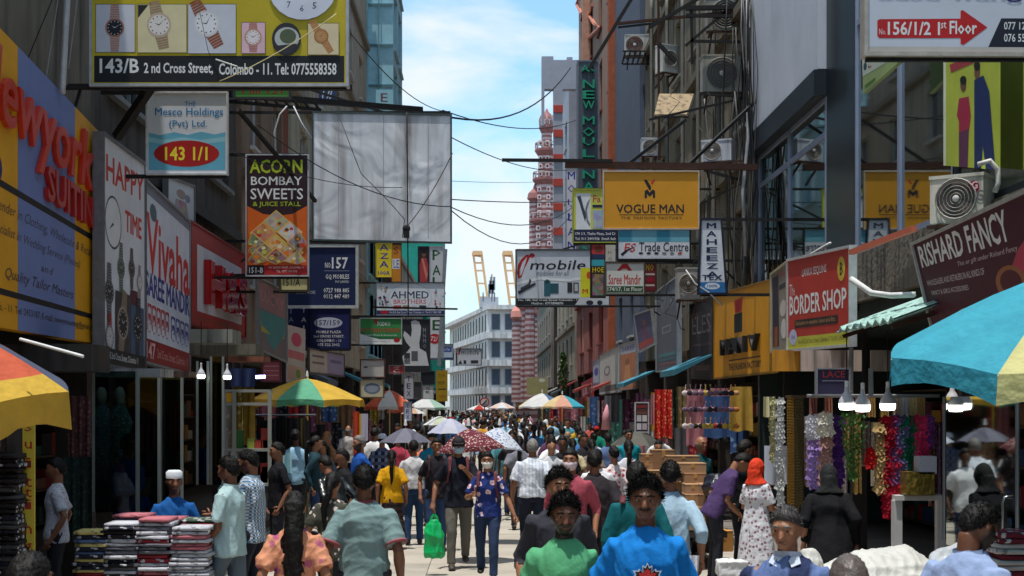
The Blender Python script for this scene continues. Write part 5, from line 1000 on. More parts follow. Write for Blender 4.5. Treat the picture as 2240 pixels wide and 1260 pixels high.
def near_people():
    g = lambda x, y, H: gz(ppos(x, y, H))
    person('curly haired bearded man in plain green t-shirt walking toward the camera', g(1235,1087,1.66), 1.66, R_(4), 'short', C((84,158,112)), JE(), 0, 'curly', lod=0, beard=1, strands=2600, pose=dict(tilt=.12,turn=-.05), build=1.0)
    t = person('moustached man in bright blue maple leaf t-shirt walking toward the camera', g(1412,1049,1.78), 1.78, R_(-3), 'short', C((18,120,200)), JE(), 0, 'curly', lod=0, moust=True, strands=2600, pose=dict(tilt=.05,turn=-.1), build=1.05, beard=.12)
    # maple leaf print with white script word
    leaf = [(0,1),(.12,.72),(.3,.82),(.26,.42),(.5,.62),(.56,.48),(.86,.5),(.72,.26),(.82,.14),(.36,-.12),(.42,-.3),(.06,-.24),(.04,-.6)]
    leaf = leaf+[(-x, y) for x, y in leaf[::-1][:-1]]
    def deform(pts, m, par, nm, y=-.158):
        MB().add([(x, y+.9*x*x, z) for x, z in pts], [tuple(range(len(pts)))]).build(nm, m, par)
    par = t
    for cx, cz, s in ((0,1.19,.078),(-.085,1.115,.062),(.085,1.115,.062)):
        deform([(cx+x*s*1.14, cz+z*s*1.14) for x, z in leaf], mat((210,214,220), .7), par, 'leaf_outline', -.166)
        deform([(cx+x*s, cz+z*s) for x, z in leaf], mat((24,20,26), .7), par, 'leaf_print', -.168); deform([(cx+x*s*.72, cz+z*s*.72+.004) for x, z in leaf], mat((186,40,40), .7), par, 'leaf_print', -.170)
    nv, fc = text_geo('Canada', .02, sh if False else 0, .3); MB().add([(-.085+.17*p[0], -.172+.9*(-.085+.17*p[0])**2, 1.055+.055*p[1]) for p in nv], fc).build('lettering', mat((225,226,230), .7), par)
    person('curly haired man in charcoal shirt with rolled sleeves close behind the green t-shirt man', g(1222,1032,1.72), 1.72, R_(6), 'rolled', C((52,52,60)), DARKT(), 2, 'curly', lod=0, strands=1800, build=1.08, pose=dict(turn=.1), collar=(50,50,58))
    person('masked man in dusty pink long sleeved shirt behind the charcoal shirt man', g(1248,985,1.72), 1.72, R_(-14), 'rolled', C((164,74,88)), DARKT(), 2, 'short', lod=1, mask=(214,196,204), build=1.08)
    person('young man in pale denim shirt seen from behind near the cardboard boxes', g(1466,1013,1.7), 1.7, R_(176), 'rolled', C((166,192,210), scale=9, var=.2), DARKT(), 1, 'short', lod=0, strands=2200, pose=dict(stride=.3), collar=(120,150,180), build=1.05, shirt_len=.76)
    person('man in dark teal shirt with a bag strap seen from behind, centre right', g(1393,1018,1.7), 1.7, R_(165), 'long', C((14,92,98)), DARKT(), 1, 'curly', lod=1, bag='straps', pose=dict(stride=.4, hl=(-.25,-.2,1.0)), build=1.05)
    person('broad man in faded black t-shirt seen from behind in the middle of the crowd', g(1300,988,1.7), 1.7, R_(180), 'short', C((48,42,46)), DARKT(), 1, 'short', lod=1, build=1.2, collar=(60,56,58))
    person('woman in white and red flowered blouse with tied hair seen from behind', g(1343,978,1.6), 1.6, R_(190), 'short', C((222,206,206),'floral',col2=(176,70,84),scale=13), DARKT(), 2, 'bun', lod=1, woman=True)
    person('grey haired man in white pinstriped short sleeved shirt walking away', g(1165,963,1.7), 1.7, R_(183), 'short', C((222,226,234),'stripe',col2=(196,204,220),scale=130), mat((22,28,48), .85, kind='cloth'), 1, 'grey', lod=0, pose=dict(stride=.5), build=1.16, collar=(222,226,232), shirt_len=.9)
    m = person('masked man in navy t-shirt carrying a green bag under the maroon umbrella', g(1003,957,1.76), 1.76, R_(3), 'short', C((26,28,40)), mat((98,94,86), .85, kind='cloth', var=.2, bump=.15), 1, 'short', lod=0, mask=(170,196,214), bag='straps', pose=dict(stride=-.45, hr=(.10,-.24,1.27), hl=(-.33,-.05,.86), eh=(.5,.6,-.5)), cap=('cap',(26,22,26)), shoes=(60,52,44))
    w = person('masked woman in navy blouse with white flowers and jeans walking arm in arm', g(1066,990,1.6), 1.6, R_(-4), 'short', C((34,50,112),'floral',col2=(218,190,196),scale=9,extra=(190,80,110)), mat((34,52,84), .85, kind='cloth', var=.25, bump=.1), 2, 'tied', lod=0, mask=(226,224,216), woman=True, pose=dict(stride=.5, hr=(.38,-.12,.84), hl=(-.20,-.28,1.15), tilt=.04), bag='straps', shirt_len=.84)
    person('short woman in mustard t-shirt and brown wrap skirt walking away', g(857,986,1.5), 1.5, R_(184), 'short', C((206,150,14)), mat((70,44,40), .85, kind='hstripe', col2=(30,24,30), scale=60), 1, 'tied', lod=1, woman=True, bottom='skirt', build=1.1)
    person('slim person in white t-shirt and blue jeans walking away beside the mustard t-shirt', g(905,965,1.63), 1.63, R_(180), 'short', C((206,204,206)), mat((34,66,106), .85, kind='cloth', var=.3), 1, 'short', lod=1, pose=dict(stride=-.15, hr=(.36,-.05,.8)), shirt_len=.92)
    person('man in sage grey polo shirt with striped sleeve hems seen from behind', g(797,1022,1.73), 1.73, R_(178), 'short', C((118,142,142)), mat((40,40,52), .85), 0, 'short', lod=0, strands=2200, collar=(122,60,66), hem=(150,80,84), build=1.12, pose=dict(turn=.1), shirt_len=.74)
    person('woman in dark flowered tunic with a ponytail turned to the right', g(728,1036,1.55), 1.55, R_(150), 'short', C((66,66,58),'floral',col2=(206,190,180),scale=15), DARKT(), 2, 'ponytail', lod=1, woman=True, build=1.15, pose=dict(turn=.4))
    person('woman with very long wavy black hair in orange and lilac print blouse seen from behind', g(645,1080,1.58), 1.58, R_(184), 'short', C((206,140,108),'floral',col2=(178,96,120),scale=8,extra=(90,60,120)), JE(), 2, 'long', lod=0, woman=True, build=1.08)
    person('man in pale mint shirt with a wrist watch walking left past the clothes stacks', g(502,1003,1.7), 1.7, R_(-112), 'short', C((164,190,192)), mat((90,104,116), .85, kind='cloth'), 0, 'short', lod=0, strands=2200, watch=True, beard=.4, pose=dict(stride=.5, hl=(-.22,-.28,.92), hr=(.22,-.2,.9), eh=(.2,.9,-.2)), collar=(170,196,200), build=1.05)
    person('bearded man in blue and white checked shirt walking left behind the mint shirt man', g(549,987,1.73), 1.73, R_(-102), 'long', C((60,104,142),'check',col2=(206,214,220),scale=190), mat((20,26,44), .85), 1, 'short', lod=0, strands=1500, beard=.6, pose=dict(stride=.2, hl=(-.18,-.33,1.06), hr=(.16,-.36,1.08), tilt=.15), collar=(150,180,200), build=1.08)
    person('seated man in royal blue shirt and white cap behind the folded clothes', gz(P(381,885,14.2)), 1.7, R_(20), 'long', C((22,84,150)), DARKT(), 1, 'buzz', lod=1, cap=('kufi',(206,210,214)), beard=.5, pose=dict(sit=.17, hl=(-.18,-.28,1.08), hr=(.2,-.28,1.08)))
    person('young man in cobalt blue shirt standing in the dark shop doorway', gz(P(281,885,15.6)), 1.75, R_(50), 'long', C((20,56,140)), DARKT(), 1, 'short', lod=1, pose=dict(hl=(-.12,-.3,1.1), hr=(.2,-.1,.9)))
    person('person in white lace top standing at the left shop entrance', gz(P(124,885,14.0)), 1.55, R_(-80), 'short', C((196,196,206),'floral',col2=(150,150,160),scale=40), DARKT(), 1, 'short', lod=1, woman=True)
    person('dark haired person passing below the left corner of the frame', g(62,1219,1.62), 1.62, R_(160), 'short', C((60,60,66)), DARKT(), 1, 'short', lod=0, strands=300)
    person('man in blue polo with white collar and pale shoulder stripes looking left', g(1722,1113,1.66), 1.66, R_(-22), 'short', C((92,112,158),'stripe',col2=(40,50,84),scale=20), JE(), 2, 'grey', lod=0, hairm=mat((58,54,54), .6, var=.3, scale=40), strands=1000, collar=(196,204,220), build=1.15, pose=dict(turn=-.1,tilt=.1))
    person('person with smooth grey-brown hair at the bottom edge in front of the white tarpaulin', g(1858,1226,1.6), 1.6, R_(175), 'short', C((60,60,66)), DARKT(), 1, 'short', lod=0, hairm=mat((92,82,78), .45, var=.4, scale=40, bump=.6))
    person('bearded man in pale blue shirt looking down at the bottom right', g(2108,1098,1.72), 1.72, R_(118), 'long', C((142,160,196)), DARKT(), 0, 'short', lod=0, strands=2200, beard=1, pose=dict(tilt=.4,lean=.08), collar=(150,168,200), build=1.15)
    person('woman in flame orange headscarf and white flowered robe turned to the shops', g(1655,1006,1.55), 1.55, R_(130), 'dress', C((206,206,212),'floral',col2=(150,110,120),scale=17,extra=(60,90,110)), DARKT(), 2, 'none', lod=1, cap=('hijab',(214,54,16)), woman=True, build=1.12, bottom='none', pose=dict(hl=(-.15,-.3,1.05),hr=(.15,-.28,1.1)))
    person('woman in black robes crouching under the hanging flower garlands', gz(P(1815,885,14.2)), 1.6, R_(170), 'dress', C((14,14,18)), DARKT(), 2, 'none', lod=1, cap=('hijab',(12,12,16)), woman=True, build=1.25, bottom='none', pose=dict(lean=.25), face=False, robe=True)
    person('young man in plum shirt bending over the cardboard boxes', gz(P(1562,885,17.5)), 1.7, R_(95), 'short', C((74,54,96)), DARKT(), 2, 'short', lod=1, pose=dict(lean=.5,tilt=.3,hl=(-.1,-.3,1.0),hr=(.2,-.2,1.05)))
    person('man in near black shirt behind the orange headscarf woman', gz(P(1625,885,17.8)), 1.75, R_(120), 'short', C((20,24,28)), DARKT(), 1, 'short', lod=1, pose=dict(tilt=.2,hl=(-.1,-.3,1.1)))
    person('bald man in teal shirt at the dark shopfront behind the boxes', gz(P(1532,885,21)), 1.72, R_(30), 'short', C((20,70,76)), DARKT(), 2, 'bald', lod=1)
    person('boy in turquoise t-shirt with mask pulled under his chin in front of a dark umbrella', g(1375,941,1.7), 1.7, R_(10), 'short', C((8,128,140)), DARKT(), 1, 'short', lod=1, build=1.1)
    person('person in green shirt and bright red cap in the mid crowd', g(1305,932,1.68), 1.68, R_(160), 'short', C((10,116,96)), DARKT(), 1, 'short', lod=1, cap=('cap',(176,20,24)), build=1.25)
    person('elderly man with white beard in royal blue shirt on the left side of the street', g(787,955,1.7), 1.7, R_(-60), 'short', C((30,80,160)), DARKT(), 2, 'grey', lod=1, beard=.9)
    person('person in navy checked shirt and white cap beside the grey umbrella', g(836,950,1.66), 1.66, R_(175), 'short', C((26,32,60),'check',col2=(110,120,150),scale=50), DARKT(), 1, 'short', lod=1, cap=('cap',(190,196,214)))
    person('bald bare armed man near the yellow and green umbrella pole', g(716,944,1.7), 1.7, R_(-50), 'short', C((150,110,80)), DARKT(), 2, 'bald', lod=1, pose=dict(hl=(-.1,-.3,1.1)))
    person('balding man in pale grey long shirt near the left shops', g(762,932,1.68), 1.68, R_(190), 'long', C((186,180,178)), DARKT(), 2, 'bald', lod=1)
    person('person in black leather jacket bending over the left stall', gz(P(740,885,17.5)), 1.62, R_(-140), 'long', mat((20,26,28), .3, kind='cloth', spec=.6, bump=.3), DARKT(), 1, 'short', lod=1, pose=dict(lean=.45))
    person('backpacker in black t-shirt just left of the masked man', gz(P(955,885,21.3)), 1.68, R_(8), 'short', C((34,30,36)), JE(), 1, 'short', lod=1, bag='backpack')
    person('dark dressed man at the hanging clothes stall with hands together', gz(P(608,885,19)), 1.68, R_(-70), 'short', C((20,20,26)), DARKT(), 1, 'short', lod=1)
    # second rank, medium detail
    sp = [(1150,938,1.66,180,'short',(60,58,78),'slate purple t-shirt right of the white haired man'),(1206,962,1.66,5,'short',(196,196,200),'off-white shirt with dark beard facing the camera'),(1252,960,1.6,185,'short',(190,176,140),'cream flowered top facing away'),
        (1278,950,1.64,10,'short',(40,38,44),'black shirt turned toward the camera'),(1230,935,1.66,180,'long',(40,44,60),'navy long sleeves under the multicolour umbrellas'),(1306,985,1.6,0,'short',(222,222,226),'plain white shirt behind the dark pink shirt man') ,
        (1440,965,1.58,0,'short',(120,70,60),'brown blouse beside the carton stack'),(1190,930,1.68,0,'short',(70,150,180),'sky blue shirt walking in the sunny middle'),(1262,925,1.7,180,'short',(196,160,40),'yellow shirt in the right crowd'),(1330,950,1.62,180,'short',(90,110,150),'grey blue blouse left of the turquoise boy'),
        (945,950,1.66,0,'short',(30,120,150),'turquoise top behind the grey umbrella'),(930,955,1.6,180,'short',(214,120,90),'peach top near the grey umbrella'),(870,950,1.62,180,'short',(170,60,80),'crimson top under the grey umbrella'),(705,965,1.6,-40,'short',(40,50,60),'dark top reaching over the left stall'),(750,985,1.6,-60,'short',(26,26,30),'black top bent over the stall of scarves'),
        (1100,945,1.66,180,'short',(70,130,140),'teal top beyond the flowered white umbrella'),(1120,945,1.68,0,'short',(36,34,40),'black shirt near the street centre'),(1136,955,1.64,180,'short',(120,120,130),'mid grey shirt left of the white haired man'),(1230,955,1.7,0,'short',(28,28,34),'black polo near the crowd centre'),(1375,965,1.66,180,'long',(200,200,206),'white long shirt below the dark umbrella'),
        (1168,930,1.7,180,'short',(60,100,150),'mid blue shirt ahead of the white haired man'),(1290,925,1.6,0,'short',(190,90,80),'coral top far right crowd'),(690,955,1.68,100,'long',(34,60,70),'dark teal shirt at the left stalls'),(648,940,1.66,60,'short',(34,30,28),'brown black shirt near the scarf rail')]
    for x, y, H, rz, s, c, lb in sp:
        person('person in '+lb, g(x, y, H), H, R_(rz), s, C(c), random.choice([DARKT(), JE()]), random.randrange(5), random.choice(['short','short','tied','curly']), lod=2, pose=dict(stride=random.uniform(-.4,.4)), build=random.uniform(.95,1.15))
near_people()
# ---- far crowd: a few low detail templates, copied with their parts; colour lives in each copy's material slots
def far_crowd():
    tmpl = []
    for i, (hair, wmn, shirt, st) in enumerate([('short',0,'short',.3),('short',0,'long',-.3),('tied',1,'short',0),('curly',0,'short',.4),('bald',0,'short',.2),('bun',1,'short',-.3)]):
        tmpl.append(person('template', (0,-50,0), 1.72, 0, shirt, C((200,200,200)), DARKT(), i, hair, lod=3, pose=dict(stride=st), woman=bool(wmn), face=False))
    cols = [((226,226,228),'white'),((200,206,214),'pale grey'),((60,110,170),'blue'),((30,34,46),'navy'),((24,24,28),'black'),((176,50,52),'red'),((206,150,60),'mustard'),((70,140,150),'teal'),((196,130,150),'pink'),((120,110,100),'khaki'),((150,190,214),'sky blue'),((96,60,90),'plum'),((60,110,76),'green')]
    rnd = random.Random(11); skm = [mat(s, .55, var=.1) for s in SKIN]; used = 0; pts = []
    n = 0
    while n < 230:
        D = 24+ (rnd.random()**1.15)*125; X = rnd.gauss(.6 if D < 60 else .0, 1.7)
        if abs(X) > 3.6: continue
        if D < 34 and -2.0 < X < 1.2: continue
        if any((X-a)**2+(D-b)**2 < .34 for a, b in pts): continue
        pts.append((X, D)); t = tmpl[n] if n < len(tmpl) else rnd.choice(tmpl)
        o = t if n < len(tmpl) else copy_tree(t)
        o.location = (X, D, .012); o.rotation_euler.z = rnd.choice([0, math.pi])+rnd.uniform(-.5,.5); k = rnd.uniform(.9,1.03); o.scale = (k*rnd.uniform(.95,1.15), k, k)
        w = rnd.choices(range(len(cols)), [9,6,5,4,5,3,2,3,2,3,4,2,2])[0]; c, cn = cols[w]
        for ch in o.children:
            nm = ch.name.split('.')[0]
            m = C(c) if nm == 'shirt' else skm[rnd.randrange(5)] if nm == 'body' else None
            if m: ch.material_slots[0].link = 'OBJECT'; ch.material_slots[0].material = m
        zone = 'the nearer crowd' if D < 45 else 'the middle crowd' if D < 80 else 'the far crowd'
        sd = 'left' if X < 0 else 'right'
        hz = ['short dark','cropped dark','tied back','curly','bald grey','bunned'][tmpl.index(t)]; o['label'] = f'{hz} haired pedestrian in {cn} top, {sd} side of {zone}'; o['group'] = f'{hz} haired pedestrians in {cn} tops, {sd} side of {zone}'; n += 1
far_crowd()
# ---------------------------------------------------------------- cloth sheets, umbrellas
def tcloth(col, tr=.35, kind=None, col2=None, scale=4):
    key = ('tc', col, tr, kind, col2, scale)
    if key in _M: return _M[key]
    base = mat(col, .8, kind=kind, col2=col2, scale=scale, var=.22, spec=.2, bump=.6, extra=('t'+str(tr)) if kind != 'floral' else None) if kind != 'floral' else mat(col, .8, kind='floral', col2=col2, scale=scale, var=.1, spec=.21)
    nt = base.node_tree; n = nt.nodes; L = nt.links; p = n['Principled BSDF']; out = [x for x in n if x.type == 'OUTPUT_MATERIAL'][0]
    t = n.new('ShaderNodeBsdfTranslucent'); src = p.inputs['Base Color'].links[0].from_socket; L.new(src, t.inputs[0])
    mx = n.new('ShaderNodeMixShader'); mx.inputs[0].default_value = tr; L.new(p.outputs[0], mx.inputs[1]); L.new(t.outputs[0], mx.inputs[2]); L.new(mx.outputs[0], out.inputs[0])
    _M[key] = base; return base
def umbrella(name, label, c, R, zr, za, cols, valance=.16, tilt=(0,0), pole=(214,200,120), n=8, pz=0.0, a0=None, mats=None, group=None, cat='umbrella', seg=6, handle=False, outer=None, pr=.022):
    """c=(x,y); zr rim height, za apex height"""
    root = thing(name, label, cat, (c[0], c[1], pz), group); R3 = Euler((tilt[0], tilt[1], 0)).to_matrix(); H = Vector((0,0,zr-pz))
    a0 = -math.pi/2-math.pi/n if a0 is None else a0; dz = za-zr; rnd = random.Random(len(label))
    def pt(a, t, mid):  # mid 0 at rib .. 1 mid gore
        r = R*t*(1-.055*mid*t); z = dz*(1-t**1.45)-.045*R*mid*t*(1-t)*2+.02*R*mid*t**3; return H+R3 @ Vector((r*math.cos(a), r*math.sin(a), z))
    for g in range(n):
        b = MB(); A = a0+math.tau*g/n; dA = math.tau/n; U = 6; vs = []; fs = []; W_ = seg
        for i in range(W_+1):
            for j in range(U+1):
                u = j/U; vs.append(pt(A+dA*u, i/W_, math.sin(math.pi*u)+rnd.uniform(-.03,.03)))
        for i in range(W_):
            for j in range(U): k = i*(U+1)+j; fs.append((k,k+1,k+U+2,k+U+1))
        m = mats[g % len(mats)] if mats else tcloth(cols[g % len(cols)])
        if outer:
            k_ = int(W_*.84)*U; q_ = k_//U*(U+1)+U+1; b.add(vs[:q_], fs[:k_]); o = b.build('canopy_panel', m, root, True); b = MB(); d_ = k_//U*(U+1); b.add(vs[d_:], [tuple(i-d_ for i in f) for f in fs[k_:]]); b.build('canopy_panel', tcloth(outer[g % len(outer)]), root, True)
        else: o = b.add(vs, fs).build('canopy_panel', m, root, True)
        if valance:
            b = MB(); vs = []; 
            for i in range(3):
                for j in range(U+1): u = j/U; q = pt(A+dA*u, 1, math.sin(math.pi*u)); q.z -= valance*i/2*(1-.25*math.sin(math.pi*u*1)); q += Vector((math.cos(A+dA*u), math.sin(A+dA*u), 0))*(.012*math.sin(j*2.4+g)*i); vs.append(q)
            b.add(vs, [(i*(U+1)+j, i*(U+1)+j+1, (i+1)*(U+1)+j+1, (i+1)*(U+1)+j) for i in range(2) for j in range(U)]); b.build('valance', tcloth((outer or cols)[g % len(outer or cols)]) if not mats else m, root, True)
    b = MB()
    for g in range(n):
        A = a0+math.tau*g/n; b.loft([pt(A, t, 0)-Vector((0,0,.012)) for t in (0,.35,.7,1)], .006, 4)
        b.loft([H+R3 @ Vector((0,0,dz*.35)), pt(A,.5,0)-Vector((0,0,.012))], .005, 4)
    b.build('ribs', mat((150,150,150), .4, .6), root)
    b = MB(); top = H+R3 @ Vector((0,0,dz+.06)); bot = Vector((0,0,0)) if not handle else H+R3 @ Vector((0,0,-handle)); 
    b.loft([bot, top], pr, 8); b.build('pole', mat(pole, .5, var=.2), root, True)
    b = MB(); b.loft([top-Vector((0,0,.02)), top+Vector((0,0,.05)), top+Vector((0,0,.09))], [.03,.02,.006], 8); b.build('tip', WHITEM, root)
    if handle: b = MB(); b.loft([bot-Vector((0,0,.1)), bot], .016, 8); b.build('handle', mat((20,20,22), .5), root)
    return root
def umbrellas():
    Y = (232,190,78); G = (110,186,150); TQ = (72,172,196); CR = (220,214,150); OR = (226,110,80); BL = (96,104,128); Wh = (226,228,230)
    def at(x, D): p = P(x, VY, D); return (p.x, D)
    def zz(y, D): return CH+(VY-y)/F*D
    umbrella('market_umbrella', 'big market umbrella with yellow and mint green panels and faded cream top', at(672,27), 1.12, zz(876,27), zz(828,27), [G,Y,Y,Y,G,Y,Y,Y], .13)
    umbrella('market_umbrella', 'turquoise and cream market umbrella jutting in at the right edge', at(2374,8.5), 1.16, 2.52, 3.02, [TQ,CR,TQ,TQ,TQ,TQ,TQ,TQ], .17, tilt=(R_(9),R_(-2)), a0=R_(-180))
    umbrella('market_umbrella', 'orange red, yellow and grey market umbrella at the left edge', at(-196,10), 1.1, 2.36, 2.86, [OR,BL,OR,OR,OR,OR,OR,OR], .27, tilt=(R_(8),R_(4)), outer=[Y,BL,Y,Y,Y,Y,Y,Y], a0=R_(-42))
    umbrella('market_umbrella', 'white and orange market umbrella behind the yellow and green one', at(852,48), .88, zz(890,48), zz(853,48), [Wh,OR,Wh,BL,Wh,OR,Wh,OR], .12)
    umbrella('market_umbrella', 'white, mint and blue market umbrella next to the orange one', at(934,55), .80, zz(892,55), zz(870,55), [Wh,(170,206,190),Wh,(130,150,190),Wh,Wh,Y,Wh], .1)
    umbrella('market_umbrella', 'pale blue and white striped market umbrella at right centre', at(1186,58), 1.02, zz(890,58), zz(860,58), [Wh,(96,120,160),(226,170,150),Wh,(60,160,170),Wh,(226,200,90),Wh], .08)
    umbrella('market_umbrella', 'multicoloured umbrella with teal and peach panels at right centre', at(1230,52), .84, zz(890,52), zz(864,52), [(226,170,150),TQ,(60,160,190),OR,Wh,(96,120,160),Wh,(226,200,150)], .08)
    umbrella('market_umbrella', 'small coral umbrella between the two white market umbrellas', at(877,50), .5, zz(898,50), zz(882,50), [OR,(236,150,130)], .1)
    umbrella('market_umbrella', 'far red and white umbrella before the white building', at(1048,95), .9, zz(896,95), zz(886,95), [(190,60,50),Wh], .08)
    umbrella('market_umbrella', 'far white umbrella right of the street end', at(1098,90), .9, zz(893,90), zz(880,90), [Wh,(230,200,190)], .08)
    hd = dict(valance=0, pole=(150,150,150), cat='umbrella', pr=.006)
    umbrella('hand_umbrella', 'plain grey umbrella carried above the mustard t-shirt woman', at(887,23.4), .45, zz(968,23.4), zz(936,23.4), [(132,132,148),(112,112,128)], pz=1.0, handle=.55, **hd)
    umbrella('hand_umbrella', 'maroon umbrella with cream leaf pattern held by the masked couple', at(1030,19.8), .50, zz(985,19.8), zz(937,19.8), [], pz=1.0, handle=.45, mats=[tcloth((110,46,60), .3, 'floral', (214,186,176), 26)], tilt=(R_(-6),R_(-5)), **hd)
    umbrella('hand_umbrella', 'white umbrella with blue flower print behind the maroon one', at(1086,22.5), .44, zz(978,22.5), zz(935,22.5), [], pz=1.0, handle=.45, mats=[tcloth((206,212,224), .3, 'floral', (90,110,160), 22)], tilt=(R_(-4),R_(8)), **hd)
    umbrella('hand_umbrella', 'bluish white umbrella further back above the white t-shirt person', at(985,31), .52, zz(948,31), zz(915,31), [(206,208,226),(190,194,220)], pz=1.0, handle=.45, **hd)
    umbrella('hand_umbrella', 'pale green and cream umbrella in the middle crowd', at(962,40), .5, zz(930,40), zz(910,40), [(206,214,190),Wh], pz=1.0, handle=.45, **hd)
    umbrella('hand_umbrella', 'dark olive grey umbrella behind the turquoise t-shirt boy', at(1392,29.5), .56, zz(974,29.5), zz(938,29.5), [(112,110,102),(92,92,88)], pz=1.0, handle=.45, **hd)
    umbrella('hand_umbrella', 'small cream umbrella in the sunny far crowd', at(905,44), .4, zz(905,44), zz(893,44), [(220,180,150),Wh], pz=1.0, handle=.4, **hd)
R_ = math.radians
umbrellas()

# ---------------------------------------------------------------- draped cloth, garlands, beads, cartons
def drape(name, label, x0, y0, x1, y1, D, m, cat='cloth', group=None, waves=3, amp=.03, rail=False, rz=0):
    a = P(x0, y0, D); b = P(x1, y1, D); w = b.x-a.x; h = a.z-b.z; rnd = random.Random(label+str(x0)); ph = rnd.random()*6; n = max(10, waves*6); vs = []; fs = []
    R = Euler((0,0,rz)).to_matrix()
    for i in range(7):
        t = i/6
        for j in range(n+1):
            u = j/n; x = (u-.5)*w*(1-.10*t*math.sin(ph)); y = amp*math.sin(u*waves*math.tau+ph)*(.3+t)+.012*math.sin(u*17+ph*3)*t; z = h/2-h*t*(1+.02*math.sin(u*9+ph)); vs.append(R @ Vector((x,y-.008,z)))
    k = len(vs); vs += [v+Vector((0,.016,0)) for v in vs]
    for i in range(6):
        for j in range(n): q = i*(n+1)+j; fs.append((q,q+1,q+n+2,q+n+1)); fs.append((k+q+n+1,k+q+n+2,k+q+1,k+q))
    o = MB().add(vs, fs).build(name, m, None, True); o.location = (a+b)/2; return tag(o, label, cat, group)
_fl = {}
def flower_mesh(col):
    if col in _fl: return _fl[col]
    b = MB()
    for ring, (r, z, s) in enumerate(((.045,0,.034),(.026,-.018,.026))):
        for k in range(6):
            a = k*math.tau/6+ring*.5; c = Vector((math.cos(a)*r, z, math.sin(a)*r)); t = Vector((-math.sin(a),0,math.cos(a))); rr = Vector((math.cos(a),-.35,math.sin(a)))
            b.add([c-rr*s*.9, c+t*s, c+rr*s, c-t*s], [(0,1,2,3)])
    b.ell((0,-.02,0), (.014,.012,.014), 6, 4)
    o = b.build('flower', mat(col, .85, var=.35, scale=30, spec=.1)); _fl[col] = o.data; bpy.data.objects.remove(o); return _fl[col]
def garland(label, x, y0, y1, D, col, n, sc=1.0, wob=.01, rows=1):
    a = P(x, y0, D); h = (y1-y0)/F*D; root = thing('flower_garland', label, 'garland', a); me = flower_mesh(col); rnd = random.Random(label)
    b = MB(); b.loft([(0,.02,.02),(0,.02,-h)], .006, 4); b.build('cord', mat((190,180,170), .8), root)
    for k in range(n):
        for r in range(rows):
            o = link(bpy.data.objects.new('flower', me)); o.parent = root; o.location = (rnd.uniform(-wob,wob)+(r-(rows-1)/2)*.08*sc, -.01, -h*(k+.5)/n); o.rotation_euler = (rnd.uniform(-.3,.3), rnd.uniform(0,6), rnd.uniform(-.3,.3)); s = sc*rnd.uniform(.85,1.15); o.scale = (s,s,s)
    return root
def beads(label, x0, x1, y0, y1, D, n, col, r=.014, metal=.7):
    a = P((x0+x1)/2, y0, D); h = (y1-y0)/F*D; w = (x1-x0)/F*D; root = thing('bead_curtain', label, 'beads', a); m = mat(col, .35, metal, var=.35, scale=60)
    b = MB(); b.box((-w/2-.02,-.015,-.01),(w/2+.02,.015,.02)); b.build('rail', mat((90,70,50), .6), root)
    nb = int(h/.035); me = None
    for k in range(n):
        x = -w/2+w*(k+.5)/n
        if me is None:
            b = MB(); pts = []; rr = []
            for i in range(nb):
                z = -h*i/nb
                for dz, q in ((0,.25),(.3,1),(.7,1)): pts.append((0,0,z-dz*h/nb)); rr.append(r*q)
            b.loft(pts, rr, 6); o = b.build('bead_string', m, root, True); me = o.data
        else: o = link(bpy.data.objects.new('bead_string', me)); o.parent = root
        o.location = (x, 0, 0); o.scale = (1,1,1+random.uniform(-.03,.03))
    return root
def carton(label, x0, y0, x1, y1, D, dep=.34, rz=0, col=(196,146,98)):
    a = P((x0+x1)/2, y1, D); w = (x1-x0)/F*D; h = (y1-y0)/F*D; root = thing('cardboard_box', label, 'box', a, None, rz)
    m = mat(col, .85, var=.18, scale=5, bump=.06)
    b = MB(); b.box((-w/2,0,0),(w/2,dep,h-.004)); b.build('box', m, root)
    b = MB(); b.box((-w/2-.003,-.003,h-.004),(w/2+.003,dep/2-.003,h+.003)); b.build('flap', mat(tuple(min(255,int(v*1.06)) for v in col), .85, var=.15, scale=5), root)
    b = MB(); b.box((-w/2-.003,dep/2+.003,h-.004),(w/2+.003,dep+.003,h+.003)); b.build('flap', m, root)
    b = MB(); b.box((-w/2-.0045,dep/2-.025,h+.0035),(w/2+.0045,dep/2+.025,h+.0045)); b.box((-.025,-.0045,h*.6),(.025,-.001,h)); b.build('tape', mat((186,140,80), .3), root)
    return root
SHADES = [((30,32,48),'navy'),((34,30,34),'black'),((150,40,50),'crimson'),((196,196,204),'pale grey'),((90,110,150),'denim blue'),((206,190,120),'straw yellow'),((110,110,120),'grey'),((190,110,120),'dusty pink'),((60,80,60),'bottle green')]
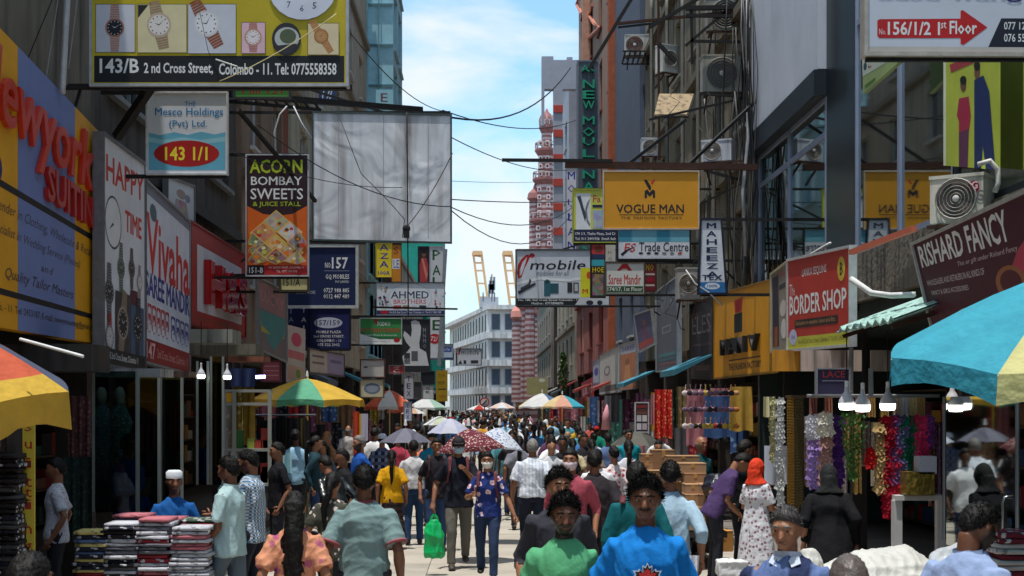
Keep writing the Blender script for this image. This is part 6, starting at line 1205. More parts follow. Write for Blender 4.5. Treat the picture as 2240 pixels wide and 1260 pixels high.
def fold_stack(label_base, x, y0, y1, D, w, seed, cols=None, n=None, dep=.34):
    rnd = random.Random(seed); a = P(x, y1, D); h = (y1-y0)/F*D; n = n or int(h/.034); z = 0
    for k in range(n):
        c, cn = rnd.choice(cols or SHADES); t = h/n*rnd.uniform(.85,1.15); b = MB(); ww = w*rnd.uniform(.92,1.06)/2; vs = []; fs = []
        for i, (yy, zz_) in enumerate(((0,.1),(-.012,.5),(0,.92),(dep*.5,1.0),(dep,.9),(dep,.06))):
            for j in range(5): u = -1+j/2; vs.append((u*ww, yy+rnd.uniform(-.01,.01), t*(zz_+(.07*rnd.uniform(-1,1) if i in (1,2,3) else 0)-(.08 if abs(u) == 1 and i == 3 else 0))))
        fs = [(i*5+j, i*5+j+1, (i+1)*5+j+1, (i+1)*5+j) for i in range(5) for j in range(4)]+[tuple(i*5 for i in range(6)), tuple(i*5+4 for i in range(5,-1,-1))]
        kind = rnd.choice([None, 'floral', 'floral', 'dots'])
        o = b.add(vs, fs).build('folded_garment', mat(c, .9, kind=kind, col2=(200,200,206) if kind and sum(c) < 300 else None, var=.35, scale=16 if kind else 9), None, True)
        o.location = (a.x+rnd.uniform(-.02,.02), a.y+rnd.uniform(-.03,.01), a.z+z); o.rotation_euler.z = rnd.uniform(-.06,.06); z += t
        tag(o, f'folded {cn} garment in {label_base}', 'clothes', f'folded {cn} garments in {label_base}')

def left_goods():
    # table and clothes stacks
    t = thing('stall_table', 'low trestle table carrying the folded clothes stacks', 'table', Vector((P(320,1300,13.0).x,13.0,.01))); s = F/13.0
    b = MB(); b.box((-.8,-.3,.40),(.8,.75,.44)); b.build('table_top', mat((90,66,50), .7), t)
    for x in (-.72,.72):
        for y in (-.22,.66): b = MB(); b.box((x-.025,y-.025,0),(x+.025,y+.025,.40)); b.build('leg', mat((80,60,46), .7), t)
    zt = .452; yb = VY+(CH-zt)/13.0*F
    for i, (x, y0, w, nm) in enumerate([(196,1160,.27,'the leftmost clothes stack'),(262,1146,.29,'the second clothes stack from the left'),(334,1140,.29,'the third clothes stack from the left'),(412,1150,.34,'the rightmost clothes stack')]):
        fold_stack(nm, x, y0, yb, 12.75, w, i+2, cols=[SHADES[k] for k in ((0,1,2,4,5,0),(0,1,3,6,3,0),(0,3,2,7,6,3),(3,3,3,7,0,3))[i]])
    for i, (x, y0, y1, w, nm) in enumerate([(285,1128,1150,.34,'the back row behind the leftmost stacks'),(360,1124,1150,.34,'the back row in front of the seated man'),(425,1130,1150,.34,'the back row beside the mint shirt man')]):
        fold_stack(nm, x, y0, yb, 13.3, w, 40+i, n=18)
    # hanging garments in shop openings (left)
    hang = [(148,866,198,1062,15.6,(96,60,60),'faded maroon printed dress','left of the glass display'),(205,880,240,1000,16.2,(150,140,110),'olive beige dress','inside the glass display'),(256,874,276,990,16.4,(176,160,120),'sand coloured top','inside the glass display'),(218,878,232,930,15.9,(206,160,160),'pale pink blouse','hanging high in the glass display'),
            (138,1000,200,1180,15.4,(34,50,44),'dark green skirt','below the maroon printed dress'),(306,880,344,985,17,(90,30,34),'wine red kurta','at the left shop corner'),(374,880,400,990,18,(110,34,30),'brick red cloth','between glass panels'),(0,935,30,1020,12,(110,96,86),'striped taupe cloth','at the left edge')]
    for x0,y0,x1,y1,D,c,n,w in hang: drape('hanging_garment', f'{n} {w}', x0,y0,x1,y1,D, mat(c, .9, kind='floral', col2=tuple(min(255,int(v*1.5)) for v in c), scale=20, var=.3), 'garment', waves=3)
    rnd = random.Random(5)
    for k in range(16):   # dark scarves and trousers on the rail under the yellow umbrella
        x = 562+k*7.2; c, cn = rnd.choice([((24,22,22),'black'),((34,30,26),'dark brown'),((92,80,30),'olive yellow'),((30,30,40),'navy'),((20,18,16),'black')])
        drape('hanging_garment', f'{cn} garment on the rail under the yellow green umbrella', x, 912+rnd.uniform(0,8), x+9, 1085+rnd.uniform(-30,30), 25.5+rnd.uniform(-.3,.3), mat(c, .9, var=.3), 'garment', f'{cn} garments on the rail under the umbrella', waves=1, amp=.05)
    b = MB(); a = P(556,908,25.5); c = P(690,908,25.5); b.loft([a,c], .018, 6); tag(b.build('clothes_rail', mat((120,120,120), .4, .6)), 'metal clothes rail under the yellow green umbrella', 'rail')
    drape('hanging_garment', 'pale aqua top hanging low beside the dark scarves', 619,990,638,1035,22, mat((150,196,206), .9, var=.15), 'garment', waves=1)
    drape('hanging_garment', 'orange red scarf hanging from the white orange umbrella', 772,900,786,1000,30, mat((206,70,30), .9, var=.3), 'garment', waves=1, amp=.05)
    drape('hanging_garment', 'yellow scarf hanging beside the orange red one', 780,905,790,985,30.2, mat((214,176,40), .9, var=.3), 'garment', waves=1, amp=.05)
    drape('hanging_garment', 'lilac price banner upright by the umbrella poles', 790,905,805,965,34, mat((190,186,206), .9, var=.1), 'banner', waves=1, amp=.01)
    # dark folded trouser shelf at left edge
    sh = thing('fabric_shelf', 'dark shelf of folded dark fabric at the left edge', 'shelf', P(-22,1260,11.8)); s = 11.8/F
    b = MB(); b.box((-.5,.0,-.2),(-.46,.4,1.25)); b.box((.12,0,-.2),(.14,.4,1.25)); b.box((-.5,.38,-.2),(.14,.4,1.25)); b.build('cabinet', mat((30,26,26), .7), sh)
    for k in range(7): b = MB(); b.box((-.46,0,.0+k*.17),(.12,.38,.015+k*.17)); b.build('shelf_board', mat((50,44,40), .7), sh)
    for k in range(6): fold_stack('the dark shelf at the left edge', -18, 0, .145/s, 11.75, .42, 70+k, cols=[SHADES[0],SHADES[1],((70,70,74),'charcoal')], n=4, dep=.3)
    for o in [o for o in S.objects if o.name.startswith('folded_garment') and o.get('label','').endswith('shelf at the left edge')]: pass
    # re-seat those folded pieces on their boards
    L = [o for o in S.objects if o.name.startswith('folded_garment') and str(o.get('label')).endswith('the dark shelf at the left edge')]
    for i, o in enumerate(L): o.location.z = sh.location.z+.017+(i//4)*.17+(i % 4)*.036
    # glass display case + mirror panels
    def glasspanel(x0, x1, y0, y1, D, label, tint=(150,170,165), th=.1, post=(150,156,150)):
        a = P(x0,y0,D); c = P(x1,y1,D); o = (a+c)/2; t = thing('glass_partition', label, 'glass panel', (o.x,o.y,c.z)); w = (c.x-a.x)/2; h = a.z-c.z
        b = MB(); b.box((-w,-.005,0),(w,.005,h)); b.build('glass', glass(tint, th), t)
        for sx in (-1,1): b = MB(); b.box((sx*w-.014,-.016,0),(sx*w+.014,.016,h)); b.build('upright', mat(post, .4, .6, var=.2), t)
    glasspanel(205,300,812,1120,15.2,'glass display front with hanging blouses behind it on the left')
    glasspanel(303,348,826,1120,15.0,'narrow reflective glass panel right of the display front')
    glasspanel(352,398,826,1120,15.6,'second narrow reflective glass panel beside the seated man')
    glasspanel(432,455,790,1060,17.6,'greenish glass door edge near the bare bulbs', (120,140,120))
    glasspanel(462,488,780,1060,18.2,'yellow tinted glass panel left of the white shelf', (190,180,110))
    # mannequins in display
    for x, c, lb in ((222,(90,120,140),'blue grey draped mannequin in the glass display'),(262,(70,110,110),'teal draped mannequin in the glass display')):
        t = thing('mannequin', lb, 'mannequin', P(x,1110,15.9)); b = MB(); b.loft([(0,0,0),(0,0,.5),(0,0,.8),(0,0,.95),(0,0,1.1),(0,0,1.15)], [(.17,.12),(.14,.1),(.1,.08),(.15,.09),(.08,.06),(.04,.04)], 12); b.build('torso', mat(c, .8, kind='floral', col2=(190,190,190), scale=30), t, True)
        b = MB(); b.ell((0,0,1.25), (.06,.08,.1), 10, 8); b.build('head', mat((190,180,170), .4), t, True)
    # white framed shelf
    t = thing('display_shelf', 'white framed glass shelf with yellow board and green goods', 'shelf', P(540,1060,20)); s = 20/F; fm = mat((150,150,142), .5)
    w = 50*s; h = 205*s
    b = MB(); 
    for x in (-w, -w*.55, w): b.box((x-.025,-.02,0),(x+.025,.02,h))
    b.build('uprights', fm, t)
    for z in (0, h*.37, h*.86, h): b = MB(); b.box((-w,-.018,z-.02),(w,.3,z+.02)); b.build('shelf_board', fm, t)
    b = MB(); b.box((-w+.03,.0,h*.88),(-w*.55-.03,.02,h*.98)); b.build('yellow_board', mat((226,170,40), .6), t)
    rn = random.Random(9)
    for k in range(14):
        x = rn.uniform(-w*.5,w*.9); z = rn.choice([0,h*.37])+.02; o = MB().box((-.05,0,0),(.05,.2,rn.uniform(.08,.3))).build('shelf_parcel', mat(rn.choice([(60,110,50),(150,160,60),(40,60,44),(170,60,50),(90,90,90)]), .8, var=.3)); o.location = t.location+Vector((x,.05,z)); tag(o, 'wrapped parcel standing on the white framed glass shelf', 'parcel', 'parcels on the white framed shelf')
    # bulbs left
    for x, y, D, lb in ((440,820,17.2,'bare lit bulb left of the shop doorway post'),(497,822,18,'bare lit bulb beside the blue cloth')): bulb(x, y, D, lb, 9)
    drape('hanging_garment', 'dark blue cloth hung high beside the left bulb', 502,806,560,846,19, mat((24,40,80), .9, var=.2), 'cloth', waves=2)
    # violet tube light
    a = P(528,826,26); c = P(580,824,26); tag(MB().loft([a,c], .03, 8).build('tube_light', mat((190,180,255), .4, emit=5)), 'lit violet white tube light behind the yellow umbrella', 'lamp')
def bulb(x, y, D, label, half=17, big=False):
    a = P(x, y, D); s = D/F; t = thing('light_bulb', label, 'lamp', a); r = half*s
    b = MB(); b.lathe([(.25*r,r*2.1),(.3*r,r*1.5),(.6*r,r*1.05),(r*.98,r*.35),(r,0)], n=16); b.build('bulb_body', mat((190,190,196), .5), t, True)
    b = MB(); b.lathe([(r,0),(r*.97,-r*.6),(r*.8,-r*.85),(0.001,-r*.9)], n=16); b.build('lit_diffuser', mat((255,250,240), .5, emit=2.6), t, True)
    b = MB(); b.lathe([(.24*r,r*2.1),(.26*r,r*2.8),(.1*r,r*2.9)], n=10); b.build('socket', mat((220,220,220), .5), t)
    b = MB(); b.loft([(0,0,r*2.9),(0,0,r*2.9+.5)], .006, 4); b.build('wire', mat((20,20,20), .6), t)
left_goods()

def right_goods():
    drape('hanging_garment', 'scarlet dotted fabric length hanging in the right shop', 1432,852,1470,958,25, mat((200,24,24), .8, kind='dots', col2=(236,150,90), scale=16, var=.2), 'cloth', waves=3, amp=.05)
    drape('hanging_garment', 'pink faded fabric strip left of the scarlet cloth', 1424,862,1433,930,25.4, mat((190,130,130), .8), 'cloth', waves=1)
    drape('hanging_garment', 'olive gold patterned fabric beside the scarlet cloth', 1480,846,1502,935,25, mat((110,92,60), .8, kind='floral', col2=(150,130,80), scale=14), 'cloth', waves=2)
    rnd = random.Random(8)
    for k in range(30):
        i, j = k % 10, k//10; x = 1505+i*11; y = 846+j*36; c, cn = rnd.choice([((206,140,150),'pink'),((220,200,200),'blush white'),((160,40,60),'crimson'),((40,34,40),'black'),((190,160,60),'mustard'),((120,90,110),'mauve')])
        if x > 1600: c, cn = ((206,150,110),'tan') if j == 0 else ((190,110,50),'orange')
        # small bra shaped pieces: two cups and straps
        t = thing('lingerie_piece', f'{cn} lingerie piece hung in the right shop rows', 'underwear', P(x, y, 22.5+rnd.uniform(-.2,.2)), f'{cn} lingerie pieces in the right shop rows')
        m = mat(c, .8, var=.2)
        for s_ in (-1, 1):
            b = MB(); b.ell((s_*.048,0,-.1), (.052,.014,.042), 10, 6); b.build('cup', m, t, True)
            b = MB(); b.bar((s_*.05,0,-.06),(s_*.03,.01,.04),.01,.004); b.build('strap', m, t)
    drape('hanging_garment', 'cream cloth folded over the rail top of the first garland', 1670,868,1692,912,18, mat((214,206,160), .85, var=.2), 'cloth', waves=2)
    drape('hanging_garment', 'white t-shirt body behind the cream and white garlands', 1672,975,1722,1060,18.4, mat((196,200,214), .85), 'garment', waves=1)
    garland('cream leaf garland at the left of the bead shop', 1690, 872, 1010, 18, (206,198,150), 12, .8)
    garland('long white flower garland at the left of the bead shop', 1706, 872, 1120, 17.9, (226,226,224), 20, .9)
    beads('gold bead curtain at the bead shop entrance', 1722, 1738, 868, 1115, 17.6, 5, (176,134,60)); beads('dark olive bead curtain right of the gold one', 1740, 1758, 868, 1115, 17.5, 6, (104,92,60))
    garland('lilac flower garland topped with white flowers', 1780, 935, 1065, 16.2, (168,140,206), 8, 1.25); garland('short white and lilac flower bunch above the lilac garland', 1778, 912, 958, 16.1, (222,222,232), 4, .8, rows=2)
    garland('dusty pink flower garland reaching lowest', 1806, 945, 1100, 16, (190,146,140), 9, 1.3); garland('cream rose bunch above the dusty pink garland', 1805, 906, 950, 15.9, (226,220,206), 4, .85, rows=2)
    garland('deep purple flower garland beside the green vine', 1832, 915, 1060, 16, (84,44,120), 9, 1.15)
    drape('hanging_garment', 'patterned lace strip behind the purple garland', 1842,980,1856,1100,16.6, mat((130,120,120), .8, kind='dots', col2=(60,50,50), scale=30), 'lace', waves=1)
    rb = random.Random(12)
    for k in range(15):
        x = 1768+k*21; c, cn = rb.choice([((120,80,70),'umber'),((150,120,60),'old brass'),((90,60,90),'mauve'),((160,130,120),'rose beige'),((60,80,70),'moss'),((140,50,60),'garnet'),((170,160,140),'linen')])
        drape('lace_strip', f'{cn} lace strip hanging deep in the bead shop', x-9, 905+rb.uniform(0,20), x+9, 1050+rb.uniform(-40,60), 18.3+rb.uniform(-.3,.3), mat(c, .8, kind='dots', col2=tuple(min(255,v+50) for v in c), scale=26, var=.3), 'lace', f'{cn} lace strips deep in the bead shop', waves=2)
    # green vine
    t = thing('hanging_vine', 'green artificial vine bunch hanging in the bead shop', 'plant', P(1866,905,15.8)); rnd = random.Random(4); b = MB()
    for k in range(420):
        z = -rnd.random()**1.2*.75; wv = .13*(1-abs(z)/.8)+.03; c = Vector((rnd.uniform(-wv,wv), rnd.uniform(-.06,.06), z)); a = Vector((rnd.gauss(0,1), rnd.gauss(0,1), rnd.gauss(0,1))).normalized()*.024; d = a.cross(Vector((rnd.random(),1,rnd.random()))).normalized()*.012
        b.add([c-a, c+d, c+a, c-d], [(0,1,2,3)])
    o = b.build('leaves', mat((70,120,50), .7, var=.4, scale=30), t); o['kind'] = 'stuff'; b = MB(); b.loft([(0,0,.05),(0,0,-.75)], .006, 4); b.build('stem', mat((60,80,40), .8), t)
    cols = [(1926,930,1075,(190,160,110),'sand gold',9),(1948,915,1130,(170,30,50),'wine red',14),(1968,915,1055,(110,90,150),'violet',10),(1986,915,1040,(20,110,80),'emerald',10),(2012,915,1075,(220,60,110),'hot pink',12),(2030,915,975,(110,60,130),'purple',5),(1905,985,1020,(200,40,40),'small scarlet',3),(2094,945,1010,(190,50,100),'magenta behind glass',6)]
    for x, y0, y1, c, cn, n in cols: garland(f'{cn} flower garland in the centre of the bead shop', x, y0, y1, 16.4, c, n, 1.15, rows=2 if n > 9 else 1)
    for i, (x, c, cn) in enumerate([(1905,(180,140,80),'bronze'),(1935,(170,140,70),'old gold'),(1960,(190,170,150),'cream'),(1978,(200,200,206),'silver'),(1996,(214,196,140),'champagne'),(2016,(190,150,90),'amber'),(1880,(140,80,70),'rust'),(1780,(150,90,80),'brick'),(1812,(170,110,90),'copper')]):
        drape('ribbon_bundle', f'{cn} ribbon bundle on the upper rail of the bead shop', x-9, 868, x+9, 912 if i < 6 else 905, 16.6, mat(c, .6, var=.35, scale=40), 'ribbon', waves=3, amp=.03)
    b = MB(); b.loft([P(1765,866,16.5), P(2055,866,16.5)], .02, 6); tag(b.build('hanging_rail', mat((150,150,150), .4, .6)), 'steel rail from which ribbons and garlands hang', 'rail')
    for i, (x, y, D, lb) in enumerate([(1852,888,14.4,'leftmost of the three big lit bulbs in front of the bead shop'),(1887,892,14.3,'middle one of the three big lit bulbs'),(1942,889,14.2,'rightmost of the three big lit bulbs in front of the bead shop'),(2083,886,14.6,'bluish bulb alone behind the glass door')]): bulb(x, y-6, D, lb, 17)
    # counter
    t = thing('display_counter', 'white counter table with goods inside the bead shop', 'table', P(2010,1190,16.2)); s = 16.2/F; wm = mat((206,206,206), .5)
    b = MB(); b.box((-50*s,0,95*s),(58*s,.6,106*s)); b.build('table_top', wm, t)
    for x in (-44, 52): b = MB(); b.box((x*s-.05,.03,-60*s),(x*s+.05,.13,95*s)); b.build('leg', wm, t)
    o = MB().box((-.16,0,0),(.16,.3,.26)).build('gold_parcel', mat((150,130,60), .3, .5, bump=1.0, var=.4, scale=12)); o.location = P(2020,1084,16.0)+Vector((0,.1,0)); tag(o, 'crumpled gold wrapped parcel on the white counter', 'parcel')
    o = MB().box((-.1,0,0),(.1,.2,.2)).build('white_box', mat((190,196,216), .6)); o.location = P(2036,1038,16.0)+Vector((0,.1,0)); tag(o, 'white carton on top of the gold parcel', 'box')
    # glass doors, handle, posts
    for x, y0, y1, D, lb in ((2066,868,1180,13.6,'slim steel post left of the glass door'),(2130,868,1180,13.2,'slim steel post in the middle of the glass door'),(2226,850,1260,11.6,'steel umbrella post near the right edge')):
        tag(MB().loft([P(x,y0,D),P(x,y1,D)], .02, 8).build('steel_post', mat((140,146,150), .3, .8)), lb, 'post')
    t = thing('glass_door', 'tall clear glass door with curved steel handle at the right', 'door', P(2150,1150,12.4)); a = P(2070,868,13.4)-t.location; c = P(2226,1230,11.9)-t.location
    b = MB(); b.add([(a.x,a.y,a.z),(c.x,c.y,a.z),(c.x,c.y,c.z),(a.x,a.y,c.z)], [(0,1,2,3)]); b.build('glass', glass((170,190,190), .12), t)
    b = MB(); D = 11.8; b.loft([P(2216,1086,D)-t.location, P(2198,1088,D)-t.location, P(2194,1100,D)-t.location, P(2194,1190,D)-t.location, P(2198,1203,D)-t.location, P(2216,1207,D)-t.location], .014, 8); b.build('handle', mat((170,170,170), .2, .9), t, True)
    # cartons
    bx = [(1428,985,1476,1025,21,'open topped tall'),(1404,994,1428,1010,21,'small upper left'),(1404,1010,1428,1030,21,'small lower left'),(1460,998,1530,1012,20.3,'wide flat'),(1400,1030,1452,1060,20.6,'left side'),(1486,1014,1545,1036,19.6,'upper row'),(1452,1022,1486,1056,19.8,'narrow middle'),(1498,1036,1545,1060,19.5,'second row'),
          (1500,1060,1532,1082,19.2,'third row left'),(1532,1060,1556,1082,19.1,'third row right'),(1500,1082,1530,1110,19.1,'fourth row left'),(1530,1082,1556,1110,19.0,'fourth row right'),(1500,1110,1556,1134,18.9,'fifth row'),(1504,1134,1560,1160,18.8,'lowest visible'),(1548,1108,1574,1160,19.6,'tall narrow right'),(1470,1056,1500,1100,19.9,'deep middle')]
    for x0,y0,x1,y1,D,lb in bx: carton(f'{lb} cardboard carton in the big carton stack', x0,y0,x1,y1,D, dep=.4, col=(random.choice([(160,124,92),(148,112,82),(170,134,102)])))
    p = P(1520,1160,19.0); 
    t = thing('hand_cart', 'dark flat cart under the carton stack', 'cart', (p.x-.1,19.3,0)); b = MB(); b.box((-.75,-.5,p.z-.08),(.5,1.9,p.z-.002)); b.build('cart_bed', mat((50,44,40), .8), t)
    for x in (-.6,.35):
        for y in (-.35,1.6): b = MB(); b.loft([(x-.03,y,.2),(x+.03,y,.2)], .19, 14); b.build('wheel', mat((26,26,28), .8), t)
    for x in (-.6,.35): b = MB(); b.box((x-.03,-.4,.2),(x+.03,1.65,p.z-.08)); b.build('cart_frame', mat((60,54,50), .8), t)
    carton('single taped carton on the ground beside the cart', 1562,1152,1605,1197,20.0, col=(190,134,70), rz=.2).location.z = .13
    # black plastic bag heap
    b = MB(); b.ell((0,0,.2), (.34,.3,.25), 20, 14); b.ell((.25,-.1,.1),(.25,.2,.2),16,10); b.ell((-.2,-.1,.42),(.2,.2,.16),16,10); me = remesh2(b, .025, 1); fold2(me, .03); o = tagm(me, 'garbage_bag', mat((26,28,40), .3, spec=.6, bump=.6), P(1598,1130,19), 'pile of shiny dark plastic sacks behind the ground carton', 'bag', .0)
    # white tarpaulin bundle
    b = MB(); b.loft([(-.95,0,-.25),(-.75,0,.0),(-.2,0,.14),(.3,.05,.2),(.62,0,.1),(.8,0,-.3)], [(.2,.3),(.32,.4),(.38,.45),(.36,.42),(.3,.36),(.2,.25)], 20, up=(0,-1,0)); b.ell((-.85,-.1,.35), (.16,.14,.2), 14, 10)
    me = remesh2(b, .022, 4); fold(me, .014, (9,9,9), 5); tagm(me, 'tarpaulin', mat((196,194,188), .55, bump=.3, var=.2), P(1925,1318,11), 'white plastic tarpaulin bundled over goods at the bottom right', 'tarpaulin').scale = (.66,.8,.78)
    b = MB(); b.ell((0,0,0), (.55,.4,.3), 20, 14); me = remesh2(b, .022, 2); fold2(me, .035); tagm(me, 'plastic_sack', mat((176,180,184), .4, bump=.5), P(2190,1262,10.5), 'grey translucent plastic sheet behind the pale blue shirt man', 'tarpaulin')
    b = MB(); b.box((-.35,0,0),(.25,.5,.22)); me = remesh2(b, .03, 2); fold2(me, .02); tagm(me, 'white_parcel', mat((206,206,206), .6, bump=.4), P(1610,1262,14.5), 'white wrapped parcel on the ground by the flowered robe', 'parcel').scale = (.5,.5,.7)
    for k, (x, w) in enumerate([(2236,.3)]): fold_stack('the maroon cloth stack at the right edge', x, 1165, 1262, 9.2, w, 91, cols=[((120,30,50),'maroon'),((200,190,190),'pale')], n=8)
    # green shopping bag
    hand = P(950,1128,18.25); t = thing('shopping_bag', 'bright green plastic shopping bag held by the masked man', 'bag', hand); b = MB()
    b.loft([(0,0,-.05),(0,0,-.12),(0,0,-.25),(0,0,-.42),(0,0,-.54)], [(.05,.025),(.10,.05),(.125,.075),(.135,.08),(.13,.07)], 18, up=(0,-1,0)); me = remesh2(b, .012, 2); fold2(me, .016, (10,10,5)); o = tagm(me, 'bag_body', mat((10,170,92), .35, spec=.5, bump=.25, var=.12), (0,0,0), None, None); o.parent = t
    for sx in (-1,1): b = MB(); b.loft([(sx*.05,0,-.1),(sx*.03,.0,-.02),(0,0,.015)], [(.018,.004)]*3, 6); b.build('bag_handle', mat((10,170,92), .35), t)
    drape('shopping_bag', 'thin white plastic bag carried by the pale denim shirt man', 1500,1215,1530,1262,12, mat((214,214,224), .4, spec=.5, bump=.4), 'bag', waves=2, amp=.03)
    # pink cloth cone (folded umbrella) on right
    t = tag(MB().loft([P(1326,940,40), P(1326,905,40), P(1328,885,40)], [.14,.09,.02], 10).build('folded_umbrella', mat((214,150,160), .8), None, True), 'closed pink parasol standing by the crimson fascia', 'umbrella')
def remesh2(b, v, s=3): return remesh(b, v, s)
def fold2(me, amp, sc=(6,6,6)): fold(me, amp, sc, 5)
def tagm(me, name, m, loc, label, cat, dz=0):
    me.name = name; me.materials.clear(); me.materials.append(m); me.polygons.foreach_set('use_smooth', [True]*len(me.polygons)); o = link(bpy.data.objects.new(name, me)); o.location = loc
    if label: tag(o, label, cat)
    return o

right_goods()
# ---------------------------------------------------------------- AC units, awnings, cables, steel
def ac(label, x0, y0, x1, y1, D, rz=0, fan=.33, col=(206,204,196), fancol=(110,100,94), brand=None, dep=.32, bracket=True):
    a = P((x0+x1)/2, y1, D); w = (x1-x0)/F*D; h = (y1-y0)/F*D; t = thing('air_conditioner', label, 'air conditioner', a, None, rz)
    m = mat(col, .5, kind='streak', col2=tuple(int(v*.8) for v in col), scale=5, var=.15)
    b = MB(); b.box((-w/2,0,0),(w/2,dep,h)); b.build('casing', m, t)
    b = MB(); b.box((-w/2-.008,-.008,h-.02),(w/2+.008,dep+.008,h+.012)); b.build('lid', m, t)
    cx = -w*.14 if w > h*1.15 else 0; r = min(h, w)*.43
    b = MB(); b.add([(cx+r*math.cos(k*math.tau/24),-.006,h/2+r*math.sin(k*math.tau/24)) for k in range(24)], [tuple(range(24))]); b.build('fan_recess', mat(fancol, .6, var=.3), t)
    b = MB()
    for rr in (1,.82,.64,.46,.28):
        pts = [(cx+r*rr*math.cos(k*math.tau/20),-.022,h/2+r*rr*math.sin(k*math.tau/20)) for k in range(21)]; b.loft(pts, .003 if rr < 1 else .008, 4, cap=False)
    b.build('fan_grille', mat((150,146,140), .6, 0), t)
    b = MB(); b.ell((cx,-.02,h/2), (r*.18,.015,r*.18), 10, 6)
    b.build('fan_hub', mat((200,196,190), .4), t)
    for k in range(3):
        a_ = k*math.tau/3; b = MB(); q = [(cx+r*.15*math.cos(a_),-.010,h/2+r*.15*math.sin(a_)),(cx+r*.85*math.cos(a_-.25),-.010,h/2+r*.85*math.sin(a_-.25)),(cx+r*.9*math.cos(a_+.45),-.014,h/2+r*.9*math.sin(a_+.45))]; b.add(q, [(0,1,2)]); b.build('fan_blade', mat((84,80,78), .5), t)
    if bracket:
        b = MB()
        for sx in (-1,1): b.bar((sx*w*.38,-.03,-.03),(sx*w*.38,dep+.1,-.03),.035); b.bar((sx*w*.38,-.0,-.04),(sx*w*.38,dep+.08,-.35),.03)
        b.bar((-w*.55,0,-.03),(w*.9,0,-.03),.035); b.build('bracket', RUST, t)
    if brand:
        nv, fc = text_geo(brand, .02); MB().add([(w*.5+.004, .08+.16*p[0], h*.45+.12*p[1]) for p in nv], fc)
        MB().add([(w*.26+.12*p[0], -.006, h*.42+.10*p[1]) for p in nv], fc).build('lettering', mat((110,110,114), .5), t)
        b = MB(); b.add([(w*.32+.055*math.cos(k*math.tau/20),-.006,h*.72+.06*math.sin(k*math.tau/20)) for k in range(20)], [tuple(range(20))]); b.build('round_logo', mat((150,30,60), .5), t)
        nv, fc = text_geo('G', .02); MB().add([(w*.29+.055*p[0], -.010, h*.68+.07*p[1]) for p in nv], fc).build('lettering', mat((225,200,205), .5), t)
    return t
def acs():
    ac('small white air conditioner with reddish fan on a cage bracket', 1368,76,1424,120,42,fancol=(110,52,44))
    ac('large dusty air conditioner high on the grimy right wall', 1537,120,1622,200,27.2,fancol=(96,90,84),col=(170,164,150))
    ac('air conditioner with dark fan at the very top above the rusty frame', 1548,-6,1626,66,27.2,fancol=(34,50,50),col=(160,154,144))
    ac('side turned white air conditioner below the cage awning', 1446,98,1486,158,36,rz=.5)
    ac('white air conditioner right above the steel beam', 1534,306,1600,352,24.5,rz=-.4,col=(196,198,206))
    ac('small white air conditioner behind the ochre VOGUE sign beam', 1404,302,1440,340,36,col=(200,202,206))
    ac('grey louvred air conditioner between the trade centre and tapered signs', 1482,586,1530,654,26.5,col=(170,170,172))
    t = ac('big white air conditioner with round red logo standing on the concrete ledge', 2034,384,2150,486,13.2,rz=-.62,col=(214,210,196),brand='LG',dep=.36)
acs()
def tube(label, pts, r, col=(24,24,26), name='overhead_cable', cat='cable', sag=0, n=14, metal=0, rough=.6):
    W_ = [P(*p) for p in pts]
    if len(W_) == 2 and (sag or n > 2):
        a, c = W_; W_ = [a.lerp(c, t/n)-Vector((0,0,sag*4*(t/n)*(1-t/n))) for t in range(n+1)]
    o = MB().loft(W_, r*(.62 if name == 'overhead_cable' else 1), 5).build(name, mat(col, rough, metal, var=.3, scale=8), None, True); c0 = W_[0]
    return tag(o, label, cat)
